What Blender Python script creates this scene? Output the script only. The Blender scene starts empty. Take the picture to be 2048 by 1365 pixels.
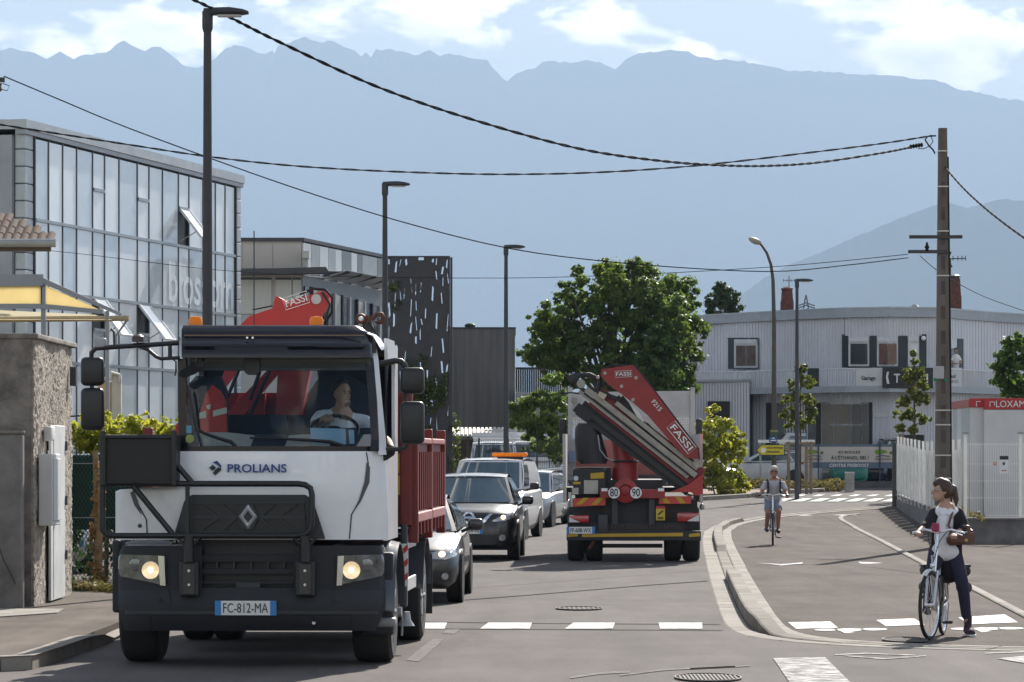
import bpy, bmesh, math, random
import numpy as np
from mathutils import Vector, Matrix, Euler
from mathutils.bvhtree import BVHTree
from mathutils.geometry import tessellate_polygon

random.seed(7)
sc = bpy.context.scene
COL = sc.collection
R = math.radians

# ---------------------------------------------------------------- camera, sky, sun, exposure
F, HOR, CH = 6900.0, 905.0, 2.0          # focal length in photo pixels, horizon row, eye height (m)
cam = bpy.data.cameras.new('camera')
cam.sensor_width = 36.0
cam.lens = F * 36.0 / 2048.0
cam.shift_y = (HOR - 682.5) / 2048.0
cam.clip_start, cam.clip_end = 0.5, 90000.0
camo = bpy.data.objects.new('camera', cam)
camo.location = (0, 0, CH)
camo.rotation_euler = (R(90), 0, 0)
COL.objects.link(camo)
sc.camera = camo

SUN_EL, SUN_AZ = R(36), R(17.5)
world = bpy.data.worlds.new('World')
sc.world = world
world.use_nodes = True
wn, wl = world.node_tree.nodes, world.node_tree.links
wn.clear()
wo = wn.new('ShaderNodeOutputWorld')
bg = wn.new('ShaderNodeBackground')
sky = wn.new('ShaderNodeTexSky')
sky.sky_type = 'NISHITA'
sky.sun_disc = False
sky.sun_elevation, sky.sun_rotation = SUN_EL, SUN_AZ
sky.air_density, sky.dust_density, sky.ozone_density = 1.0, 0.6, 1.6
SKY_STRENGTH = 0.060
bg.inputs[1].default_value = SKY_STRENGTH
# fair-weather cumulus, one noise field, thinned overhead
tc = wn.new('ShaderNodeTexCoord')
mp = wn.new('ShaderNodeMapping'); mp.inputs['Scale'].default_value = (1, 1, 2.3); mp.inputs['Location'].default_value = (5.1, .3, .9)
wl.new(tc.outputs['Generated'], mp.inputs[0])
nz = wn.new('ShaderNodeTexNoise'); nz.inputs['Scale'].default_value = 21; nz.inputs['Detail'].default_value = 9; nz.inputs['Roughness'].default_value = .56; nz.inputs['Distortion'].default_value = .25
wl.new(mp.outputs[0], nz.inputs['Vector'])
rp = wn.new('ShaderNodeValToRGB'); rp.color_ramp.elements[0].position = .495; rp.color_ramp.elements[1].position = .56
sp = wn.new('ShaderNodeSeparateXYZ'); wl.new(tc.outputs['Generated'], sp.inputs[0])
ov = wn.new('ShaderNodeMapRange'); ov.inputs[1].default_value = .12; ov.inputs[2].default_value = .5; ov.inputs[3].default_value = 0; ov.inputs[4].default_value = .07   # clouds thinned overhead, out of view, to lower the ambient light
wl.new(sp.outputs[2], ov.inputs[0])
sb = wn.new('ShaderNodeMath'); sb.operation = 'SUBTRACT'; wl.new(nz.outputs[0], sb.inputs[0]); wl.new(ov.outputs[0], sb.inputs[1]); wl.new(sb.outputs[0], rp.inputs[0])
mr = wn.new('ShaderNodeMapRange'); mr.inputs[1].default_value = .083; mr.inputs[2].default_value = .112
wl.new(sp.outputs[2], mr.inputs[0])
mm = wn.new('ShaderNodeMath'); mm.operation = 'MULTIPLY'; wl.new(rp.outputs[0], mm.inputs[0]); wl.new(mr.outputs[0], mm.inputs[1])
m2 = wn.new('ShaderNodeMath'); m2.operation = 'MULTIPLY'; m2.inputs[1].default_value = .93; wl.new(mm.outputs[0], m2.inputs[0])
n3 = wn.new('ShaderNodeTexNoise'); n3.inputs['Scale'].default_value = 34; n3.inputs['Detail'].default_value = 6
wl.new(mp.outputs[0], n3.inputs['Vector'])
cr = wn.new('ShaderNodeValToRGB'); cr.color_ramp.elements[0].position = .32; cr.color_ramp.elements[1].position = .62
cr.color_ramp.elements[0].color = (13.5, 13, 12.4, 1); cr.color_ramp.elements[1].color = (28, 25.8, 22, 1)
wl.new(n3.outputs[0], cr.inputs[0])
mx = wn.new('ShaderNodeMix'); mx.data_type = 'RGBA'
wl.new(m2.outputs[0], mx.inputs[0]); tn = wn.new('ShaderNodeVectorMath'); tn.operation = 'MULTIPLY'; tn.inputs[1].default_value = (1.0, .93, .87); wl.new(sky.outputs[0], tn.inputs[0]); wl.new(tn.outputs[0], mx.inputs[6]); wl.new(cr.outputs[0], mx.inputs[7])
wl.new(mx.outputs[2], bg.inputs[0]); wl.new(bg.outputs[0], wo.inputs[0])

sun = bpy.data.lights.new('sun', 'SUN')
sun.energy, sun.angle, sun.color = 5.0, R(.53), (1, .94, .86)
suno = bpy.data.objects.new('sun', sun)
SUNV = Vector((math.sin(SUN_AZ) * math.cos(SUN_EL), math.cos(SUN_AZ) * math.cos(SUN_EL), math.sin(SUN_EL)))
suno.rotation_euler = SUNV.to_track_quat('Z', 'Y').to_euler()
suno.location = (20, 60, 60)
COL.objects.link(suno)

sc.view_settings.view_transform = 'Standard'
sc.view_settings.look = 'None'
sc.view_settings.exposure = 1.27
sc.view_settings.gamma = 1.0
sc.cycles.use_denoising = True
sc.cycles.max_bounces = 8
sc.cycles.diffuse_bounces = 3
sc.cycles.glossy_bounces = 3
sc.cycles.transparent_max_bounces = 12
sc.cycles.volume_bounces = 1
sc.cycles.caustics_reflective = False
sc.cycles.caustics_refractive = False

# ---------------------------------------------------------------- helpers
SL = 0.012
def gz(Y):                                   # the street climbs a little past 90 m
    return SL * (min(max(Y, 90.0), 150.0) - 90.0)
def gp(px, py):                              # point of the street seen at a photo pixel
    a = (py - HOR) / F
    Y = CH / a
    if Y > 90: Y = (CH + SL * 90) / (a + SL)
    return ((px - 1024) * Y / F, Y)
def wp(px, py, Y):
    return Vector(((px - 1024) * Y / F, Y, CH + (HOR - py) * Y / F))

MATS = {}
def mat(name, col, rough=.55, metal=0., var=.10, vs=2.5, bump=0., bs=40, coat=0., col2=None, spec=.5, detail=5, stretch=None, trans=0., emit=0., rnd=0.):
    if name in MATS: return MATS[name]
    m = bpy.data.materials.new(name); m.use_nodes = True
    n, l = m.node_tree.nodes, m.node_tree.links
    b = n['Principled BSDF']
    b.inputs['Roughness'].default_value = rough
    b.inputs['Metallic'].default_value = metal
    b.inputs['Specular IOR Level'].default_value = spec
    if coat:
        b.inputs['Coat Weight'].default_value = coat; b.inputs['Coat Roughness'].default_value = .04
    t = n.new('ShaderNodeTexCoord')
    src = t.outputs['Object']
    if stretch:
        mpp = n.new('ShaderNodeMapping'); mpp.inputs['Scale'].default_value = stretch
        l.new(src, mpp.inputs[0]); src = mpp.outputs[0]
    nz = n.new('ShaderNodeTexNoise'); nz.inputs['Scale'].default_value = vs; nz.inputs['Detail'].default_value = detail; nz.inputs['Roughness'].default_value = .6
    l.new(src, nz.inputs['Vector'])
    rm = n.new('ShaderNodeValToRGB'); rm.color_ramp.elements[0].position = .3; rm.color_ramp.elements[1].position = .7
    c2 = col2 or tuple(min(1, c * (1 + var)) for c in col)
    c1 = col if col2 else tuple(c * (1 - var) for c in col)
    rm.color_ramp.elements[0].color = (*c1, 1); rm.color_ramp.elements[1].color = (*c2, 1)
    l.new(nz.outputs[0], rm.inputs[0])
    if rnd:                                          # each piece a little lighter or darker than the next
        oi = n.new('ShaderNodeObjectInfo'); rv = n.new('ShaderNodeMapRange'); rv.inputs[3].default_value = 1 - rnd; rv.inputs[4].default_value = 1 + rnd
        vm = n.new('ShaderNodeVectorMath'); vm.operation = 'SCALE'
        l.new(oi.outputs['Random'], rv.inputs[0]); l.new(rm.outputs[0], vm.inputs[0]); l.new(rv.outputs[0], vm.inputs['Scale']); l.new(vm.outputs[0], b.inputs['Base Color'])
    else: l.new(rm.outputs[0], b.inputs['Base Color'])
    if rough > .15:
        rr = n.new('ShaderNodeMapRange'); rr.inputs[3].default_value = rough * .85; rr.inputs[4].default_value = min(1, rough * 1.15)
        l.new(nz.outputs[0], rr.inputs[0]); l.new(rr.outputs[0], b.inputs['Roughness'])
    if bump:
        nb = n.new('ShaderNodeTexNoise'); nb.inputs['Scale'].default_value = bs; nb.inputs['Detail'].default_value = 4
        l.new(src, nb.inputs['Vector'])
        bp = n.new('ShaderNodeBump'); bp.inputs['Strength'].default_value = bump; bp.inputs['Distance'].default_value = .02
        l.new(nb.outputs[0], bp.inputs['Height']); l.new(bp.outputs[0], b.inputs['Normal'])
    if emit:
        b.inputs['Emission Color'].default_value = (*c2, 1); b.inputs['Emission Strength'].default_value = emit
    if trans:                                        # thin sheet that lets some light through (leaves, awning cloth)
        tl = n.new('ShaderNodeBsdfTranslucent'); ms = n.new('ShaderNodeMixShader'); ms.inputs[0].default_value = trans
        l.new(rm.outputs[0], tl.inputs[0]); l.new(b.outputs[0], ms.inputs[1]); l.new(tl.outputs[0], ms.inputs[2])
        l.new(ms.outputs[0], n['Material Output'].inputs[0])
    MATS[name] = m
    return m
def glass(name, tint=(.75, .85, .88), rough=.02, ior=1.5):
    if name in MATS: return MATS[name]
    m = bpy.data.materials.new(name); m.use_nodes = True
    n, l = m.node_tree.nodes, m.node_tree.links
    n.remove(n['Principled BSDF'])
    tr = n.new('ShaderNodeBsdfTransparent'); tr.inputs[0].default_value = (*tint, 1)
    gl = n.new('ShaderNodeBsdfGlossy'); gl.inputs['Roughness'].default_value = rough
    fr = n.new('ShaderNodeFresnel'); fr.inputs[0].default_value = ior
    ms = n.new('ShaderNodeMixShader')
    l.new(fr.outputs[0], ms.inputs[0]); l.new(tr.outputs[0], ms.inputs[1]); l.new(gl.outputs[0], ms.inputs[2])
    l.new(ms.outputs[0], n['Material Output'].inputs[0])
    MATS[name] = m
    return m

def V(*a): return Vector(a)
class MB:
    def __init__(s): s.v, s.f = [], []
    def add(s, vs, fs):
        o = len(s.v); s.v += [tuple(x) for x in vs]; s.f += [tuple(i + o for i in q) for q in fs]; return s
    def hexa(s, p):                                   # 4 bottom (ccw), 4 top
        return s.add(p, [(3, 2, 1, 0), (4, 5, 6, 7), (0, 1, 5, 4), (1, 2, 6, 5), (2, 3, 7, 6), (3, 0, 4, 7)])
    def box(s, a, b):
        (x0, y0, z0), (x1, y1, z1) = a, b
        x0, x1 = min(x0, x1), max(x0, x1); y0, y1 = min(y0, y1), max(y0, y1); z0, z1 = min(z0, z1), max(z0, z1)
        return s.hexa([(x0, y0, z0), (x1, y0, z0), (x1, y1, z0), (x0, y1, z0), (x0, y0, z1), (x1, y0, z1), (x1, y1, z1), (x0, y1, z1)])
    def rbox(s, a, b, c=.02, n=3):                    # box with rounded edges (superellipsoid corners)
        ce = [(a[i] + b[i]) / 2 for i in range(3)]; h = [abs(b[i] - a[i]) / 2 for i in range(3)]
        c = min(c, *[x * .98 for x in h])
        bm = bmesh.new(); bmesh.ops.create_cube(bm, size=2)
        for v in bm.verts: v.co = Vector((v.co.x * h[0], v.co.y * h[1], v.co.z * h[2]))
        bmesh.ops.bevel(bm, geom=bm.edges[:] , offset=c, segments=n, profile=.5, affect='EDGES')
        bm.verts.index_update()
        s.add([(v.co.x + ce[0], v.co.y + ce[1], v.co.z + ce[2]) for v in bm.verts], [[v.index for v in f.verts] for f in bm.faces]); bm.free()
        return s
    def prism(s, pts, vec):                           # polygon extruded along vec
        pts = [Vector(p) for p in pts]; vec = Vector(vec); n = len(pts)
        nrm = Vector((0, 0, 0))
        for i in range(n): nrm += pts[i].cross(pts[(i + 1) % n])
        if nrm.dot(vec) > 0: pts = pts[::-1]
        tri = tessellate_polygon([pts])
        vs = pts + [p + vec for p in pts]; fs = []
        nn = Vector((0, 0, 0))
        for i in range(n): nn += pts[i].cross(pts[(i + 1) % n])
        for t in tri:
            a, b, c = t
            k = (pts[b] - pts[a]).cross(pts[c] - pts[a])
            t = (a, b, c) if k.dot(nn) >= 0 else (a, c, b)
            fs.append(t); fs.append((t[2] + n, t[1] + n, t[0] + n))
        for i in range(n):
            j = (i + 1) % n; fs.append((j, i, i + n, j + n))
        return s.add(vs, fs)
    def tube(s, pts, r, n=8, caps=True, closed=False):
        pts = [Vector(p) for p in pts]; m = len(pts)
        rs = r if isinstance(r, (list, tuple)) else [r] * m
        vs, fs = [], []; up = None
        for i, p in enumerate(pts):
            if closed: d = pts[(i + 1) % m] - pts[i - 1]
            else: d = pts[min(i + 1, m - 1)] - pts[max(i - 1, 0)]
            if d.length < 1e-9: d = Vector((0, 0, 1))
            d.normalize()
            if up is None:
                up = d.orthogonal().normalized()
                if abs(d.z) < .99: up = (Vector((0, 0, 1)) - d * d.z).normalized()
            else:
                up = (up - d * up.dot(d)); up = up.normalized() if up.length > 1e-6 else d.orthogonal().normalized()
            sd = d.cross(up)
            for k in range(n):
                a = 2 * math.pi * (k + .5) / n
                vs.append(p + (up * math.cos(a) + sd * math.sin(a)) * rs[i])
        mm = m if closed else m - 1
        for i in range(mm):
            j = (i + 1) % m
            for k in range(n):
                q = (k + 1) % n; fs.append((i * n + k, i * n + q, j * n + q, j * n + k))
        if caps and not closed:
            fs.append(tuple(range(n - 1, -1, -1))); fs.append(tuple((m - 1) * n + k for k in range(n)))
        return s.add(vs, fs)
    def lathe(s, prof, o, ax, n=20):                  # profile of (radius, height along ax)
        ax = Vector(ax).normalized(); u = ax.orthogonal().normalized(); w = ax.cross(u); o = Vector(o)
        vs, fs = [], []; m = len(prof)
        for r, h in prof:
            for k in range(n):
                a = 2 * math.pi * k / n; vs.append(o + ax * h + (u * math.cos(a) + w * math.sin(a)) * r)
        for i in range(m - 1):
            for k in range(n):
                q = (k + 1) % n; fs.append((i * n + k, i * n + q, (i + 1) * n + q, (i + 1) * n + k))
        fs.append(tuple(range(n - 1, -1, -1))); fs.append(tuple((m - 1) * n + k for k in range(n)))
        return s.add(vs, fs)
    def ell(s, c, r, n=14, m=9, rot=None):
        c = Vector(c); r = (r, r, r) if isinstance(r, (int, float)) else r
        vs, fs = [], []
        for j in range(m + 1):
            t = math.pi * j / m
            for k in range(n):
                a = 2 * math.pi * k / n
                p = Vector((r[0] * math.sin(t) * math.cos(a), r[1] * math.sin(t) * math.sin(a), -r[2] * math.cos(t)))
                if rot: p = rot @ p
                vs.append(c + p)
        for j in range(m):
            for k in range(n):
                q = (k + 1) % n; fs.append((j * n + k, j * n + q, (j + 1) * n + q, (j + 1) * n + k))
        return s.add(vs, fs)
    def sheet(s, fn, ns, nt, thick=None, back=None):  # surface fn(a,b), a,b in 0..1; thick = vector to its back side
        vs, fs = [], []; W = nt + 1
        for i in range(ns + 1):
            for j in range(nt + 1): vs.append(Vector(fn(i / ns, j / nt)))
        for i in range(ns):
            for j in range(nt): fs.append((i * W + j, (i + 1) * W + j, (i + 1) * W + j + 1, i * W + j + 1))
        if thick is not None:
            th = Vector(thick); o = len(vs); vs += [v + th for v in vs[:o]]
            fs += [tuple(k + o for k in q[::-1]) for q in fs[:]]
            edge = [(i, 0) for i in range(ns + 1)] + [(ns, j) for j in range(1, nt + 1)] + [(i, nt) for i in range(ns - 1, -1, -1)] + [(0, j) for j in range(nt - 1, 0, -1)]
            for a in range(len(edge)):
                b = (a + 1) % len(edge); p, q = edge[a][0] * W + edge[a][1], edge[b][0] * W + edge[b][1]
                fs.append((q, p, p + o, q + o))
        return s.add(vs, fs)
    def loft(s, rings, caps=True, closed=True):
        n = len(rings[0]); vs = [Vector(p) for r in rings for p in r]; fs = []
        for i in range(len(rings) - 1):
            for k in range(n if closed else n - 1):
                q = (k + 1) % n; fs.append((i * n + k, i * n + q, (i + 1) * n + q, (i + 1) * n + k))
        if caps: fs += [tuple(range(n - 1, -1, -1)), tuple((len(rings) - 1) * n + k for k in range(n))]
        return s.add(vs, fs)
    def mesh(s, name='mesh', smooth=None, fixn=False):
        me = bpy.data.meshes.new(name); me.from_pydata(s.v, [], s.f)
        if fixn:
            bm = bmesh.new(); bm.from_mesh(me); bmesh.ops.recalc_face_normals(bm, faces=bm.faces); bm.to_mesh(me); bm.free()
        if smooth:
            me.shade_smooth(); me.set_sharp_from_angle(angle=R(smooth))
        me.update(); return me

def link(name, me, m, parent=None, loc=None):
    o = bpy.data.objects.new(name, me)
    if m and hasattr(me, 'materials') and not me.materials: me.materials.append(m)
    COL.objects.link(o)
    if parent: o.parent = parent
    if loc is not None: o.location = loc
    return o
def obj(name, mb, m, parent=None, smooth=None, fixn=True, label=None):
    o = link(name, mb.mesh(name, smooth, fixn), m, parent)
    if label: o['label'] = label
    return o
def tag(o, label, cat, group=None):
    o['label'] = label; o['category'] = cat
    if group: o['group'] = group
    return o
def struct(o): o['kind'] = 'structure'; return o
def stuff(o): o['kind'] = 'stuff'; return o
def empty(name, loc=(0, 0, 0), rz=0.):
    o = bpy.data.objects.new(name, None); COL.objects.link(o); o.location = loc; o.rotation_euler = (0, 0, rz); o.empty_display_size = .2
    return o
class Frame:                                          # a thing's own axes: x right, y away from the camera, z up
    def __init__(s, name, label, cat, X, Y, z=0., phi=0., group=None):
        s.X, s.Y, s.z, s.ph = X, Y, z, phi
        s.c, s.s = math.cos(phi), math.sin(phi)
        s.root = empty(name, (X, Y, z), phi)
        if label: tag(s.root, label, cat, group)
    def p(s, px, py, ly=0.):                          # local point at local depth ly seen at a photo pixel
        k = (px - 1024) / F
        lx = (k * (s.Y + ly * s.c) - s.X + ly * s.s) / (s.c - k * s.s)
        Y = s.Y + lx * s.s + ly * s.c
        return Vector((lx, ly, CH + (HOR - py) * Y / F - s.z))
    def pp(s, pts, ly): return [s.p(a, b, ly) for a, b in pts]
    def add(s, name, mb, m, smooth=None, parent=None, label=None): return obj(name, mb, m, parent or s.root, smooth, True, label)
    def prism(s, name, pts, ly, d, m, parent=None, label=None): return s.add(name, MB().prism(s.pp(pts, ly), (0, d, 0)), m, None, parent, label)

TXT = {}
def text(s, name, m, parent, o, xd, up, w, h, ext=.003):  # raised lettering fitted into w x h, lower left corner o
    if s not in TXT:
        cu = bpy.data.curves.new('t', 'FONT'); cu.body = s; cu.extrude = .5; cu.resolution_u = 3; cu.offset = 0 if 'M' in s else .012
        ob = bpy.data.objects.new('t', cu); COL.objects.link(ob)
        dg = bpy.context.evaluated_depsgraph_get(); me = bpy.data.meshes.new_from_object(ob.evaluated_get(dg))
        bpy.data.objects.remove(ob)
        vs = np.empty(len(me.vertices) * 3); me.vertices.foreach_get('co', vs); vs = vs.reshape(-1, 3)
        TXT[s] = (vs, [tuple(p.vertices) for p in me.polygons]); bpy.data.meshes.remove(me)
    vs, fs = TXT[s]
    lo, hi = vs.min(0), vs.max(0); xd, up = Vector(xd).normalized(), Vector(up).normalized(); nd = xd.cross(up); o = Vector(o)
    pts = [o + xd * ((a - lo[0]) / (hi[0] - lo[0]) * w) + up * ((b - lo[1]) / (hi[1] - lo[1]) * h) + nd * (c * 2 * ext) for a, b, c in vs]
    return obj(name, MB().add(pts, fs), m, parent, None, False)

def blob(name, parts, m, parent, voxel=.015, smooth=3):   # one continuous skin grown over capsules and ellipsoids
    mb = MB()
    for q in parts:
        if q[0] == 'e':
            mb.ell(q[1], q[2], 16, 10, q[3].to_matrix() if len(q) > 3 else None)
        else:
            a, b, r0, r1 = Vector(q[0]), Vector(q[1]), q[2], q[3]
            d = (b - a); L = d.length; d.normalize()
            pts, rs = [], []
            for i in range(5):
                t = math.pi / 2 * i / 4; pts.append(a - d * r0 * math.cos(t)); rs.append(max(r0 * math.sin(t), .0006))
            for i in range(1, 5):
                pts.append(a + d * L * i / 4); rs.append(r0 + (r1 - r0) * i / 4)
            for i in range(1, 5):
                t = math.pi / 2 * i / 4; pts.append(b + d * r1 * math.sin(t)); rs.append(max(r1 * math.cos(t), .0006))
            mb.tube(pts, rs, 12)
    me = mb.mesh('t', None, True)
    ob = bpy.data.objects.new('t', me); COL.objects.link(ob)
    md = ob.modifiers.new('r', 'REMESH'); md.mode = 'VOXEL'; md.voxel_size = voxel
    sm = ob.modifiers.new('s', 'SMOOTH'); sm.iterations = smooth; sm.factor = .5
    dg = bpy.context.evaluated_depsgraph_get(); me2 = bpy.data.meshes.new_from_object(ob.evaluated_get(dg))
    bpy.data.objects.remove(ob); bpy.data.meshes.remove(me)
    me2.name = name; me2.shade_smooth()
    return link(name, me2, m, parent)

def copy_tree(o, parent=None, loc=None, rz=None):
    c = o.copy(); COL.objects.link(c); c.parent = parent
    if loc is not None: c.location = loc
    if rz is not None: c.rotation_euler = (0, 0, rz)
    for ch in o.children: copy_tree(ch, c)
    return c

def leaves(name, clumps, n, size, m, parent, seed=1, fill=.55, sub=26, droop=.3):
    """a crown of n small folded leaves, gathered in sprays through ellipsoid clumps (centre, radii)"""
    rg = np.random.default_rng(seed)
    C0 = np.array([c[0] for c in clumps], float); R0 = np.array([c[1] for c in clumps], float)
    k = len(clumps)
    d = rg.normal(size=(k * sub, 3)); d /= np.linalg.norm(d, axis=1)[:, None]
    own = np.repeat(np.arange(k), sub)
    sc_ = (fill + (1.22 - fill) * rg.random(k * sub) ** .6)
    C = C0[own] + d * R0[own] * sc_[:, None]; RR = R0[own] * (.11 + .26 * rg.random(k * sub) ** 1.5)[:, None]
    w = (RR.prod(1)) ** .67; idx = rg.choice(k * sub, n, p=w / w.sum())
    q = rg.normal(size=(n, 3)); q /= np.linalg.norm(q, axis=1)[:, None]
    P = C[idx] + q * RR[idx] * (rg.random(n) ** .5 * np.where(rg.random(n) < .12, 1.9, 1.1))[:, None] * np.array([1.1, 1.1, .85])
    nr = q * .6 + d[idx] * .6 + rg.normal(size=(n, 3)) * .6; nr[:, 2] += .3; nr /= np.linalg.norm(nr, axis=1)[:, None]
    t = np.cross(nr, rg.normal(size=(n, 3))); t /= np.linalg.norm(t, axis=1)[:, None]
    b = np.cross(nr, t)
    s = size * (.6 + .8 * rg.random(n))[:, None]
    v = np.empty((n, 4, 3)); v[:, 0] = P - t * s * .5; v[:, 1] = P + b * s * .32 + nr * s * .08; v[:, 2] = P + t * s * .5 - np.array([0, 0, droop]) * s * .4; v[:, 3] = P - b * s * .32 + nr * s * .08
    me = bpy.data.meshes.new(name)
    me.vertices.add(n * 4); me.vertices.foreach_set('co', v.ravel())
    me.loops.add(n * 4); me.loops.foreach_set('vertex_index', np.arange(n * 4))
    me.polygons.add(n); me.polygons.foreach_set('loop_start', np.arange(n) * 4); me.polygons.foreach_set('loop_total', np.full(n, 4))
    me.update(calc_edges=True)
    return link(name, me, m, parent)

# shared materials
ASPH = mat('asphalt', (.125, .121, .118), .85, var=.1, vs=.35, bump=.35, bs=55, detail=9)
BLACK = mat('black_plastic', (.012, .013, .015), .45, var=.25, vs=6)
DARKG = mat('dark_grey_metal', (.035, .037, .043), .5, var=.2)
GREYM = mat('grey_metal', (.32, .33, .34), .45, .3, var=.15)
CHROME = mat('chrome', (.75, .76, .78), .12, 1.0, var=.05)
WHITE = mat('white_paint', (.74, .75, .76), .4, var=.05)
RUBBER = mat('rubber', (.016, .016, .017), .8, var=.3, vs=9)
CONC = mat('concrete', (.34, .33, .31), .9, var=.2, vs=3, bump=.3, bs=60, detail=8)
def worn(name, c, base, p0, p1):
    m = mat(name, c, .75, var=.1, vs=6, col2=base, detail=12, spec=.12); e = [x for x in m.node_tree.nodes if x.type == 'VALTORGB'][0].color_ramp.elements; e[0].position, e[1].position = p0, p1
    return m
PAINTW = worn('road_paint', (.56, .56, .54), (.11, .10, .095), .50, .70)
PAINTO = worn('old_road_paint', (.40, .39, .375), (.10, .092, .087), .36, .58)
GLASSD = mat('dark_window_glass', (.03, .045, .05), .05, var=.3, vs=.5, spec=.9)
HAZE_COL, HAZE_DENS = (.352, .468, .632, 1), 8.3e-5
# ================================================================ the setting
def asphalt(name, base, speck=.35, patch=.16, spec=.1):
    m = bpy.data.materials.new(name); m.use_nodes = True
    n, l = m.node_tree.nodes, m.node_tree.links
    b = n['Principled BSDF']; b.inputs['Roughness'].default_value = .9; b.inputs['Specular IOR Level'].default_value = spec
    t = n.new('ShaderNodeTexCoord')
    def noise(scale, det, vec):
        z = n.new('ShaderNodeTexNoise'); z.inputs['Scale'].default_value = scale; z.inputs['Detail'].default_value = det; z.inputs['Roughness'].default_value = .65
        l.new(vec, z.inputs['Vector']); return z.outputs[0]
    mp = n.new('ShaderNodeMapping'); mp.inputs['Scale'].default_value = (1, .16, 1); l.new(t.outputs['Object'], mp.inputs[0])
    def mul(a, lo, hi, f0=.25, f1=.75):
        r = n.new('ShaderNodeMapRange'); r.inputs[1].default_value = f0; r.inputs[2].default_value = f1; r.inputs[3].default_value = lo; r.inputs[4].default_value = hi
        l.new(a, r.inputs[0]); return r.outputs[0]
    a = mul(noise(.5, 6, t.outputs['Object']), 1 - patch, 1 + patch)
    c = mul(noise(75, 3, t.outputs['Object']), 1 - speck, 1 + speck)
    d = mul(noise(1.3, 9, mp.outputs[0]), 1 - patch * 1.5, 1 + patch * 1.3)
    x = n.new('ShaderNodeMath'); x.operation = 'MULTIPLY'; l.new(a, x.inputs[0]); l.new(c, x.inputs[1])
    y = n.new('ShaderNodeMath'); y.operation = 'MULTIPLY'; l.new(x.outputs[0], y.inputs[0]); l.new(d, y.inputs[1])
    v = n.new('ShaderNodeVectorMath'); v.operation = 'SCALE'; v.inputs[0].default_value = base; l.new(y.outputs[0], v.inputs['Scale'])
    l.new(v.outputs[0], b.inputs['Base Color'])
    bp = n.new('ShaderNodeBump'); bp.inputs['Strength'].default_value = .3; bp.inputs['Distance'].default_value = .01
    l.new(noise(60, 3, t.outputs['Object']), bp.inputs['Height']); l.new(bp.outputs[0], b.inputs['Normal'])
    return m
ROADM = asphalt('road_asphalt', (.115, .104, .099), .5, .17)
PATHM = asphalt('path_asphalt', (.104, .089, .080), .5, .2, .05)
WALKM = asphalt('pavement_asphalt', (.125, .107, .093), .6, .25, .05)

def gridsheet(name, xs, ys, off, m):
    mb = MB(); W = len(xs)
    mb.add([(x, y, gz(y) + off) for y in ys for x in xs], [(j * W + i, j * W + i + 1, (j + 1) * W + i + 1, (j + 1) * W + i) for j in range(len(ys) - 1) for i in range(W - 1)])
    return obj(name, mb, m, None, None, False)
def flatpoly(pts, off=.004):                            # sheet over the street; pts are (X, Y)
    P = [Vector((x, y, gz(y) + off)) for x, y in pts]
    mb = MB(); tri = tessellate_polygon([P])
    for a, b, c in tri:
        k = (P[b] - P[a]).cross(P[c] - P[a]); t = (a, b, c) if k.z > 0 else (a, c, b)
        mb.add([P[i] for i in t], [(0, 1, 2)])
    return mb
GRND = mat('bare_ground', (.16, .14, .10), .95, var=.3, vs=.08, col2=(.10, .12, .06), bump=.3, bs=8)
struct(gridsheet('ground', [-40000, -400, -60, 60, 400, 40000], [-200, 0, 60, 90, 150, 160, 400, 3000, 40000], -.03, GRND))
road = struct(gridsheet('road', [-12, -6, 0, 6, 12, 30, 60], [8, 30, 60, 90, 100, 110, 120, 130, 140, 150, 170], 0, ROADM))

# edge of the cycle path: gutter slabs, kerb stones and edging stones along one line
edge = [gp(*q) for q in [(2300, 1309), (2048, 1304), (1900, 1301), (1791, 1298), (1700, 1294), (1641, 1290), (1560, 1284), (1507, 1278), (1472, 1268), (1452, 1254), (1440, 1230), (1429, 1196), (1419, 1160), (1412, 1130), (1406, 1100), (1404, 1080), (1408, 1063), (1425, 1053), (1450, 1046), (1500, 1037), (1600, 1027), (1720, 1018), (1830, 1011)]]
def resample(pts, step):
    out = [Vector(pts[0])]; 
    for i in range(len(pts) - 1):
        a, b = Vector(pts[i]), Vector(pts[i + 1]); L = (b - a).length; k = max(1, round(L / step))
        for j in range(1, k + 1): out.append(a + (b - a) * j / k)
    return out
def smooth2(pts, it=3):
    for _ in range(it): pts = [pts[0]] + [(pts[i - 1] + pts[i] * 2 + pts[i + 1]) / 4 for i in range(1, len(pts) - 1)] + [pts[-1]]
    return pts
el = smooth2(resample(edge, .45))
def normals(pts):
    r = []
    for i in range(len(pts)):
        d = (pts[min(i + 1, len(pts) - 1)] - pts[max(i - 1, 0)]).normalized(); r.append(Vector((d.y, -d.x)))
    return r
en = normals(el)
KERBM = mat('kerb_concrete', (.26, .24, .212), .9, var=.2, vs=2.2, bump=.25, bs=70, detail=9, rnd=.14, spec=.12)
KERBS = mat('kerb_concrete_old', (.215, .197, .172), .9, var=.25, vs=2.2, bump=.25, bs=70, detail=9, rnd=.16, spec=.12)
kerb_r = struct(empty('cycle_path_kerb'))
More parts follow.
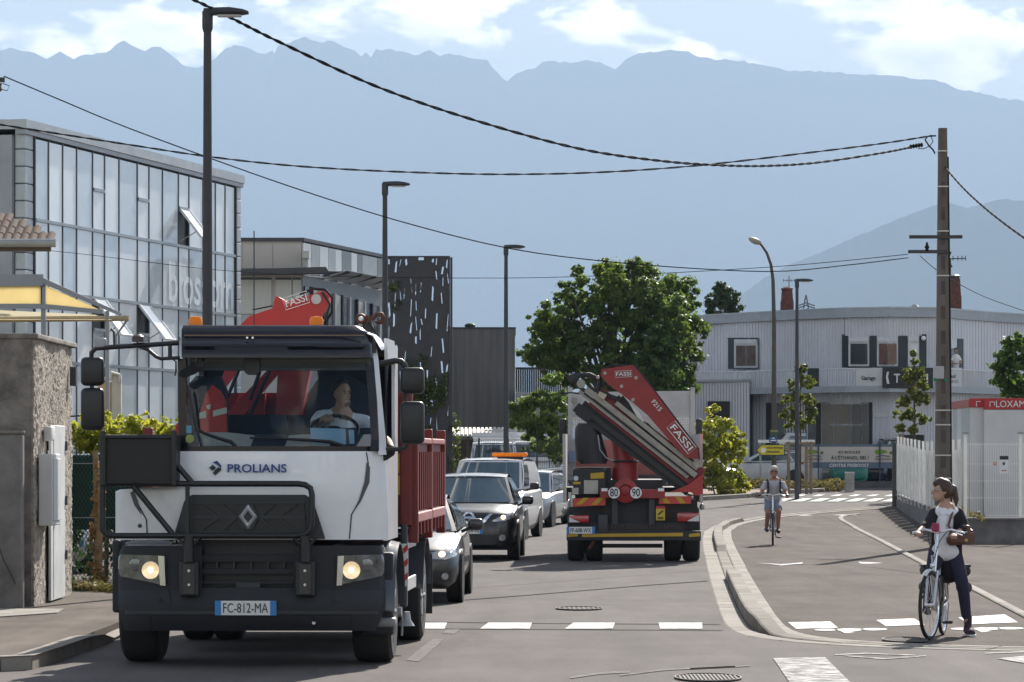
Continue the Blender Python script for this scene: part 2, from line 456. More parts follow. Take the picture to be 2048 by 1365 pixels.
def stones(pts, nrm, o0, o1, top, step, name, m, par, gap=.011):
    i = 0
    while i < len(pts) - 1:
        j = min(i + step, len(pts) - 1); mb = MB(); ring = []
        for k in range(i, j + 1):
            e = gap if k == i else (-gap if k == j else 0)
            d = (pts[min(k + 1, len(pts) - 1)] - pts[max(k - 1, 0)]).normalized()
            a = pts[k] + nrm[k] * o0 + d * e; b = pts[k] + nrm[k] * o1 + d * e; zt = top(pts[k]); g = gz(a.y); c = min(.02, abs(o1 - o0) * .15)
            A = a + nrm[k] * c; B = b - nrm[k] * c
            ring.append([(a.x, a.y, g - .05), (b.x, b.y, g - .05), (b.x, b.y, g + zt - .012), (B.x, B.y, g + zt), (A.x, A.y, g + zt), (a.x, a.y, g + zt - .012)])
        mb.loft(ring); obj(name, mb, m, par, None); i = j
def ktop(p):                                            # raised block near 40 to 52 m, dropped kerb elsewhere, raised again past 66 m
    y, x = p.y, p.x
    if x > 3.2 and y < 37: return .012
    if y < 38.6: return .02 + .13 * max(0, min(1, (y - 37.4) / 1.2))
    if y < 54.4: return .17
    if y < 69: return .02
    return .14 if y < 95 else .05
stones(el, en, 0, .26, lambda p: .008, 2, 'gutter_slab', KERBM, kerb_r)
stones(el, en, .262, .46, ktop, 2, 'kerb_stone', KERBS, kerb_r)
stones(el, en, .462, .68, lambda p: .016 if p.y < 60 else .03, 2, 'edging_stone', KERBM, kerb_r)
inner = [p + n * .66 for p, n in zip(el, en)]
pp = [(p.x, p.y) for p in inner if p.x < 20]
pp = sorted(pp, key=lambda q: q[1]); pm = MB()
pm.add([(x, y, gz(y) + .006) for q in pp for x, y in ((q[0], q[1]), (30, q[1]))], [(2 * i, 2 * i + 1, 2 * i + 3, 2 * i + 2) for i in range(len(pp) - 1)])
path = struct(obj('cycle_path', pm, PATHM, None, None, False))
# pale low kerb between the cycle path and the yard entrance
pk = smooth2(resample([gp(*q) for q in [(2120, 1268), (2048, 1232), (1960, 1186), (1850, 1130), (1760, 1082), (1705, 1053), (1684, 1042), (1680, 1036), (1692, 1032), (1720, 1029)]], .5), 2)
pale = struct(empty('pale_path_kerb'))
stones(pk, normals(pk), -.07, .07, lambda p: .035, 2, 'kerb_stone', KERBM, pale)

# left pavement
lk = [Vector(gp(*q)) for q in [(-140, 1345), (-60, 1344), (0, 1343), (64, 1340), (118, 1322), (205, 1290), (245, 1274)]] + [Vector((-4.2, 42)), Vector((-4.1, 50)), Vector((-3.6, 60)), Vector((-2.7, 72)), Vector((-1.2, 86))]
walk = struct(obj('pavement', MB().prism([(p.x - .14, p.y, .12) for p in lk] + [(-14, 86, .12), (-14, lk[0].y, .12)], (0, 0, -.14)), WALKM))
kerb_l = struct(empty('pavement_kerb'))
lks = resample(lk[:4], 1.1)[:-1] + resample(lk[3:], 1.0)
def ltop(p): return .135 if p.y < 35.6 else max(.03, .135 - .11 * (p.y - 35.6)) if p.y < 37 else .05
stones(lks, normals(lks), -.0, -.17, ltop, 1, 'kerb_stone', KERBM, kerb_l)
obj('concrete_ramp', MB().prism([(x, y, .122) for x, y in [(-9, 38.9), (-6.0, 38.9), (-5.3, 40.2), (-5.35, 41.2), (-9, 41.2)]], (0, 0, .012)), KERBM, walk)

# painted markings, each one a thin sheet on the street
def mark(name, pts, par=road, off=.008, m=PAINTW): return obj(name, flatpoly([gp(*q) for q in pts], off), m, par, None, False)
def dash(x0, x1, y0, y1, sk=14, **k): mark('dash_marking', [(x0 - sk, y1), (x1 - sk * .4, y1), (x1, y0), (x0 + sk * .4, y0)], **k)
for a, b in ((835, 894), (972, 1064), (1142, 1230), (1318, 1404)): dash(a, b, 1247, 1259, 12 if a < 1300 else -2)
PATHK = dict(par=path, off=.012)
mark('dash_marking', [(1576, 1247), (1660, 1245), (1676, 1258), (1592, 1260)], **PATHK)
mark('dash_marking', [(1752, 1242), (1828, 1239), (1850, 1252), (1772, 1255)], **PATHK)
mark('dash_marking', [(1916, 1237), (2010, 1231), (2036, 1247), (1938, 1251)], **PATHK)
mark('stop_block', [(1546, 1318), (1650, 1316), (1702, 1368), (1580, 1368)], m=PAINTO)
def ell_mark(cx, cy, rx, ry, name='bike_wheel_marking', hole=.0, **k):
    mark(name, [(cx + rx * math.cos(a * math.pi / 10), cy + ry * math.sin(a * math.pi / 10)) for a in range(20)], **k)
for cx, cy in ((1702, 1262), (1975, 1260)):
    ell_mark(cx - 50, cy, 24, 2.2, **PATHK); ell_mark(cx + 46, cy - 1, 27, 2.4, **PATHK)
    mark('bike_frame_marking', [(cx - 36, cy - .6), (cx - 10, cy - 3), (cx + 22, cy - 2.4), (cx + 26, cy + .5), (cx - 4, cy + 5), (cx + 8, cy + 6.5), (cx - 12, cy + 7), (cx - 22, cy + 2)], **PATHK)
for q in ([(1512, 1127), (1560, 1130), (1606, 1126.5), (1604, 1129), (1562, 1132.4), (1540, 1129.6)], [(1716, 1125.6), (1735, 1126), (1766, 1127.6), (1740, 1129), (1722, 1128.6)],
          [(1574, 1030.4), (1592, 1031), (1612, 1030.6), (1630, 1031.4), (1600, 1032.6)], [(1664, 1031), (1700, 1030), (1716, 1031), (1690, 1032.4)]):
    mark('arrow_marking', q, **PATHK)
def streak(name, pts, w, m, par=road, off=.006): # thin line on the road of pixel width w
    mark(name, [(x, y - w / 2) for x, y in pts] + [(x, y + w / 2) for x, y in pts[::-1]], par, off, m)
TAR = mat('tar_line', (.035, .033, .032), .9, var=.3, spec=.05)
WORN = mat('worn_road_paint', (.17, .16, .152), .9, var=.45, vs=7, detail=10, spec=.05)
streak('joint_line', [(930, 1201), (1060, 1191), (1180, 1181), (1300, 1171), (1415, 1163)], 1.1, TAR)
streak('joint_line', [(845, 1245), (1100, 1248), (1440, 1250)], .8, TAR)
streak('joint_line', [(845, 1258.5), (1100, 1260), (1445, 1262)], .8, TAR)
streak('worn_line', [(1380, 1339), (1440, 1336), (1500, 1333)], 2.6, WORN)
streak('worn_line', [(1240, 1352), (1330, 1341), (1470, 1334)], 3, WORN)
streak('worn_line', [(1140, 1357), (1200, 1348), (1260, 1345)], 4, WORN)
streak('worn_line', [(1670, 1311), (1730, 1308), (1830, 1312)], 2.0, PAINTO)
streak('worn_line', [(1690, 1313), (1770, 1319), (1852, 1313)], 2.0, PAINTO)
streak('worn_line', [(1970, 1308), (2048, 1305), (2120, 1304)], 2.2, PAINTO)
mark('worn_block', [(1995, 1319), (2048, 1313), (2120, 1312), (2120, 1330), (2048, 1328)], m=PAINTO)
mark('worn_patch', [(812, 1322), (850, 1290), (868, 1278), (890, 1277), (866, 1300), (838, 1324)], off=.005, m=WORN)
mark('worn_patch', [(884, 1268), (895, 1260), (921, 1260), (908, 1269)], off=.005, m=WORN)
# pedestrian crossing far up the street
for i in range(8):
    x = 1545 + 36 * i; mark('crossing_bar', [(x, 1004.5), (x + 24, 1004.5), (x + 44, 998.2), (x + 24, 998.2)], off=.02)
    if i > 0: mark('crossing_bar', [(x + 6, 994), (x + 22, 994), (x + 34, 990.6), (x + 20, 990.6)], off=.02)
IRON = mat('cast_iron', (.06, .058, .056), .6, .4, var=.3)
def cover(cx, cy, rx, ry, label, par_off=.01, bars=9):
    X, Y = gp(cx, cy); o = empty('drain_cover', (X, Y, gz(Y) + par_off)); tag(o, label, 'drain cover')
    a = rx * Y / F; X2, Y2 = gp(cx, cy + ry); b = Y - Y2
    ring = MB().tube([(a * math.cos(t * math.pi / 12), b * math.sin(t * math.pi / 12), .004) for t in range(24)], .008, 5, closed=True); obj('rim', ring, IRON, o)
    obj('plate', MB().add([(a * .97 * math.cos(t * math.pi / 12), b * .97 * math.sin(t * math.pi / 12), .0) for t in range(24)], [tuple(range(24))]), mat('iron_plate', (.08, .073, .069), .9, var=.4, vs=12, spec=.1), o, None, False)
    for i in range(bars):
        x = a * .84 * (2 * i / (bars - 1) - 1); h = b * math.sqrt(1 - (x / a) ** 2) * .8
        obj('grate_bar', MB().box((x - a * .03, -h, .001), (x + a * .03, h, .008)), mat('grate_iron', (.095, .087, .082), .8, .2, var=.3), o)
cover(1158, 1219, 46, 3.2, 'round iron manhole cover in the middle of the traffic lane')
cover(1416, 1358, 66, 8, 'iron manhole cover at the very front of the road', bars=15)
cover(1810, 1284, 44, 5, 'iron drain grating by the kerb in front of the bicycle wheel', bars=13, par_off=.02)

# distant mountains
RID = [(0,103),(20,95),(45,101),(70,103),(93,117),(105,110),(120,100),(135,110),(147,120),(160,110),(185,107),(212,104),(230,90),(248,80),(265,92),(290,102),(305,93),(320,90),(335,105),(355,120),(373,135),(395,136),(415,125),(430,118),(443,105),(452,95),(470,89),(490,93),(515,106),(530,108),(545,100),(549,108),(556,93),(570,85),(590,80),(610,73),(635,85),(665,80),(690,95),(710,100),(722,114),(732,105),(742,116),(752,100),(780,97),(805,104),(830,108),(860,105),(880,111),(900,107),(940,115),(975,120),(985,135),(1005,155),(1015,158),(1024,155),(1055,138),(1070,135),(1085,122),(1110,123),(1150,125),(1172,118),(1200,125),(1230,138),(1250,120),(1280,106),(1330,101),(1365,101),(1400,112),(1460,120),(1535,131),(1570,140),(1640,142),(1730,150),(1800,152),(1870,161),(1910,175),(1960,186),(2048,201),(2200,230),(2600,300),(3400,250),(4600,360),(6400,420)]
RID = [(-4400,420),(-3000,300),(-1800,210),(-1000,150),(-500,120),(-200,90),(-90,115)] + RID
HIL = [(1000,900),(1380,690),(1440,625),(1490,585),(1530,553),(1580,528),(1640,505),(1700,478),(1740,462),(1790,440),(1850,417),(1885,404),(1905,408),(1935,415),(1960,410),(1990,400),(2015,397),(2048,402),(2120,425),(2300,400),(2700,470),(3600,620),(4600,800)]
def hf(seed, x, y):
    h, a, f = 0, 1, 1
    for k in range(5):
        h += a * math.sin(x * f * 1.31 + seed * 1.7 + k * 2.1 + math.sin(y * f * .9 + k)) * math.cos(y * f * 1.17 + seed + k * 1.3); a *= .55; f *= 2.03
    return h
def range_mesh(name, prof, Y, foot, back, m, rough, rows, seed, jag):
    xs = []
    for (a, _), (b, _) in zip(prof[:-1], prof[1:]):
        k = max(1, int((b - a) / 9)); xs += [a + (b - a) * i / k for i in range(k)]
    px = np.array(xs); hz = np.interp(px, [p[0] for p in prof], [p[1] for p in prof])
    rg = np.random.default_rng(seed); inside = (px > -100) & (px < 2100)
    hz = hz + rg.normal(size=len(px)) * np.where(inside, jag, jag * 6)
    ker = np.hanning(163); ker /= ker.sum(); hs = np.convolve(np.pad(hz, 81, 'edge'), ker, 'valid')
    v = []; W = len(px); n = rows
    for j in range(n + 1):
        t = j / n; y = foot + (Y - foot) * t
        for i in range(W):
            q = max(t, 0) ** 14; H = (HOR - (hz[i] * q + hs[i] * (1 - q))) * Y / F
            z = H * (t ** 1.2) + rough * H * hf(seed, px[i] / 210, t * 4) * t * (1 - t) * 1.6
            v.append(((px[i] - 1024) * Y / F, y, max(z, -5) if j else -5))
    for j in range(1, 4):
        for i in range(W): v.append(((px[i] - 1024) * Y / F, Y + back * j / 3, (HOR - hz[i]) * Y / F * (1 - j / 3) - (20 if j == 3 else 0)))
    n += 3
    me = bpy.data.meshes.new(name); me.from_pydata(v, [], [(j * W + i, j * W + i + 1, (j + 1) * W + i + 1, (j + 1) * W + i) for j in range(n) for i in range(W - 1)])
    return struct(link(name, me, m))
ROCK = mat('mountain_slopes', (.022, .028, .03), .98, var=.3, vs=.0016, spec=.0, col2=(.012, .018, .018), detail=12)
WOOD = mat('wooded_hill', (.012, .017, .014), .98, var=.4, vs=.01, spec=.0, col2=(.007, .011, .010), detail=10)
range_mesh('mountain_range', RID, 21000, 13800, 6000, ROCK, .04, 60, 3, 1.6)
range_mesh('wooded_hill', HIL, 12000, 8200, 3500, WOOD, .03, 40, 5, .9)

# the blue summer air between the street and the mountains
hz = bpy.data.materials.new('haze'); hz.use_nodes = True
hn = hz.node_tree.nodes; hn.remove(hn['Principled BSDF'])
pv = hn.new('ShaderNodeVolumePrincipled')
pv.inputs['Color'].default_value = HAZE_COL
pv.inputs['Density'].default_value = HAZE_DENS
pv.inputs['Anisotropy'].default_value = .15
hz.node_tree.links.new(pv.outputs[0], hn['Material Output'].inputs['Volume'])
stuff(obj('haze', MB().box((-60000, -2000, -40), (60000, 34000, 2620)), hz, None, None, False))
# ================================================================ left side of the street
RENDER = mat('rough_render', (.30, .265, .22), .95, var=.5, vs=9, bump=1.0, bs=26, detail=10)
DARKR = mat('stained_render', (.085, .075, .065), .95, var=.4, vs=3.2, col2=(.30, .27, .24), bump=.7, bs=22, detail=8)
PALE = mat('pale_door_paint', (.55, .56, .55), .6, var=.12, vs=2, detail=8)
GREENP = mat('green_paint', (.02, .07, .045), .5)
w = Frame('wall_block', 'tall rough rendered utility wall block with a pale metal door', 'wall', -5.82, 42, .12)
wb = MB()
wr_ = random.Random(5)
def wall_fn(a, b):                                      # lumpy roughcast face looking at the road
    y = 3.75 * a; z = -.14 + 3.42 * b
    return (.015 * math.sin(y * 3) + .006 * hf(2, y * 6, z * 5) + wr_.uniform(-.008, .008) + wr_.uniform(-.006, .006), y, z)
w.add('rendered_side', MB().sheet(wall_fn, 120, 110, (-.25, 0, 0)), RENDER, 30)
w.add('end_wall', MB().sheet(lambda a, b: (-4 * (1 - a) - .03, -.02 + .012 * hf(4, a * 30, b * 26), -.14 + 3.40 * b), 60, 50, (0, .3, 0)), DARKR, 30)
w.add('capping', MB().rbox((-4, -.04, 3.26), (.05, 3.8, 3.33), .02), DARKR)
dr = w.add('door', MB().rbox((.03, 1.08, .02), (.065, 2.45, 2.22), .01), PALE)
w.add('door_seam', MB().box((.066, 1.30, .04), (.069, 1.315, 2.2)), DARKG, None, dr)
for z in (.5, 1.2, 1.9): w.add('hinge', MB().box((.06, 2.43, z), (.09, 2.5, z + .12)), DARKG, None, dr)
w.add('handle', MB().box((.067, 1.38, .98), (.10, 1.46, 1.03)), DARKG, None, dr); w.add('lock', MB().box((.067, 1.4, 1.18), (.09, 1.47, 1.26)), DARKG, None, dr)
w.add('notice', MB().box((.067, 1.72, 1.12), (.071, 1.98, 1.34)), mat('paper', (.4, .42, .42), .8), None, dr)
mb_ = w.add('meter_box', MB().rbox((.03, .18, .98), (.2, .95, 1.86), .015), PALE)
w.add('lid', MB().rbox((.2, .24, 1.04), (.215, .9, 1.8), .006), PALE, None, mb_)
w.add('wall_lamp', MB().rbox((.03, .62, 2.02), (.13, .95, 2.2), .02), PALE, 40)
w.add('cable', MB().tube([(.05, .3, 1.9), (.09, .45, 1.6), (.08, .7, 1.25), (.06, 1.2, 1.5), (.05, .9, 1.9)], .006, 5), PALE)
w.add('bracket', MB().box((.02, 3.25, 2.75), (.1, 3.4, 3.0)), DARKG); w.add('hook', MB().tube([(.02, 3.3, 2.35), (.3, 3.3, 2.37)], .012, 6), DARKG)
p = Frame('gate_pillar', 'weathered square concrete gate pillar standing before the utility wall', 'pillar', -6.06, 41.6, .12)
p.add('shaft', MB().rbox((-.16, -.16, -.1), (.16, .16, 2.1), .03), mat('dark_concrete', (.17, .16, .15), .95, var=.35, vs=3, bump=.5, bs=30, detail=8), 30)
p.add('cap', MB().rbox((-.17, -.17, 2.1), (.17, .17, 2.14), .015), KERBS)
p.add('chain', MB().tube([(-.17, -.2, 1.0), (-.05, -.24, .62), (.1, -.2, .3)], .009, 5), IRON)
g = Frame('green_gate', 'dark green metal gate cut off by the left edge', 'gate', -6.75, 41.7, .12)
for x in (-.6, -.3, 0.): g.add('post', MB().rbox((x - .025, -.03, .03), (x + .025, .03, 1.6), .008), GREENP)
for z in (.15, .8, 1.45): g.add('rail', MB().box((-.9, -.025, z), (.22, .025, z + .07)), GREENP)
g.add('panel', MB().box((-.9, .0, .2), (.2, .012, 1.46)), GREENP)
g.add('post', MB().rbox((.2, -.035, .0), (.27, .035, 1.62), .008), GREENP)

# chain-link fence with the hedge behind it
fe = Frame('chain_link_fence', 'dark green chain-link fence in front of the yellow-green hedge', 'fence', -5.3, 49, .12)
mesh = MB()
for k in range(-22, 44):
    for sgn in (1, -1):
        x0 = -1.0 + k * .055
        a = (x0, 0, .05); b = (x0 + sgn * 1.0, 0, 1.85)
        # clip to the panel
        t0, t1 = 0., 1.
        dx = sgn * 1.0
        ta, tb = (-1.0 - x0) / dx, (1.1 - x0) / dx
        t0, t1 = max(t0, min(ta, tb)), min(t1, max(ta, tb))
        if t1 > t0: mesh.tube([(x0 + dx * t0, 0, .05 + 1.8 * t0), (x0 + dx * t1, 0, .05 + 1.8 * t1)], .005, 3, False)
fe.add('wire_mesh', mesh, GREENP)
fe.add('windbreak_net', MB().box((-1.0, .04, .78), (1.1, .05, 1.84)), mat('dark_green_net', (.012, .04, .03), .8, var=.4, vs=6))
for x in (-.98, .05, 1.08): fe.add('post', MB().tube([(x, .03, -.1), (x, .03, 1.95)], .025, 8), GREENP)
for z in (.95, 1.72): fe.add('tension_wire', MB().tube([(-1, -.01, z), (1.1, -.01, z + .01)], .008, 4), GREYM)
LEAFY = mat('yellow_green_leaf', (.24, .30, .025), .5, var=.3, vs=1.5, col2=(.46, .43, .04), trans=.62)
LEAFD = mat('mid_green_leaf', (.045, .10, .018), .55, var=.4, vs=1.2, col2=(.10, .17, .025), trans=.55)
LEAFK = mat('dark_green_leaf', (.025, .055, .016), .55, var=.4, vs=1.0, col2=(.05, .09, .022), trans=.45)
LEAFT = mat('tree_leaf', (.07, .13, .02), .5, var=.4, vs=.6, col2=(.17, .24, .035), trans=.62)
BARK = mat('bark', (.09, .07, .055), .95, var=.4, vs=6, bump=.6, bs=20)
he = Frame('hedge', 'clipped yellow-green hedge along the yard behind the rough wall', 'hedge', -5.2, 50.2, .12)
cl = []
rg = random.Random(3)
for i in range(26): cl.append(((-1.7 + 3.2 * rg.random(), .55 * rg.random() - .1, 1.95 + .3 * rg.random() + .12 * math.sin(i)), (.25, .25, .2)))
leaves('crown', cl, 9000, .075, LEAFY, he.root, 5, .3)
cl2 = [((-1.5 + .33 * i, .4, .95), (.33, .4, .95)) for i in range(10)]
leaves('lower_foliage', cl2, 6000, .10, LEAFK, he.root, 6, .2)
for i in range(5): he.add('stem', MB().tube([(-1.5 + .75 * i, .3, -.1), (-1.45 + .75 * i, .32, 1.5)], [.04, .02], 6), BARK)
for x in (.52, 1.0): he.add('stake', MB().box((x - .05, -.25, 1.2), (x + .05, -.2, 2.3)), mat('rusty_stake', (.1, .05, .035), .8))
tk = Frame('ivy_trunk', 'bare tree trunk wrapped in dry ivy beside the chain-link fence', 'tree trunk', -5.72, 47.6, .12)
tk.add('trunk', MB().tube([(0, 0, -.1), (.02, 0, .8), (-.03, 0, 1.9)], [.07, .055, .04], 10), mat('dry_bark', (.25, .17, .09), .95, var=.4, vs=8, bump=.8, bs=30), 40)
leaves('dry_leaves', [((0, 0, .3 * i), (.16 - .02 * i, .14, .22)) for i in range(6)], 900, .06, mat('dry_leaf', (.28, .17, .06), .8, var=.4, trans=.3), tk.root, 8, .4)
WEED = mat('dry_weed', (.26, .2, .07), .8, var=.4, vs=3, col2=(.12, .13, .03), trans=.3)
stuff(tag(leaves('weeds', [((-5.9 + .14 * i + .05 * math.sin(i * 3), 46.6 + .2 * math.sin(i), .16), (.2, .35, .1)) for i in range(9)], 1500, .07, WEED, None, 9, .1), 'dry weeds and rubble at the foot of the rough wall', 'weeds'))

# glass office building
A, B = Vector((-14.15, 100)), Vector((-9.48, 120.25))
dv = (B - A).normalized(); LEN = (B - A).length
gb = Frame('glass_office_building', 'pale glass-fronted office building with tilted open windows', 'building', A.x, A.y, 0, math.atan2(dv.y, dv.x))
# local x runs along the glass front away from the camera; local -y faces the road
def along(px):
    k = (px - 1024) / F
    return (k * A.y - A.x) / (dv.x - k * dv.y)
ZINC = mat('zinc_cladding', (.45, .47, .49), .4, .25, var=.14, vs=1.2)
ZINCD = mat('zinc_dark_cladding', (.34, .355, .39), .45, .2, var=.15, vs=1.0)  # darker, bluer zinc tone
MULL = mat('black_gasket', (.035, .04, .048), .5)
ALU = mat('aluminium_profile', (.34, .37, .40), .4, .4)
PANE = mat('frosted_pane', (.80, .86, .90), .09, .0, var=.10, vs=.55, col2=(.93, .95, .97), spec=.8, detail=3, rnd=.07)
PANE2 = mat('mirror_pane', (.70, .76, .80), .06, .1, var=.12, vs=.5, spec=.9, detail=3, rnd=.08)
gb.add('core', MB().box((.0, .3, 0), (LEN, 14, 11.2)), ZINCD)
gb.add('parapet', MB().prism([(-.2, -.16, 11.36), (LEN + .06, -.16, 11.36), (LEN + .06, 14, 11.36), (-.2, 14, 11.36)], (0, 0, .28)), ZINC)
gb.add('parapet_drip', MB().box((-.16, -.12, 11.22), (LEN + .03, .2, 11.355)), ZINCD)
# end face towards the camera: zinc trays standing in the facade's own axes
for i in range(9):
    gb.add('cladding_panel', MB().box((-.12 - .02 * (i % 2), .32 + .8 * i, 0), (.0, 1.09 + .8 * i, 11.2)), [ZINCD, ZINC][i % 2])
cols = [65.7, 92.7, 121, 149, 181, 205, 234, 270.6, 294, 321, 353, 374, 402, 427, 446.4, 465.6]
xs = [along(c) for c in cols]
rows = [11.2, 8.79, 6.73, 4.67, 2.61, .5]
for k in range(22):
    z = .3 + .5 * k
    gb.add('cladding_tile', MB().rbox((0., -.04, z), (xs[0] - .06, .28, z + .485), .03, 2), ZINC)
    gb.add('cladding_tile', MB().rbox((xs[-1] + .12, -.04, z), (LEN, .28, z + .485), .03, 2), ZINC)
for i, x in enumerate(xs): gb.add('mullion', MB().box((x - .04, -.08, .4), (x + .04, .12, 11.2)), MULL)
gb.add('mullion', MB().box((xs[-1] + .02, -.12, .4), (xs[-1] + .13, .25, 11.2)), MULL)
for z in rows[1:]: gb.add('transom', MB().box((xs[0], -.115, z - .045), (xs[-1], .1, z + .045)), ALU)
openw = {(10, 0), (7, 2), (4, 2)}; split = {4, 7, 10}
def flap(x0, x1, z1, z0, ang):
    h = z1 - z0; c, s_ = math.cos(ang), math.sin(ang)
    f = gb.add('open_window', MB().prism([(x0, -.12, z1), (x1, -.12, z1), (x1, -.12 - h * s_, z1 - h * c), (x0, -.12 - h * s_, z1 - h * c)], (0, .05 * c, -.05 * s_)), PANE2)
    gb.add('frame', MB().tube([(x0, -.13, z1), (x0, -.13 - h * s_, z1 - h * c), (x1, -.13 - h * s_, z1 - h * c), (x1, -.13, z1)], .035, 5), WHITE, None, f)
    gb.add('stay', MB().tube([(x0, -.1, z0 + .1), (x0, -.12 - h * s_ * .8, z1 - h * c * .8)], .02, 5), GREYM, None, f)
for i in range(len(xs) - 1):
    for r in range(len(rows) - 1):
        a, b, z1, z0 = xs[i] + .05, xs[i + 1] - .05, rows[r] - .05, rows[r + 1] + .05
        segs = [(z1, z0)]
        if i in split and r in (0, 2): zm = (z1 + z0) / 2 + .05; segs = [(z1, zm + .05), (zm - .05, z0)]; gb.add('transom', MB().box((a, -.11, zm - .05), (b, .1, zm + .05)), ALU)
        for q, (u, d) in enumerate(segs):
            if (i, r) in openw and ((r == 0 and q == 1) or (r == 2 and q == 0)):
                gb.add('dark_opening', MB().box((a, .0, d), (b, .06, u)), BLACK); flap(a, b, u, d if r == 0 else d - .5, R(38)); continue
            gb.add('pane', MB().box((a, -.06, d), (b, .0, u)), PANE if (i + r) % 3 else PANE2)
PRINT = mat('faint_window_print', (.76, .80, .83), .35)
text('blossom', 'window_lettering', PRINT, gb.root, (along(333), -.075, 6.9), (1, 0, 0), (0, 0, 1), along(462) - along(333), 1.35)

# tiled house corner and awning at the left edge
TILE = mat('clay_tile', (.085, .05, .036), .95, var=.35, vs=4, bump=.3, bs=30)
h = Frame('tiled_house', 'brown clay-tiled house corner with a gutter at the left edge', 'house', -8.0, 60, .12)
e1 = h.p(108, 485, 0); up = Vector((-.95, .15, .42)); dn = Vector((-1, 0, 0))
h.add('wall', MB().box((-5, .6, -.12), (e1.x - 1.25, 1.6, e1.z - .15)), mat('cream_render', (.5, .47, .4), .9))
h.add('roof_boards', MB().prism([(e1.x, 0, e1.z), (e1.x - 4, 0, e1.z), (e1.x - 4, 2.2, e1.z + .95), (e1.x - 2.1, 2.2, e1.z + .95)], (0, 0, -.08)), TILE)
for r_ in range(7):
    y0 = -.05 + .3 * r_; z0 = e1.z + .03 + .13 * r_; xr = e1.x - .29 * r_
    for c_ in range(14):
        x = xr - .15 * c_ - .08
        def tf(a, b, x=x, y0=y0, z0=z0):
            u = a * math.pi
            return (x - .07 + .14 * a, y0 + .36 * b, z0 + .035 * math.sin(u) + .15 * b - .0)
        h.add('roof_tile', MB().sheet(tf, 6, 1, (0, 0, -.02)), TILE, 40)
h.add('gutter', MB().tube([(e1.x + .05, -.12, e1.z - .02), (e1.x - 4, -.12, e1.z - .02)], .075, 10), GREYM, 40)
h.add('fascia', MB().box((e1.x - 4, -.03, e1.z - .16), (e1.x - .05, .02, e1.z - .02)), mat('brown_fascia', (.12, .09, .07), .8))
AWN = mat('cream_awning_cloth', (.84, .74, .48), .8, var=.05, trans=.62)
a_ = Frame('awning', 'cream translucent awning on a grey frame beside the glass building', 'awning', -7.6, 57, .12)
ALG = mat('grey_awning_frame', (.28, .29, .31), .5, .2)
t0, t1, t2 = a_.p(-60, 580, 0), a_.p(86, 556, 0), a_.p(242, 630, .0)
e0 = a_.p(-60, 644, 1.6)
a_.add('cloth', MB().prism([a_.p(-60, 575, 0), a_.p(84, 572, 0), a_.p(84, 612, 0), a_.p(-60, 612, 0)], (0, .02, 0)), AWN)
a_.add('cloth', MB().prism([a_.p(92, 572, 0), a_.p(205, 622, 0), a_.p(205, 627, 0), a_.p(92, 618, 0)], (0, .02, 0)), AWN)
a_.add('roof_cloth', MB().add([a_.p(-60, 640, 0), a_.p(225, 640, 0), a_.p(190, 630, 2.2), a_.p(-60, 618, 2.2)], [(0, 1, 2, 3)]), AWN)
a_.add('beam', MB().prism(a_.pp([(-60, 549), (86, 549), (86, 572), (-60, 574)], -.05), (0, .12, 0)), ALG)
a_.add('beam', MB().prism(a_.pp([(86, 556), (242, 626), (242, 633), (86, 568)], -.06), (0, .1, 0)), ALG)
a_.add('beam', MB().prism(a_.pp([(-60, 608), (86, 608), (205, 620), (205, 628), (86, 618), (-60, 616)], -.04), (0, .08, 0)), ALG)
a_.add('edge_pole', MB().tube([a_.p(-60, 640, .3), a_.p(258, 637, .3)], .05, 8), mat('tan_pole', (.42, .33, .2), .6), 40)
a_.add('leg', MB().prism(a_.pp([(82, 560), (91, 560), (91, 905), (82, 905)], .0), (0, .09, 0)), ALG)
a_.add('leg', MB().prism(a_.pp([(211, 622), (218, 622), (218, 905), (211, 905)], .1), (0, .06, 0)), ALG)
a_.add('brace', MB().tube([a_.p(255, 640, .3), a_.p(232, 672, .3), a_.p(232, 690, .3)], .02, 6), ALG)
cr_ = Frame('steel_cabinet', 'tan steel cabinet frame standing behind the truck mirror', 'cabinet', -6.6, 58.5, .12)
cr_.add('panel', MB().prism(cr_.pp([(196, 765), (228, 765), (228, 905), (196, 905)], 0), (0, .3, 0)), mat('tan_steel', (.42, .32, .2), .7, var=.2))
cr_.add('door', MB().prism(cr_.pp([(200, 790), (214, 790), (214, 840), (200, 840)], -.01), (0, .02, 0)), mat('ochre_panel', (.5, .33, .12), .7))
cr_.add('post', MB().prism(cr_.pp([(224, 750), (242, 750), (242, 905), (224, 905)], -.1), (0, .12, 0)), mat('pale_steel', (.48, .45, .40), .6))
cr_.add('pipe', MB().tube(cr_.pp([(205, 758), (222, 758), (224, 746), (238, 750), (240, 765)], -.12), .035, 8), mat('pale_steel', (.48, .45, .40), .6), 40)

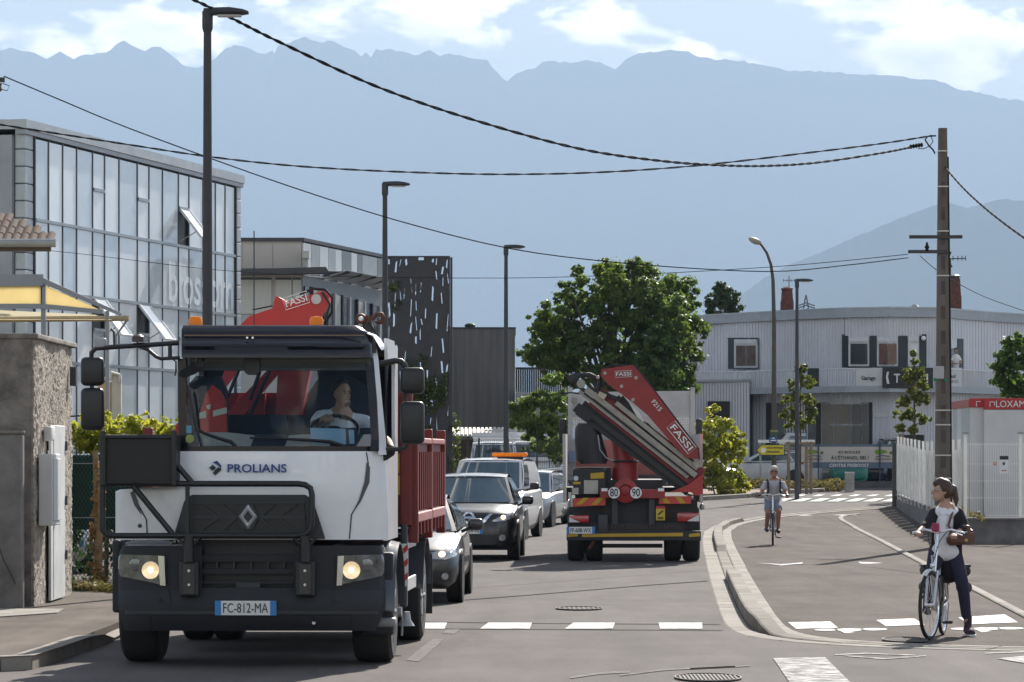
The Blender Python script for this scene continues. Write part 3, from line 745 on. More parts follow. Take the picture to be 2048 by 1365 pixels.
# modern street lamps
def lamp(px, py, Y, label):
    f = Frame('street_lamp', label, 'street lamp', (px - 1024) * Y / F, Y, gz(Y), 0, 'slim dark lamp posts along the street')
    t = f.p(px, py, 0).z
    f.add('pole', MB().tube([(0, 0, -.05), (0, 0, t * .5), (0, 0, t)], [.085, .07, .052], 12), DARKG, 40)
    f.add('base_plate', MB().rbox((-.17, -.17, 0), (.17, .17, .03), .01), DARKG)
    f.add('collar', MB().lathe([(.06, t - .25), (.075, t - .2), (.075, t + .02), (.05, t + .05)], (0, 0, 0), (0, 0, 1), 12), DARKG, 40)
    hd = f.add('lamp_head', MB().loft([[(x, y * w_, t + z * h_ + .0) for y, z in ((-1, .1), (-.8, .8), (.8, .8), (1, .1), (.7, -.3), (-.7, -.3))] for x, w_, h_ in ((-.05, .06, .08), (.12, .09, .09), (.3, .15, .09), (.48, .13, .06), (.56, .07, .03))]), DARKG, 30)
    f.add('lens', MB().box((.14, -.1, t - .045), (.46, .1, t - .03)), mat('lamp_lens', (.5, .5, .48), .3), None, hd)
lamp(415, 27, 47, 'dark street lamp nearest the camera, rising right behind the truck cab')
lamp(770, 370, 77.4, 'dark street lamp in front of the perforated screen, second along the left')
lamp(1012, 495, 101, 'dark street lamp before the plain concrete building, left of the big tree')
lamp(1594, 562, 120, 'slim dark street lamp next to the red chimney of the grey building')
# older curved lamp
of = Frame('curved_street_lamp', 'older tan lamp post with a curved arm and oval head', 'street lamp', (1548 - 1024) * 117 / F, 117, gz(117))
TANP = mat('tan_galvanised', (.085, .072, .058), .6, .2, var=.2)
of.add('pole', MB().tube([(0, 0, -.05)] + of.pp([(1548, 880), (1548, 640), (1546, 560), (1542, 530), (1534, 507), (1524, 492), (1518, 486)], 0), [.09, .085, .07, .06, .05, .045, .04, .035], 10), TANP, 40)
c = of.p(1510, 482, 0)
of.add('lamp_head', MB().ell(c, (.24, .13, .1), 14, 8, Euler((0, R(22), 0)).to_matrix()), mat('old_lamp_head', (.34, .31, .26), .5, var=.2), 60)
of.add('lens', MB().ell(c + V(-.01, 0, -.04), (.19, .1, .075), 12, 7, Euler((0, R(22), 0)).to_matrix()), mat('yellowed_lens', (.4, .36, .25), .3), 60)

# office with vertical cladding, roof canopy and louvres
ob_ = Frame('clad_office', 'low office with striped metal cladding and a louvred sun canopy', 'building', -8.2, 135, gz(135))
BEI = mat('beige_cladding', (.46, .42, .38), .6, var=.08, vs=1)
CLA = [mat('light_cladding', (.60, .62, .64), .45, .1, var=.06), mat('mid_cladding', (.33, .36, .38), .45, .1, var=.08), mat('dark_cladding', (.15, .165, .18), .45, .1, var=.08)]
o0 = ob_.p(440, 480, 0); o1 = ob_.p(605, 480, 0); o2 = ob_.p(772, 516, 12)
topz = o1.z
def osd(px, py):                                        # point of the receding side wall
    k = (px - 1024) / F; d = Vector((o2.x - o1.x, 12))
    t = (k * (ob_.Y) - (ob_.X + o1.x)) / (d.x - k * d.y); q = Vector((o1.x, 0)) + d * t
    return Vector((q.x, q.y, CH + (HOR - py) * (ob_.Y + q.y) / F - ob_.z))
ob_.add('front_wall', MB().box((o0.x, .05, -.5), (o1.x - .03, .5, topz - .06)), BEI)
ob_.add('side_wall', MB().prism([(o1.x, .06, -.5), (o2.x, 12, -.5), (o2.x - 4, 12, -.5), (o1.x - 4, .6, -.5)], (0, 0, topz + .4)), CLA[2])
ob_.add('roof_edge', MB().prism([(o0.x, -.05, topz - .06), (o1.x + .06, -.05, topz - .06), (o2.x + .06, 12, topz - .06), (o2.x - 3, 12, topz - .06), (o0.x, 3, topz - .06)], (0, 0, .14)), DARKG)
for a, b in ((440, 484), (485, 545), (546, 603)):
    ob_.add('facade_panel', MB().prism(ob_.pp([(a, 488), (b, 488), (b, 537), (a, 537)], .0), (0, .05, 0)), BEI)
stripes = [605, 620, 637, 654, 668, 681, 700, 712, 722, 752, 768]
for i in range(len(stripes) - 1):
    a, b = stripes[i], stripes[i + 1]
    ob_.add('facade_panel', MB().prism([osd(a, 486 + (a - 605) * .21), osd(b - .6, 486 + (b - 605) * .21), osd(b - .6, 552 + (b - 605) * .12), osd(a, 552 + (a - 605) * .12)], (.06, -.03, 0)), CLA[[0, 1, 0, 1, 0, 2, 0, 2, 1, 2][i]])
ob_.add('canopy_slab', MB().prism(ob_.pp([(440, 540), (652, 534), (655, 540), (648, 546), (440, 549)], -1.2), (0, 1.2, 0)), DARKG)
for i in range(11):                                     # louvre blades of the sun canopy
    f0 = i / 10; a0 = Vector(osd(640 + 190 * f0, 541 + 36 * f0))
    blade = [osd(640 + 172 * t, 541 + 32 * t) for t in (0, 1)]
    off = Vector((1.0 - .09 * i, -.3, -.028 * i - .05))
    ob_.add('louvre_blade', MB().prism([blade[0] + off, blade[1] + off, blade[1] + off + V(.07, 0, .035), blade[0] + off + V(.07, 0, .035)], (0, 0, -.012)), mat('louvre', (.4, .42, .45), .4, .4))
for t in range(7): 
    q = osd(645 + 27 * t, 543 + 5 * t); ob_.add('louvre_arm', MB().prism([q, q + V(1.1, -.3, -.02), q + V(1.1, -.3, -.09), q + V(0, 0, -.34)], (.0, .06, 0)), DARKG)
BLIND = mat('window_blinds', (.50, .50, .46), .5, var=.1, vs=2, stretch=(14, 1, .2))
for a, b in ((440, 477), (479, 543), (551, 583), (586, 602)):
    fr = ob_.add('window', MB().prism(ob_.pp([(a, 560), (b, 560), (b, 628), (a, 628)], -.01), (0, .04, 0)), BLIND)
    ob_.add('frame', MB().prism(ob_.pp([(a, 556), (b, 556), (b, 560), (a, 560)], -.03), (0, .05, 0)), DARKG, None, fr)
ob_.add('spandrel', MB().prism(ob_.pp([(440, 630), (605, 630), (605, 670), (440, 670)], -.02), (0, .05, 0)), CLA[1])
GLZ = mat('office_glazing', (.05, .055, .06), .15, var=.3, vs=.6, spec=.8)
for i in range(11):
    a = 608 + 15 * i; b = a + 11
    fr = ob_.add('window', MB().prism([osd(a, 572 + .28 * (a - 605)), osd(b, 572 + .28 * (b - 605)), osd(b, 640 + .24 * (b - 605)), osd(a, 640 + .24 * (a - 605))], (.05, -.03, 0)), [GLZ, BLIND][i % 3 == 1])
    ob_.add('fin', MB().prism([osd(b + 1, 570 + .28 * (b - 605)), osd(b + 3, 570 + .28 * (b - 605)), osd(b + 3, 642 + .24 * (b - 605)), osd(b + 1, 642 + .24 * (b - 605))], (.12, -.07, 0)), CLA[0] if i % 2 else DARKG, None, fr)
    ob_.add('facade_panel', MB().prism([osd(a, 644 + .24 * (a - 605)), osd(b + 3, 644 + .24 * (b - 605)), osd(b + 3, 700 + .2 * (b - 605)), osd(a, 700 + .2 * (a - 605))], (.05, -.03, 0)), CLA[i % 2])
ob_.add('roof_pipe', MB().tube([ob_.p(611, 548, -.3), ob_.p(611, 516, -.3)], .1, 10).box(tuple(ob_.p(604, 517, -.6)), tuple(ob_.p(620, 504, .0))), mat('vent_steel', (.45, .44, .41), .5), 40)
ob_.add('antenna', MB().tube([ob_.p(508, 486, .3), ob_.p(508, 462, .3)], .02, 5), DARKG)

# perforated screen with climbing plants
ps = Frame('perforated_screen', 'dark perforated metal screen overgrown with climbing plants', 'screen', (838 - 1024) * 125 / F, 125, gz(125))
q0, q1 = ps.p(774, 515, 0), ps.p(900, 514, 0); SW, SH = q1.x - q0.x, q0.z
rg = random.Random(11); NC = 12
for c in range(NC):
    z = .2; mbp = MB()
    x0, x1 = q0.x + SW * c / NC, q0.x + SW * (c + 1) / NC
    while z < SH - .12:
        hgt = min(rg.uniform(.3, 1.0), SH - z); z2 = z + hgt
        sl = rg.uniform(-.35, .35)
        hole = rg.random() < (.52 if z > 2.2 else .2)
        if hole:
            m0 = rg.uniform(.15, .6); m1 = m0 + rg.uniform(.12, .34); w_ = x1 - x0
            a = [(x0 + w_ * min(max(m0 + sl * .4, .06), .9), z + hgt * rg.uniform(.1, .3)), (x0 + w_ * min(max(m1 + sl * .4, .15), .95), z + hgt * rg.uniform(.08, .3)), (x0 + w_ * min(max(m1 - sl * .4, .15), .95), z + hgt * rg.uniform(.7, .93)), (x0 + w_ * min(max(m0 - sl * .4, .05), .9), z + hgt * rg.uniform(.7, .93))]
            o_ = [(x0, z), (x1, z), (x1, z2), (x0, z2)]
            for k in range(4):
                j = (k + 1) % 4; mbp.prism([(o_[k][0], 0, o_[k][1]), (o_[j][0], 0, o_[j][1]), (a[j][0], 0, a[j][1]), (a[k][0], 0, a[k][1])], (0, .05, 0))
        else: mbp.box((x0, 0, z), (x1, .05, z2))
        z = z2
    ps.add('screen_panel', mbp, mat('screen_steel', (.045, .043, .047), .55, .2, var=.2))
ps.add('edge_post', MB().box((q1.x + .01, -.05, -.5), (q1.x + .09, .12, SH)), DARKG)
ps.add('cap', MB().box((q0.x, -.03, SH), (q1.x, .09, SH + .05)), DARKG)
vn = leaves('climbing_foliage', [((q0.x + SW * (.35 + .5 * rg.random()), -.1, .3 + 4.6 * rg.random() ** 1.2), (.32, .16, .5)) for i in range(26)] + [((q0.x + .3, -.05, 7.6), (.22, .1, .2)), ((q0.x + .35, -.05, 6.9), (.14, .1, .25)), ((q1.x + .15, -.05, 2.2), (.2, .1, .9)), ((q1.x + .2, 0, 1.2), (.25, .1, .8))], 7000, .12, mat('vine_leaf', (.05, .09, .015), .55, var=.4, vs=2, col2=(.14, .16, .02), trans=.45), ps.root, 21, .2)
for i in range(5): ps.add('vine_stem', MB().tube([(q0.x + SW * (.3 + .13 * i), -.06, -.2), (q0.x + SW * (.38 + .1 * i), -.07, 2.4), (q0.x + SW * (.3 + .12 * i), -.06, 5)], [.03, .02, .012], 6), BARK)

# plain concrete block, dark slatted fence, white shed, open carport
cb = Frame('concrete_block_building', 'windowless grey concrete building with rain streaks behind the lamp post', 'building', (965 - 1024) * 150 / F, 150, gz(150))
a, b = cb.p(896, 656, 0), cb.p(1030, 658, 0)
STREAK = mat('streaked_concrete', (.15, .143, .138), .9, var=.28, vs=1.6, stretch=(2.5, 2.5, .12), bump=.1, bs=20)
cb.add('wall', MB().box((a.x, 0, -.6), (b.x, 9, b.z)), STREAK)
cb.add('coping', MB().box((a.x - .03, -.04, b.z), (b.x + .04, 9, b.z + .07)), DARKG)
cb.add('roof_shrub', MB().ell(cb.p(940, 652, 2), (.25, .2, .12), 8, 5), LEAFK)
sf = Frame('slatted_fence', 'dark vertical-slatted fence right of the concrete building', 'fence', (1080 - 1024) * 155 / F, 155, gz(155))
for i in range(24):
    x = 1031 + 4.4 * i; sf.add('slat', MB().prism(sf.pp([(x, 738 + .4 * (i % 3)), (x + 3.6, 738), (x + 3.6, 910), (x, 910)], 0), (0, .05, 0)), mat('dark_slat', (.07, .07, .075), .8, var=.25))
for z in (2.6, 5.0): sf.add('rail', MB().box((sf.p(1031, 0, .06).x, .06, z), (sf.p(1136, 0, .06).x, .12, z + .1)), DARKG)
sh = Frame('white_shed', 'white corrugated shed with a sloping roofline behind the shrubs', 'shed', (1082 - 1024) * 148 / F, 148, gz(148))
sh.prism('wall', [(1031, 783), (1132, 797), (1132, 945), (1031, 945)], 0, 3, mat('white_shed_wall', (.5, .5, .5), .7))
for i in range(26):
    x = 1031 + 3.9 * i; sh.prism('rib', [(x, 784 + (x - 1031) * .14), (x + 1.6, 784 + (x - 1031) * .14), (x + 1.6, 945), (x, 945)], -.04, .04, mat('white_shed_wall', (.5, .5, .5), .7))
cp = Frame('carport', 'low carport with a pale corrugated roof behind the mesh fence', 'carport', (968 - 1024) * 132 / F, 132, gz(132))
r0, r1, r2, r3 = cp.p(905, 872, 0), cp.p(1036, 872, 0), cp.p(1036, 858, 3), cp.p(905, 858, 3)
TIN = mat('pale_tin', (.42, .40, .36), .6, .1, var=.15)
for i in range(16):
    t, u = i / 16, (i + .62) / 16
    f0, f1, g1, g0 = r0.lerp(r1, t), r0.lerp(r1, u), r3.lerp(r2, u), r3.lerp(r2, t)
    cp.add('roof_rib', MB().prism([f0, f1, g1, g0], (0, 0, .06)), TIN)
cp.add('roof_sheet', MB().prism([r0, r1, r2, r3], (0, 0, -.03)), TIN)
for x in (906, 934, 968, 1000, 1033): cp.add('post', MB().prism(cp.pp([(x, 872), (x + 4, 872), (x + 4, 985), (x, 985)], .1), (0, .08, 0)), mat('brown_post', (.1, .07, .05), .9))
cp.add('back_boards', MB().prism(cp.pp([(905, 880), (1036, 880), (1036, 985), (905, 985)], 2.6), (0, .05, 0)), mat('brown_boards', (.09, .065, .05), .9, var=.3, vs=3))
# mesh fence before the yard
mf = Frame('mesh_fence', 'dark welded mesh fence on a low wall in front of the parked vans', 'fence', (1010 - 1024) * 112 / F, 112, gz(112))
mm_ = MB()
l0, l1 = mf.p(878, 880, 0), mf.p(1136, 880, 0); zt = l0.z
for i in range(int((l1.x - l0.x) / .06) + 1):
    x = l0.x + .06 * i; mm_.box((x - .004, -.004, .25), (x + .004, .004, zt))
for i in range(11): mm_.box((l0.x, -.008, .3 + (zt - .3) * i / 10 - .004), (l1.x, .0, .3 + (zt - .3) * i / 10 + .004))
mf.add('wire_mesh', mm_, BLACK)
for px in (882, 892, 900, 958, 1016, 1074, 1130): mf.add('post', MB().box((mf.p(px, 0, 0).x - .03, -.04, 0), (mf.p(px, 0, 0).x + .03, .03, zt + .05)), BLACK)
mf.add('base_wall', MB().rbox((l0.x - .3, -.1, -.2), (l1.x + 1.5, .12, .26), .02), CONC)
# ================================================================ right side of the street
ga = Frame('garage_building', 'two-storey grey corrugated garage with a long balcony', 'building', (1700 - 1024) * 143 / F, 143, gz(143))
GCOR = mat('grey_corrugated', (.66, .67, .72), .5, .05, var=.07, vs=.8)
GDK = mat('dark_green_shutter', (.018, .03, .035), .5)
GFAS = mat('grey_fascia', (.36, .39, .43), .5, var=.1)
PTS = [(1395, 9.0), (1500, 5.6), (1600, 2.9), (1690, 1.0), (1780, 0.2), (1880, .6), (1920, 2.6), (1990, 5.6), (2120, 9.5)]
def gy(px): return float(np.interp(px, [p[0] for p in PTS], [p[1] for p in PTS]))
def gq(px, py, d=0.):                                   # point on the curved front, d metres before it
    return ga.p(px, py, gy(px) - d)
def ribbed(x0, x1, zt, zb, name='corrugated_sheet', pitch=5.6, m=GCOR, d=0.):
    mb = MB(); n = max(2, int((x1 - x0) / pitch)); top, bot = [], []
    for i in range(n + 1):
        for f, o in ((0, 0), (.3, .0), (.42, .045), (.72, .045), (.86, 0)):
            px = x0 + (x1 - x0) * min(1, (i + f) / n)
            if px > x1 + .01 or (i == n and f > 0): continue
            q = gq(px, 0, d + o); top.append((q.x, q.y, zt)); bot.append((q.x, q.y, zb))
    mb.add(top + bot, [(k, k + 1, k + 1 + len(top), k + len(top)) for k in range(len(top) - 1)])
    return ga.add(name, mb, m)
ZR = gq(1780, 617).z; ZB = gq(1780, 783).z; ZT = gq(1780, 770).z
for a, b in ((1395, 1500), (1500, 1600), (1600, 1689), (1690, 1780), (1780, 1880), (1880, 1990), (1990, 2100)): ribbed(a, b, ZR - .35, ZB)
for a, b in ((1505, 1600), (1600, 1690), (1690, 1790), (1790, 1900), (1900, 2100)): ribbed(a, b, ZB, -.3, 'corrugated_sheet')
core = [gq(x, 0, -.12) for x in (1396, 1500, 1600, 1690, 1780, 1880, 1920, 1990, 2100)]
ga.add('core', MB().prism([(q.x, q.y, -.4) for q in core] + [(core[-1].x, 22, -.4), (core[0].x, 22, -.4)], (0, 0, ZR)), mat('grey_core', (.25, .25, .26), .8))
fas = [gq(x, 0, .26) for x in (1384, 1450, 1520, 1600, 1690, 1740, 1780, 1830, 1880, 1920, 1990, 2120)]
ga.add('roof_fascia', MB().prism([(q.x, q.y, ZR - .36) for q in fas] + [(fas[-1].x, 22, ZR - .36), (fas[0].x, 22, ZR - .36)], (0, 0, .36)), GFAS)
ga.add('roof_edge', MB().prism([(q.x, q.y - .03, ZR) for q in fas] + [(fas[-1].x, 22, ZR), (fas[0].x, 22, ZR)], (0, 0, .06)), mat('zinc_edge', (.42, .45, .48), .4, .3))
slab = [gq(x, 0, 1.25) for x in (1492, 1560, 1620, 1690, 1740, 1780, 1830, 1880, 1930, 1990, 2120)]
ga.add('balcony_slab', MB().prism([(q.x, q.y, ZB - .05) for q in slab] + [(core[-1].x, 12, ZB - .05), (slab[0].x, slab[0].y + 1.4, ZB - .05)], (0, 0, .26)), GFAS)
# annex left of the balcony
an0, an1 = ga.p(1386, 765, 6.0), ga.p(1500, 765, 4.2)
ga.add('annex_wall', MB().prism([(an0.x, 6.1, -.4), (an1.x, 4.3, -.4), (an1.x, 9, -.4), (an0.x, 11, -.4)], (0, 0, an0.z + .4)), mat('annex_grey', (.40, .405, .44), .7))
for i in range(20):
    t = i / 20; x = an0.x + (an1.x - an0.x) * t; y = 6.1 - 1.8 * t; ga.add('annex_rib', MB().prism([(x, y - .05, -.3), (x + .075, y - .06, -.3), (x + .075, y + .02, -.3), (x, y + .03, -.3)], (0, 0, an0.z + .28)), GCOR)
ga.add('annex_coping', MB().prism([(an0.x - .05, 5.98, an0.z), (an1.x + .06, 4.18, an0.z), (an1.x + .06, 9, an0.z), (an0.x - .05, 11, an0.z)], (0, 0, .1)), GFAS)
# balcony railing
RAIL = mat('railing_paint', (.66, .67, .70), .5)
rp = [gq(x, 0, 1.15) for x in (1494, 1560, 1620, 1690, 1740, 1780, 1830, 1880, 1930, 1990, 2120)]
rx = []
for a, b in zip(rp[:-1], rp[1:]):
    k = max(1, int((b - a).length / .13)); rx += [a.lerp(b, i / k) for i in range(k)]
ZRL = gq(1740, 738, 1.15).z
for q in rx: ga.add('baluster', MB().box((q.x - .02, q.y - .012, ZB + .2), (q.x + .02, q.y + .012, ZRL)), RAIL)
ga.add('handrail', MB().tube([(q.x, q.y, ZRL) for q in rp], .035, 6), RAIL)
r2 = [ga.p(x, 745, 6 - 1.8 * (x - 1386) / 114) for x in (1379, 1440, 1500)]
ga.add('handrail', MB().tube(r2, .035, 6), RAIL)
for i in range(34):
    q = r2[0].lerp(r2[2], i / 33); ga.add('baluster', MB().box((q.x - .02, q.y - .012, an0.z + .08), (q.x + .02, q.y + .012, q.z)), RAIL)
# windows: white frames, roller box, dark shutters
WINW = mat('white_window', (.62, .63, .64), .4)
def gwin(x0, x1, y0, y1, open_=False, halves=2, tint=GLASSD, shut=()):
    fr = ga.add('window', MB().prism([gq(x0, y0, .08), gq(x1, y0, .08), gq(x1, y1, .08), gq(x0, y1, .08)], (0, .06, 0)), WINW)
    n = halves; w = (x1 - x0 - 5) / n; top = y0 + (y1 - y0) * .22
    for i in range(n):
        a = x0 + 3 + i * w; ga.add('pane', MB().prism([gq(a + 1, top, .1), gq(a + w - 1, top, .1), gq(a + w - 1, y1 - 4, .1), gq(a + 1, y1 - 4, .1)], (0, .015, 0)), tint, None, fr)
    ga.add('roller_box', MB().prism([gq(x0 + 1, y0 + 1, .14), gq(x1 - 1, y0 + 1, .14), gq(x1 - 1, y0 + (y1 - y0) * .15, .14), gq(x0 + 1, y0 + (y1 - y0) * .15, .14)], (0, .05, 0)), WINW, None, fr)
    ga.add('sill', MB().prism([gq(x0 - 1, y1, .2), gq(x1 + 1, y1, .2), gq(x1 + 1, y1 + 2.4, .2), gq(x0 - 1, y1 + 2.4, .2)], (0, .2, 0)), GDK, None, fr)
def shutter(x0, x1, y0, y1): ga.add('shutter', MB().prism([gq(x0, y0, .1), gq(x1, y0, .1), gq(x1, y1, .1), gq(x0, y1, .1)], (0, .03, 0)), GDK)
REDR = mat('painted_red_reflection', (.11, .03, .02), .1, var=.4, vs=3, spec=.8)  # reflected red is painted into the glass colour
WARM = mat('warm_glass', (.10, .075, .065), .1, var=.5, vs=1.5, spec=.8)
shutter(1456, 1467, 678, 738); gwin(1468, 1514, 679, 736, tint=WARM)
ga.add('window_surround', MB().prism([gq(1455, 676, .1), gq(1516, 676, .1), gq(1516, 679, .1), gq(1455, 679, .1)], (0, .04, 0)), GDK)
shutter(1516, 1518, 677, 738)
shutter(1684, 1696, 672, 735); gwin(1697, 1738, 675, 733, halves=1); shutter(1739, 1753, 672, 735); gwin(1754, 1796, 675, 733, tint=REDR); shutter(1797, 1815, 672, 735); gwin(1816, 1838, 675, 733, halves=1, tint=WINW); shutter(1839, 1853, 672, 735)
ga.add('window_surround', MB().prism([gq(1684, 669, .1), gq(1853, 669, .1), gq(1853, 672, .1), gq(1684, 672, .1)], (0, .05, 0)), GDK)
ga.add('wall_lamp', MB().ell(gq(1847, 677, .2), .1, 10, 8), mat('lamp_globe', (.8, .8, .78), .3), 60)
dd = ga.add('balcony_door', MB().prism([gq(1896, 680, .08), gq(1914, 680, .08), gq(1914, 772, .08), gq(1896, 772, .08)], (0, .06, 0)), WINW)
ga.add('pane', MB().prism([gq(1899, 697, .1), gq(1911, 697, .1), gq(1911, 760, .1), gq(1899, 760, .1)], (0, .02, 0)), GLASSD, None, dd)
shutter(1915, 1927, 678, 772)
# ground floor openings
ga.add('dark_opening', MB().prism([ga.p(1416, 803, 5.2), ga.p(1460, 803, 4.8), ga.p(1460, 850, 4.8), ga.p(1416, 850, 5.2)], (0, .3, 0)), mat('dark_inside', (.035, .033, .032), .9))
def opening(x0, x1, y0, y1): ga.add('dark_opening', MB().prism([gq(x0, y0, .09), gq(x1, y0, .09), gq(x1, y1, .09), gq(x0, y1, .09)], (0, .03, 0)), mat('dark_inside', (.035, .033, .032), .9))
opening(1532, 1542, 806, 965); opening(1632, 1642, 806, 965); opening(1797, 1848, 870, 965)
dw = ga.add('garage_door', MB().prism([gq(1543, 807, .09), gq(1631, 807, .09), gq(1631, 965, .09), gq(1543, 965, .09)], (0, .03, 0)), mat('dull_door', (.12, .13, .135), .5, var=.2))
gd = ga.add('workshop_window', MB().prism([gq(1642, 805, .1), gq(1738, 805, .1), gq(1738, 965, .1), gq(1642, 965, .1)], (0, .03, 0)), mat('window_bars', (.3, .3, .3), .5))
for (a, b) in ((1644, 1665), (1668, 1701), (1704, 1721), (1723, 1736)):
    for (u, d) in ((809, 848), (851, 962)):
        ga.add('pane', MB().prism([gq(a, u, .13), gq(b, u, .13), gq(b, d, .13), gq(a, d, .13)], (0, .02, 0)), mat('dusty_pane', (.24, .21, .18), .3, var=.15, vs=1) if b < 1710 else mat('dusty_dark_pane', (.13, .12, .12), .25, var=.2, vs=1), None, gd)
opening(1738, 1744, 805, 890)
ga.add('street_number_sign', MB().prism([gq(1748, 827, .12), gq(1792, 827, .12), gq(1792, 835, .12), gq(1748, 835, .12)], (0, .02, 0)), WINW)
# banners on the railing
BANW = mat('white_banner', (.62, .62, .62), .7, var=.06); BANB = mat('black_banner', (.02, .02, .022), .6)
INK = mat('dark_ink', (.03, .035, .04), .6); WINK = mat('white_ink', (.75, .75, .75), .6)
def banner(name, x0, x1, y0, y1, m, d=1.22): return ga.add(name, MB().prism([gq(x0, y0, d), gq(x1, y0, d), gq(x1, y1, d), gq(x0, y1, d)], (0, .02, 0)), m)
def btext(s, par, x0, x1, y0, y1, m, d=1.24):
    o, e, u = gq(x0, y1, d), gq(x1, y1, d), gq(x0, y0, d)
    text(s, 'lettering', m, par, o, e - o, (0, 0, 1), (e - o).length, u.z - o.z, .006)
b1 = banner('banner', 1712, 1764, 737, 777, BANW); btext('Garage', b1, 1723, 1751, 752, 763, INK)
b2 = banner('banner', 1765, 1866, 736, 777, BANB, 1.42); btext('T', b2, 1788, 1800, 748, 766, WINK, 1.46); btext('I', b2, 1853, 1856, 748, 766, WINK, 1.46)
ga.add('banner_mark', MB().prism([gq(1774, 744, 1.47), gq(1778, 744, 1.47), gq(1776, 754, 1.47), gq(1779, 768, 1.47), gq(1774, 768, 1.47), (gq(1772, 754, 1.47))], (0, .01, 0)), WINK, None, b2)
b3 = banner('banner', 1896, 1924, 736, 777, BANW); btext('Lionel', b3, 1888, 1911, 748, 757, INK); btext('AGOSTINO', b3, 1878, 1916, 760, 767, INK)
ga.add('shutter', MB().prism([gq(1615, 737, 1.2), gq(1638, 737, 1.2), gq(1638, 777, 1.2), gq(1615, 777, 1.2)], (0, .03, 0)), GDK)
# chimneys
def chimney(px, y0, y1, w, dark):
    b = ga.p(px, y1, 5); t = ga.p(px, y0, 5); hw = w * .5 * (ga.Y + 5) / F; b.z = ZR + .06
    ch = ga.add('chimney', MB().loft([[(b.x + sx * hw * k, 5 + sy * hw * k, z) for sx, sy in ((-1, -1), (1, -1), (1, 1), (-1, 1))] for k, z in ((1, b.z), (1, b.z + (t.z - b.z) * .42), (.92, b.z + (t.z - b.z) * .45), (.8, t.z - .12))]), mat('red_chimney', (.11, .04, .03), .95, var=.35, vs=6))
    ga.add('chimney_pot', MB().lathe([(hw * .78, t.z - .12), (hw * .95, t.z - .06), (hw * .95, t.z), (hw * .5, t.z + .06)], (b.x, 5, 0), (0, 0, 1), 8), mat('red_chimney', (.11, .04, .03), .95, var=.35, vs=6) if not dark else DARKG, None, ch)
    return ch
chimney(1574, 577, 622, 25, False); chimney(1909, 552, 622, 25, True)
ga.add('aerial', MB().tube(ga.pp([(1578, 577), (1578, 552)], 5), .02, 5), DARKG)
for dx in (-11, -4, 4, 11): ga.add('aerial_rod', MB().tube(ga.pp([(1578 + dx, 558), (1578 + dx, 565)], 5), .012, 4), DARKG)
ga.add('aerial_boom', MB().tube(ga.pp([(1566, 561), (1592, 562)], 5), .012, 4), DARKG)
ga.add('roof_vent', MB().lathe([(.2, ZR + .06), (.2, ZR + .2), (.26, ZR + .2), (.1, ZR + .36)], (ga.p(1830, 610, 5).x, 5, 0), (0, 0, 1), 10), GREYM, 40)
# person on the balcony
pe = Frame('person', 'person in a white T-shirt leaning on the balcony railing', 'person', ga.X + gq(1912, 0, .7).x, ga.Y + gq(1912, 0, .7).y, ga.z + ZB + .2)
pe_b = blob('body', [('e', (0, 0, 1.52), (.08, .1, .115)), ((0, 0, 1.38), (0, .02, 1.3), .05, .06), ((0, .05, 1.2), (0, .1, .9), .13, .12), ((-.06, .1, .85), (-.06, .1, .1), .075, .05), ((.06, .1, .85), (.06, .1, .1), .075, .05), ((-.17, .02, 1.24), (-.2, -.1, 1.0), .045, .035), ((-.2, -.1, 1.0), (.0, -.3, .98), .035, .03), ((.17, .02, 1.24), (.2, -.1, 1.0), .045, .035), ((.2, -.1, 1.0), (.05, -.3, .97), .035, .03)], mat('skin', (.36, .22, .15), .6, var=.08), pe.root, .025)
blob('shirt', [((0, .04, 1.24), (0, .1, .85), .16, .145), ((-.1, .03, 1.27), (-.19, -.02, 1.12), .075, .06), ((.1, .03, 1.27), (.19, -.02, 1.12), .075, .06)], WHITE, pe_b, .025)
blob('hair', [('e', (0, .02, 1.57), (.088, .105, .085))], mat('dark_hair', (.02, .015, .012), .7), pe_b, .02)

# yard fence, ethanol banner and kerbs in front of the garage
ef = Frame('banner_fence', 'low fence with a pale banner about ethanol fuel before the garage', 'fence', (1700 - 1024) * 138 / F, 138, gz(138))
ef.prism('base_wall', [(1632, 963), (1800, 963), (1800, 985), (1632, 985)], 0, .3, mat('dark_base_wall', (.09, .085, .085), .9, var=.3))
ef.prism('blue_band', [(1604, 889), (1800, 889), (1800, 895), (1604, 895)], -.02, .03, mat('slate_blue', (.10, .14, .2), .6))
ef.prism('blue_band', [(1625, 925), (1800, 925), (1800, 937), (1625, 937)], -.03, .03, mat('slate_blue', (.10, .14, .2), .6))
CREAM = mat('cream_banner', (.50, .46, .42), .7, var=.05)
bn = ef.prism('banner', [(1600, 894), (1797, 894), (1797, 925), (1600, 925)], -.05, .02, CREAM)
def etext(s, x0, x1, y0, y1, m): 
    o, e, u = ef.p(x0, y1, -.06), ef.p(x1, y1, -.06), ef.p(x0, y0, -.06); text(s, 'lettering', m, bn, o, e - o, (0, 0, 1), e.x - o.x, u.z - o.z, .006)
etext('ICI ROULEZ', 1677, 1721, 902, 907.5, INK); etext("\u00c0 L'\u00c9THANOL E85 !", 1662, 1737, 910.5, 919.5, INK)
etext('CENTRE FREBOOST', 1659, 1738, 928, 934.5, WINK)
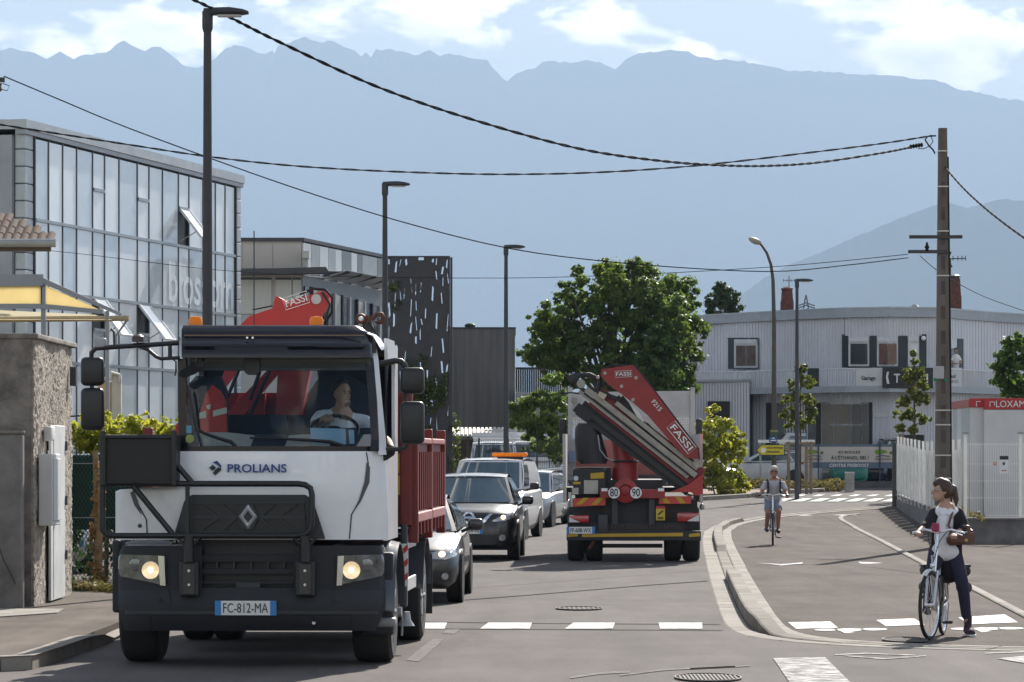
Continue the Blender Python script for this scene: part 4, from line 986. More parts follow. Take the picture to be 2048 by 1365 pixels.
for cx in (1626, 1764):
    etext('OKBOOST', cx - 15, cx + 19, 917, 921, mat('brown_ink', (.15, .1, .07), .7))
    ef.add('leaf_logo', MB().prism([ef.p(cx + 13 * math.cos(a * math.pi / 8) - 2, 904 + 4.6 * math.sin(a * math.pi / 8) * (1 - .35 * math.cos(a * math.pi / 8)), -.07) for a in range(16)], (0, .01, 0)), mat('logo_green', (.16, .27, .02), .6), None, bn)
    ef.add('wheel_logo', MB().prism([ef.p(cx + 18 + 3 * math.cos(a * math.pi / 6), 906 + 3 * math.sin(a * math.pi / 6), -.07) for a in range(12)], (0, .01, 0)), mat('logo_olive', (.11, .13, .02), .6), None, bn)
    ef.add('swoosh_logo', MB().tube([ef.p(cx - 12, 914, -.07), ef.p(cx, 911.5, -.07), ef.p(cx + 16, 913, -.07)], .02, 4), INK, None, bn)
for px in (1637, 1760): ef.prism('post', [(px - 1.2, 884), (px + 1.2, 884), (px + 1.2, 965), (px - 1.2, 965)], -.12, .05, mat('blue_post', (.03, .05, .09), .5))
bo = Frame('concrete_bollard', 'square grey concrete block bollard in front of the turquoise car', 'bollard', (1699 - 1024) * 131 / F, 131, gz(131))
bo.add('lower_block', MB().rbox((-.17, -.15, -.1), (.17, .15, .3), .02), CONC); bo.add('upper_block', MB().rbox((-.17, -.15, .305), (.17, .15, .74), .02), CONC)
# planted island with a kerb
isl = struct(obj('planted_island', MB().prism([Vector((x, y, gz(y) + .1)) for x, y in [gp(1390, 1001), gp(1500, 996), gp(1560, 988), gp(1648, 985), gp(1668, 980), gp(1640, 973), (9.4, 140), (6.6, 140)]], (0, 0, -.3)), mat('mulch', (.16, .11, .08), .95, var=.5, vs=2.5, bump=.5, bs=14)))
ik = smooth2(resample([gp(*q) for q in [(1385, 1003), (1440, 1000), (1500, 996), (1545, 990), (1600, 987), (1648, 985), (1668, 981), (1655, 975)]], .6), 2)
ikr = struct(empty('island_kerb')); stones(ik, normals(ik), -.2, .0, lambda p: .15, 2, 'kerb_stone', KERBM, ikr)
lk2 = smooth2(resample([gp(*q) for q in [(1085, 1025), (1110, 1019), (1130, 1014), (1180, 1008), (1260, 1002), (1385, 1003)]], .8), 2)
lkr = struct(empty('verge_kerb')); stones(lk2, normals(lk2), -.2, .0, lambda p: .12, 2, 'kerb_stone', KERBM, lkr)
stuff(tag(leaves('ground_cover', [((gp(1490, 985)[0] + .33 * i, 132 + .8 * math.sin(i * 1.7), gz(132) + .25), (.4, .6, .22)) for i in range(12)], 3200, .12, mat('dry_ground_cover', (.13, .13, .03), .8, var=.4, col2=(.24, .18, .07), trans=.4), None, 31, .15), 'low dry planting on the kerbed island in front of the white hatchback', 'planting'))

# trees
def tree(name, label, cat, X, Y, z, trunk_h, r, clumps, n, size, m, seed, limbs=5, group=None, fill=.5):
    t = empty(name, (X, Y, z)); tag(t, label, cat, group)
    mb = MB(); rg = random.Random(seed)
    pts = [(0, 0, -.2), (.03, 0, trunk_h * .5), (-.02, .03, trunk_h)]; mb.tube(pts, [r, r * .8, r * .6], 9)
    obj('trunk', mb, BARK, t, 40)
    for i in range(min(limbs, len(clumps))):
        c = Vector(clumps[i][0]); s0 = Vector((0, 0, trunk_h * (.7 + .3 * rg.random())))
        obj('limb', MB().tube([s0, s0.lerp(c, .5) + V(0, 0, .2), c], [r * .5, r * .3, r * .1], 7), BARK, t, 40)
    leaves('crown', clumps, n, size, m, t, seed, fill)
    return t
def px_clumps(X, Y, z, pts, dy=1.0, seed=0):            # clumps from (px, py, radius px) seen at distance Y
    rg = random.Random(seed); out = []
    for (a, b, r_) in pts:
        dd = rg.uniform(-dy, dy); q = wp(a, b, Y + dd); rr = r_ * Y / F
        out.append(((q.x - X, q.y - Y, q.z - z), (rr, rr * 1.15, rr * .9)))
    return out
Yt = 138
big = [(1200, 590, 42), (1235, 560, 38), (1270, 545, 32), (1215, 545, 26), (1300, 570, 36), (1280, 610, 50), (1180, 640, 46), (1130, 610, 26), (1140, 580, 20), (1110, 640, 34), (1085, 680, 30), (1060, 705, 20), (1130, 690, 42), (1190, 700, 50), (1250, 680, 54), (1160, 740, 40), (1230, 745, 46), (1300, 660, 50), (1310, 730, 48), (1100, 720, 26), (1075, 640, 16), (1155, 545, 14), (1285, 530, 16), (1330, 610, 36), (1345, 650, 36), (1120, 660, 34), (1090, 700, 30), (1250, 610, 44)]
X0 = (1225 - 1024) * Yt / F
tree('broadleaf_tree', 'biggest broad green tree standing behind the crane truck', 'tree', X0, Yt, gz(Yt), 3.2, .24, px_clumps(X0, Yt, gz(Yt), big, 1.6, 1), 90000, .14, LEAFT, 41, 12, 'trees by the garage', .35)
X1 = (1365 - 1024) * 142 / F
tree('broadleaf_tree', 'tall narrow green tree between the biggest tree and the garage', 'tree', X1, 142, gz(142), 3, .18, px_clumps(X1, 142, gz(142), [(1358, 575, 30), (1372, 600, 28), (1350, 630, 36), (1375, 660, 36), (1340, 700, 40), (1375, 720, 36), (1330, 750, 34), (1362, 770, 34), (1335, 650, 30), (1330, 600, 20)], 1.2, 2), 36000, .14, LEAFT, 42, 8, 'trees by the garage', .35)
X2 = (1445 - 1024) * 172 / F
tree('broadleaf_tree', 'dark tree top showing over the left end of the garage roof', 'tree', X2, 172, gz(172), 4, .16, px_clumps(X2, 172, gz(172), [(1442, 580, 18), (1455, 592, 22), (1430, 600, 20), (1468, 608, 18), (1445, 615, 26), (1440, 660, 30)], .8, 3), 9000, .16, LEAFK, 43, 5, 'trees by the garage', .35)
X3 = (1345 - 1024) * 136 / F
tree('broadleaf_tree', 'lower bright green tree just left of the garage annex', 'tree', X3 - .6, 136, gz(136), 2, .12, px_clumps(X3 - .6, 136, gz(136), [(1318, 660, 24), (1310, 690, 26), (1335, 690, 22), (1300, 740, 30), (1330, 740, 34), (1310, 790, 30), (1350, 800, 30)], .7, 4), 7000, .17, LEAFD, 44, 5, 'trees by the garage', .35)
def shrub(label, px, Y, pts, n, size, m, seed, z=None, name='shrub'):
    X = (px - 1024) * Y / F; z = gz(Y) if z is None else z; t = empty(name, (X, Y, z)); tag(t, label, 'shrub', None)
    for i in range(4): obj('stem', MB().tube([(.1 * i - .15, 0, -.1), (.25 * i - .35, .1, .8)], [.035, .015], 6), BARK, t)
    leaves('foliage', px_clumps(X, Y, z, pts, .5, seed), n, size, m, t, seed, .3)
shrub('light green leafy shrub between the white vans and the crane truck', 1078, 116, [(1075, 800, 22), (1050, 820, 26), (1085, 840, 34), (1110, 800, 26), (1040, 845, 18), (1100, 870, 30), (1070, 880, 26), (1115, 840, 30), (1105, 760, 18), (1110, 900, 24), (1060, 850, 24)], 8500, .15, mat('light_green_leaf', (.09, .16, .03), .55, var=.4, vs=1.2, col2=(.2, .26, .05), trans=.58), 51)
shrub('bright yellow-green bush beside the crane truck, in front of the garage annex', 1440, 124, [(1420, 850, 22), (1440, 860, 28), (1462, 880, 24), (1425, 900, 34), (1455, 920, 32), (1475, 905, 14), (1412, 940, 26), (1440, 955, 30), (1470, 960, 20), (1410, 880, 20), (1432, 818, 8), (1415, 820, 6), (1485, 975, 14), (1460, 985, 14)], 9500, .14, LEAFY, 52)
shrub('dark round bush cut off by the right edge above the white cabin', 2030, 100, [(2020, 700, 24), (2045, 690, 26), (2010, 730, 22), (2045, 740, 34), (2015, 770, 24), (2060, 780, 30), (2000, 755, 12), (2025, 810, 30), (2060, 840, 40), (2030, 860, 40)], 7500, .15, LEAFD, 53)
# young staked trees
def young(px, Y, pts, label, seed, stakes):
    X = (px - 1024) * Y / F; z = gz(Y) + .1; t = empty('young_tree', (X, Y, z)); tag(t, label, 'tree', 'young staked trees')
    top = wp(px, pts[0][1], Y).z - z
    obj('trunk', MB().tube([(0, 0, -.15), (.02, 0, top * .5), (0, 0, top)], [.05, .035, .01], 7), BARK, t, 40)
    cl = px_clumps(X, Y, z, pts, .35, seed)
    for c in cl[1:]:
        q = Vector(c[0]); obj('branch', MB().tube([(0, 0, q.z - .25), q], [.018, .006], 5), BARK, t)
    leaves('crown', cl, 3600, .12, mat('young_leaf', (.09, .13, .02), .55, var=.4, vs=1.5, col2=(.20, .20, .03), trans=.6), t, seed, .1)
    return t
young(1600, 128, [(1600, 738, 12), (1600, 752, 9), (1583, 768, 10), (1615, 765, 14), (1592, 790, 12), (1575, 800, 12), (1612, 800, 16), (1625, 820, 14), (1590, 825, 14), (1570, 830, 12), (1605, 845, 14), (1580, 850, 11), (1618, 840, 10)], 'young staked tree in front of the slim lamp post by the yellow sign', 61, True)
young(1828, 118, [(1828, 708, 7), (1830, 725, 8), (1822, 748, 14), (1840, 745, 12), (1815, 760, 10), (1845, 770, 12), (1828, 790, 14), (1805, 805, 13), (1845, 800, 13), (1800, 830, 12), (1825, 830, 14), (1850, 838, 10), (1800, 855, 10), (1825, 860, 12), (1845, 840, 9)], 'young slender tree in front of the black balcony banner', 62, True)
st = Frame('tree_stakes', 'wooden support frame of three stakes around the young tree', 'stakes', (1605 - 1024) * 127.6 / F, 127.6, gz(127) + .1)
STK = mat('weathered_wood', (.22, .17, .12), .9, var=.3)
for px, d in ((1577, 0), (1613, .1), (1622, .5)): st.add('stake', MB().tube([st.p(px, 884, d), V(st.p(px, 884, d).x, d, -.12)], .06, 8), STK, 40)
st.add('cross_board', MB().prism(st.pp([(1571, 885), (1630, 885), (1630, 889), (1571, 889)], -.08), (0, .05, 0)), STK)
s2 = Frame('tree_stake', 'dark stake beside the slender young tree near the white fence', 'stake', (1808 - 1024) * 117.6 / F, 117.6, gz(117) + .05)
s2.prism('stake', [(1800, 868), (1808, 868), (1808, 1000), (1800, 1000)], 0, .1, STK)

# direction sign and small blue sign on the curved lamp post, white gate bar behind
yf = Frame('direction_sign', 'yellow arrow sign pointing left with black lettering', 'sign', (1548 - 1024) * 116.6 / F, 116.6, gz(117))
YEL = mat('sign_yellow', (.62, .5, .02), .5)
bd = yf.prism('border', [(1511.5, 901), (1522, 889.5), (1569.5, 889.5), (1569.5, 911.5), (1522, 911.5)], -.03, .03, INK)
yf.prism('board', [(1514, 901), (1523, 891), (1568, 891), (1568, 910), (1523, 910)], -.04, .01, YEL)
for s, y0, y1, x1 in (('centre technique', 893.5, 898.8, 1566), ('m\u00e9tropolitain', 901.5, 907, 1559)):
    o, e, u = yf.p(1533, y1, -.05), yf.p(x1, y1, -.05), yf.p(1533, y0, -.05); text(s, 'lettering', INK, yf.root, o, (1, 0, 0), (0, 0, 1), e.x - o.x, u.z - o.z, .004)
yf.add('emblem', MB().lathe([(.09, 0), (.09, .01)], yf.p(1526.5, 901, -.045), (0, -1, 0), 14), WHITE)
bs = Frame('blue_sign', 'small blue street sign above the yellow arrow sign', 'sign', (1547 - 1024) * 116.5 / F, 116.5, gz(117))
bs.prism('plate', [(1538, 874), (1555, 874), (1555, 885), (1538, 885)], -.03, .03, mat('sign_blue', (.02, .1, .28), .5))
bs.prism('text_bar', [(1541, 880.5), (1553, 880.5), (1553, 882.5), (1541, 882.5)], -.035, .005, WHITE); bs.prism('text_bar', [(1544, 876), (1549, 876), (1549, 878), (1544, 878)], -.035, .005, WHITE)
gsn = Frame('green_sign', 'small olive and green sign stacked on top of the blue street sign', 'sign', (1547 - 1024) * 116.5 / F, 116.5, gz(117))
gsn.prism('plate', [(1540, 859), (1557, 859), (1557, 872), (1540, 872)], -.03, .03, mat('sign_green', (.04, .07, .04), .5)); gsn.prism('stripe', [(1541, 861), (1556, 861), (1556, 864), (1541, 864)], -.035, .005, mat('sign_olive', (.3, .27, .08), .6))
wg = Frame('height_bar', 'white horizontal height-limit bar behind the stakes', 'barrier', (1570 - 1024) * 133 / F, 133, gz(133))
wg.prism('bar', [(1516, 880), (1630, 880), (1630, 886), (1516, 886)], 0, .1, WHITE); wg.prism('post', [(1519, 886), (1523, 886), (1523, 985), (1519, 985)], .01, .08, GREYM)

# concrete utility pole
up_ = Frame('utility_pole', 'tall weathered concrete utility pole with two cross arms', 'utility pole', 9.05, 72.5, 0)
POLE = mat('pole_concrete', (.135, .115, .098), .95, var=.3, vs=2, bump=.4, bs=30, stretch=(3, 3, .5), detail=8)
zt = up_.p(1877, 257).z
def pw(z): return (.17 + (.086 - .17) * z / zt, .115 + (.08 - .115) * z / zt)
up_.add('shaft', MB().loft([[(sx * pw(z)[0] * .99, sy * pw(z)[1], z) for sx, sy in ((-1, -1), (1, -1), (1, 1), (-1, 1))] for z in (-.2, zt * .33, zt * .66, zt)]), POLE)
for z in [1.15 + .52 * i for i in range(13)]:
    wv, dv_ = pw(z); up_.add('recess_shade', MB().box((-wv * .36, -dv_ - .004, z), (wv * .36, -dv_ + .01, z + .28)), mat('pole_recess_shade', (.085, .072, .062), .95, var=.3))  # recess shade painted as darker, slightly raised panels
for y in (303, 374, 463, 552, 821, 850, 911, 957):
    z = up_.p(1880, y).z; wv, dv_ = pw(z); up_.add('steel_band', MB().box((-wv - .012, -dv_ - .02, z - .014), (wv + .012, dv_ + .012, z + .014)), mat('steel_band', (.5, .5, .48), .4, .5))
z = up_.p(1880, 475).z; up_.add('cross_arm', MB().box((up_.p(1817, 475).x, -.16, z - .035), (up_.p(1923, 475).x, -.10, z + .035)), IRON)
z = up_.p(1880, 504).z; up_.add('cross_arm', MB().box((up_.p(1815, 504).x, -.16, z - .04), (up_.p(1893, 504).x, -.09, z + .03)), IRON)
INS = mat('insulator', (.02, .019, .02), .85, spec=.15)
up_.add('insulator', MB().lathe([(.03, 0), (.05, .03), (.03, .06), (.055, .09), (.03, .14), (.02, .2)], up_.p(1854, 504, -.13), (0, 0, 1), 10), INS, 40)
for i in range(5): up_.add('insulator', MB().lathe([(.02, 0), (.05, .015), (.05, .04), (.02, .06)], up_.p(1846 - 5.4 * i, 290 + .9 * i, -.05), (-1, 0, -.1), 10), INS, 40)
up_.add('cable_clamp', MB().tube(up_.pp([(1872, 272), (1856, 273), (1850, 280), (1858, 292), (1866, 300), (1870, 308)], -.12), .018, 6), INS)
up_.add('cable_loop', MB().tube(up_.pp([(1862, 272), (1866, 284), (1860, 292), (1848, 298), (1836, 298)], -.1), .01, 5), INS)
up_.add('sign_plate', MB().box((up_.p(1867, 734, -.13).x, -.135, up_.p(0, 758).z), (up_.p(1888, 734, -.13).x, -.125, up_.p(0, 733).z)), mat('grey_plate', (.42, .42, .43), .5))
for x in (1870, 1892): up_.add('green_tag', MB().box((up_.p(x - 3, 758, -.13).x, -.14, up_.p(0, 763).z), (up_.p(x + 3, 758, -.13).x, -.13, up_.p(0, 757).z)), mat('green_tag', (.0, .22, .1), .5))
up_.add('conduit', MB().tube([(pw(1)[0] + .03, 0, -.1), (pw(4)[0] + .03, 0, 4), (pw(zt - .5)[0] + .02, 0, zt - .6)], .022, 6), INS)

# overhead cables
def cable(label, pts, r, twist=False, n=40):            # pts: world points, joined by a smooth sag through them
    P = [Vector(p) for p in pts]; o = empty('overhead_cable', P[0]); tag(o, label, 'cable', None)
    def at(t):
        k = t * (len(P) - 1); i = min(int(k), len(P) - 2); u = k - i
        p0, p1, p2, p3 = P[max(i - 1, 0)], P[i], P[i + 1], P[min(i + 2, len(P) - 1)]
        return .5 * ((2 * p1) + (p2 - p0) * u + (2 * p0 - 5 * p1 + 4 * p2 - p3) * u * u + (3 * p1 - p0 - 3 * p2 + p3) * u ** 3)
    L = sum((a - b).length for a, b in zip(P[:-1], P[1:]))
    if twist:
        N = int(L / .09)
        for ph in (0, math.pi):
            pts_ = []
            for i in range(N + 1):
                c = at(i / N) - P[0]; a = ph + 2 * math.pi * i * .09 / .85
                pts_.append(c + V(0, math.cos(a), math.sin(a)) * r * .85)
            obj('strand', MB().tube(pts_, r * .8, 5), INS, o, 60)
    else: obj('strand', MB().tube([at(i / n) - P[0] for i in range(n + 1)], r, 5), INS, o, 60)
def span(pts, Y0, Y1):
    x0, x1 = pts[0][0], pts[-1][0]; return [wp(a, b, 1 / ((1 - (a - x0) / (x1 - x0)) / Y0 + (a - x0) / (x1 - x0) / Y1)) for a, b in pts]
cable('thick twisted black cable sagging from the top left to the utility pole', span([(340, -22), (440, 25), (560, 85), (760, 176), (960, 244), (1160, 298), (1320, 322), (1440, 331), (1540, 332), (1640, 325), (1760, 307), (1822, 295)], 46, 72.4), .0165, True)
cable('twisted black cable running nearly level across the whole picture', span([(-60, 240), (60, 259), (240, 287), (420, 314), (600, 333), (800, 344), (1000, 349), (1200, 345), (1400, 331), (1600, 308), (1760, 288), (1864, 272)], 66, 72.4), .0135, True)
cable('thin cable from the left edge down to the street lamps', span([(8, 153), (120, 200), (240, 250), (415, 315), (600, 380), (800, 443), (1012, 496), (1200, 522), (1400, 538), (1560, 543), (1700, 530), (1816, 516)], 58, 72.4), .011)
cable('thin level cable above the office roofs', span([(-40, 488), (160, 508), (430, 540), (640, 552), (860, 556), (1060, 556), (1250, 550), (1400, 543), (1600, 530), (1816, 509)], 98, 72.4), .008)
cable('black cable dropping from the utility pole to the right edge', span([(1888, 333), (1930, 380), (1980, 425), (2048, 476), (2110, 515)], 72.6, 60), .017, True)
cable('thin drop wire from the pole past the chimney to the right', span([(1840, 512), (1880, 545), (1960, 590), (2048, 622), (2110, 640)], 72.4, 90), .009)
iz = Frame('wall_bracket', 'small insulator bracket at the upper left edge', 'bracket', wp(0, 160, 58).x, 58, wp(0, 165, 58).z)
iz.add('arm', MB().box((-.3, -.03, 0), (.08, .03, .08)), IRON); iz.add('insulator', MB().lathe([(.03, 0), (.06, .04), (.04, .1), (.06, .14)], (-.02, 0, -.16), (0, 0, 1), 10), mat('brown_insulator', (.12, .05, .03), .4), 40)
iz.add('loop', MB().tube([(.05, 0, -.02), (.16, 0, -.06), (.12, 0, -.14), (.02, 0, -.12)], .008, 5), INS)
iz.add('house_pole', MB().tube([(-.25, 0, -8), (-.25, 0, .2)], .05, 8), GREYM)
# television aerial behind the pole
ta = Frame('tv_aerial', 'small rooftop television aerial right of the utility pole', 'aerial', wp(1905, 516, 146).x, 146, 0)
ta.add('boom', MB().tube(ta.pp([(1900, 518), (1932, 517)], 0), .025, 5), DARKG); ta.add('reflector', MB().tube(ta.pp([(1902, 504), (1895, 519), (1904, 535)], 0), .04, 5), DARKG)
for x in (1906, 1916, 1924, 1931): ta.add('rod', MB().tube(ta.pp([(x, 512), (x, 522)], 0), .018, 4), DARKG)
ta.add('mast', MB().tube([ta.p(1901, 518, 0), ta.p(1901, 620, 0)], .025, 5), DARKG)
# high-voltage pylon
py = Frame('pylon', 'distant lattice electricity pylon behind the garage roof', 'pylon', wp(1612, 625, 900).x, 900, 0)
for s in (-1, 1): py.add('leg', MB().tube(py.pp([(1612 + s * 10, 680), (1612 + s * 4, 610), (1612, 590)], 0), .18, 5), DARKG)
for y in (606, 611): py.add('cross_arm', MB().tube(py.pp([(1595, y + 6), (1612, y), (1630, y + 6)], 0), .16, 5), DARKG)
for i in range(6): py.add('brace', MB().tube(py.pp([(1612 - 9 + i, 660 - 9 * i), (1612 + 8 - i, 652 - 9 * i)], 0), .1, 4), DARKG)

# corner fence on its low wall, site cabin behind
cf = Frame('corner_fence', 'white fence of vertical slats and mesh on a stained low wall', 'fence', 9.75, 75, 0)
FW = mat('white_fence', (.80, .80, .78), .5, var=.05, trans=.35); WALLM = mat('stained_low_wall', (.16, .15, .15), .95, var=.4, vs=2.5, bump=.5, bs=20, detail=8)
FB = Vector((12.25 - 9.75, 35.0)); dB = FB.normalized(); LB = FB.length
cf.add('base_wall', MB().prism([(0, 0, -.2), (FB.x, FB.y, -.2), (FB.x + .25, FB.y, -.2), (.25, .25, -.2), (9, .25, -.2), (9, 0, -.2)], (0, 0, .72)), WALLM)
cf.add('coping', MB().prism([(-.03, -.03, .52), (FB.x - .03, FB.y, .52 + .1), (FB.x + .3, FB.y, .62), (.3, .3, .52), (9, .3, .52), (9, -.03, .52)], (0, 0, .05)), WALLM)
top = 2.2
nsl = 15
for i in range(nsl):                                    # slatted panels along the side street
    t0, t1 = i / nsl, (i + .86) / nsl
    a, b = dB * (LB * t0 + .1), dB * (LB * t1 + .1); zz = gz(75 + a.y)
    cf.add('slat', MB().prism([(a.x, a.y, .57 + zz), (b.x, b.y, .57 + zz), (b.x, b.y, top + zz - .15), (a.x, a.y, top + zz - .15)], (.03, .005, 0)), FW)
    cf.add('post', MB().box((a.x - .06, a.y - .05, .5), (a.x - .0, a.y + .03, top + zz + .08)), FW)
for i in range(int(9 / .05)):
    x = .18 + .05 * i
    if x < 3.2: cf.add('wire', MB().box((x - .0035, .1, .57), (x + .0035, .107, top)), FW)
for z in (.62, 1.0, 1.37, 1.74, 2.17): cf.add('wire', MB().box((.1, .108, z), (9, .114, z + .01)), FW)
for x in (.12, 1.32, 2.55): cf.add('post', MB().rbox((x - .035, .06, .57), (x + .035, .13, top + .2), .01), FW); cf.add('post_cap', MB().box((x - .06, .03, top + .2), (x + .06, .16, top + .24)), GREYM)
cf.add('end_post', MB().prism([(FB.x - .12, FB.y - .1, -.2), (FB.x + .05, FB.y - .1, -.2), (FB.x + .05, FB.y + .1, -.2), (FB.x - .12, FB.y + .1, -.2)], (0, 0, top + .3)), mat('dark_post', (.07, .065, .06), .9))
sn = Frame('notice_board', 'small white notice with a dark header on the mesh fence', 'notice', 9.75 + .95, 75.08, 0)
sn.add('board', MB().box((-.09, -.02, 1.54), (.1, .0, 1.9)), WHITE); sn.add('header', MB().box((-.09, -.024, 1.84), (.1, -.02, 1.92)), INK); sn.add('red_line', MB().box((-.05, -.024, 1.59), (.06, -.02, 1.61)), mat('red_ink', (.4, .03, .04), .5)); sn.add('figure', MB().prism([(-.02, -.021, 1.72), (.02, -.021, 1.72), (.03, -.021, 1.8), (0, -.021, 1.77), (-.03, -.021, 1.8)], (0, -.004, 0)), INK)
rn = Frame('orange_tag', 'tiny orange warning tag left of the white notice', 'tag', 9.75 + .76, 75.08, 0); rn.add('plate', MB().box((-.035, -.01, 1.72), (.035, .0, 1.78)), mat('orange_tag', (.55, .12, .03), .5)); rn.add('mark', MB().box((-.015, -.014, 1.74), (.015, -.01, 1.76)), WHITE)
ca = Frame('site_cabin', 'white site cabin with a red roof band lettered LOXAM', 'cabin', wp(1940, 0, 86).x, 86, 0)
zc = ca.p(1940, 797).z; c0 = ca.p(1905, 800, 3.5)
CAB = mat('cabin_white', (.58, .58, .58), .5, var=.05); CABS = mat('cabin_shade_and_joint', (.42, .44, .43), .5, var=.05); CRED = mat('cabin_red', (.42, .025, .03), .5)  # grey copy paints shade on the left face; also the joints
ca.add('front_wall', MB().prism([(0, 0, .1), (6, 0, .1), (6, 2.5, .1), (0, 2.5, .1)], (0, 0, zc - .33)), CAB)
ca.add('left_wall', MB().prism([(-.01, .01, .1), (c0.x, 3.5, .1), (c0.x + .2, 3.5, .1), (.3, .01, .1)], (0, 0, zc - .34)), CABS)
for x in (.46, .62, 1.5, 2.4): ca.add('panel_joint', MB().box((x, -.02, .1), (x + .025, .0, zc - .24)), CABS)
ca.add('red_band', MB().prism([(-.02, -.04, zc - .23), (6, -.04, zc - .23), (6, 0, zc - .23), (0, 0, zc - .23)], (0, 0, .23)), CRED)
ca.add('red_band', MB().prism([(-.03, .0, zc - .23), (c0.x - .02, 3.5, zc - .23), (c0.x + .1, 3.5, zc - .23), (.1, 0, zc - .23)], (0, 0, .2)), mat('side_band_red', (.36, .10, .09), .6))  # left band in a paler, duller red
cr2 = ca.add('raised_band', MB().box((.33, -.25, zc - .28), (6, -.05, zc - .03)), CRED)
ca.add('front_panel', MB().box((.33, -.24, .1), (6, -.06, zc - .29)), CAB)
o = ca.p(1992, 815, -.26); text('LOXAM', 'lettering', WHITE, ca.root, o, (1, 0, 0), (0, 0, 1), ca.p(2050, 815, -.26).x - o.x, .165, .004)
ca.add('logo', MB().tube(ca.pp([(1980, 814), (1980, 804.5), (1989, 804.5), (1989, 811)], -.26), .012, 4), WHITE); ca.add('logo', MB().tube(ca.pp([(1953, 813), (1953, 803.5), (1961, 803.5)], -.05), .012, 4), WHITE)
ca.add('base_stone', MB().box((-.2, -.1, -.1), (6, 2.5, .1)), CONC)
stuff(tag(leaves('wall_weeds', [((9.7 + .35 + 2.2 * i / 9, 75 + .5 + 30 * i / 9, .62 + gz(75 + 30 * i / 9)), (.12, 1.6, .1)) for i in range(10)], 1400, .09, WEED, None, 33, .1), 'dry weeds growing along the top of the low fence wall', 'weeds'))
# ================================================================ vehicles
CARB = mat('car_black', (.006, .005, .009), .35, 0, var=.1, coat=.55)
CARG = mat('car_grey_brown', (.032, .028, .028), .35, .3, var=.1, coat=.7)
CARW = mat('car_white', (.62, .63, .65), .35, 0, var=.04, coat=.8)
CARS = mat('car_silver', (.38, .39, .41), .3, .6, var=.06, coat=.8)
CARN = mat('car_navy', (.012, .017, .035), .3, .2, var=.1, coat=1)
CART = mat('car_turquoise', (.05, .30, .24), .35, .1, var=.06, coat=.8)
WSCR = mat('windscreen', (.045, .075, .085), .04, var=.3, vs=1.2, spec=1.0, coat=.6)
LENS = mat('headlight_lens', (.42, .43, .44), .08, .5, var=.35, vs=14, spec=.8, coat=1)
LIT = mat('lit_headlight', (.9, .62, .32), .4, var=.05, emit=1.3)
REDL = mat('tail_light', (.35, .012, .015), .2, var=.2, vs=10, coat=1)
AMB = mat('amber_plastic', (.9, .34, .0), .35, var=.1, coat=.3, trans=.4)
PLATE = mat('number_plate', (.7, .7, .69), .5, var=.03); PBLUE = mat('plate_blue', (.03, .20, .50), .5)
RIM = mat('alloy_rim', (.45, .46, .48), .3, .8, var=.1)
WHEELS = {}
def wheel(par, x, y, r, w, side, kind='alloy', name='wheel'):
    key = (r, w, kind)
    if key not in WHEELS:
        tb = MB().lathe([(r * .64, -w / 2 + .01), (r * .9, -w / 2), (r * .98, -w * .42), (r, -w * .25), (r, w * .25), (r * .98, w * .42), (r * .9, w / 2), (r * .64, w / 2 - .01)], (0, 0, 0), (1, 0, 0), 28)
        grooves = MB()
        for k in (-.22, 0, .22): grooves.tube([(w * k, r * 1.001 * math.cos(a * math.pi / 14), r * 1.001 * math.sin(a * math.pi / 14)) for a in range(28)], .006, 3, closed=True)
        rb = MB().lathe([(r * .64, w * .46), (r * .6, w * .4), (r * .56, w * .18), (r * .14, w * .2), (r * .12, w * .42), (r * .02, w * .43)], (0, 0, 0), (1, 0, 0), 24)
        sp = MB()
        for k in range(5 if kind == 'alloy' else 8):
            a = 2 * math.pi * k / (5 if kind == 'alloy' else 8)
            for da in ((-.16, .16) if kind == 'alloy' else (0,)):
                sp.tube([(w * .42, r * .1 * math.cos(a), r * .1 * math.sin(a)), (w * .45, r * .6 * math.cos(a + da), r * .6 * math.sin(a + da))], r * .045, 5)
        WHEELS[key] = (tb.mesh('tyre', 40, True), rb.mesh('rim', 40, True), sp.mesh('spokes', None, True))
    tm, rm, sm = WHEELS[key]
    t = link(name, tm, RUBBER, par, (x, y, r)); 
    if side < 0: t.rotation_euler = (0, 0, math.pi)
    link('rim', rm, DARKG if kind == 'alloy' else GREYM, t); link('spokes', sm, RIM if kind == 'alloy' else GREYM, t)
    return t
def decal(bvh, pts, name, m, par, off=.006, dirn=1, axis='y', sub=3, label=None):
    """a panel laid on a body panel: polygon in (x,z) (or (y,z) for axis x) dropped onto the body along the axis"""
    bm = bmesh.new(); vs = [bm.verts.new((a, 0, b)) for a, b in pts]
    f = bm.faces.new(vs); bmesh.ops.triangulate(bm, faces=[f]); bmesh.ops.subdivide_edges(bm, edges=bm.edges[:], cuts=sub, use_grid_fill=True)
    last = None
    for v in bm.verts:
        if axis == 'y': o, d = Vector((v.co.x, -8 * dirn, v.co.z)), Vector((0, dirn, 0))
        else: o, d = Vector((-8 * dirn, v.co.x, v.co.z)), Vector((dirn, 0, 0))
        h = bvh.ray_cast(o, d)[0]
        if h is not None: last = h
        h = h if h is not None else (Vector((o.x, last.y, o.z)) if axis == 'y' and last else (Vector((last.x, o.y, o.z)) if last else o))
        v.co = h - d * off
        if axis == 'y': v.co.x, v.co.z = o.x, o.z
        else: v.co.y, v.co.z = o.y, o.z
    bmesh.ops.recalc_face_normals(bm, faces=bm.faces); me = bpy.data.meshes.new(name); bm.to_mesh(me); bm.free(); me.shade_smooth()
    o = link(name, me, m, par)
    if label: o['label'] = label
    return o
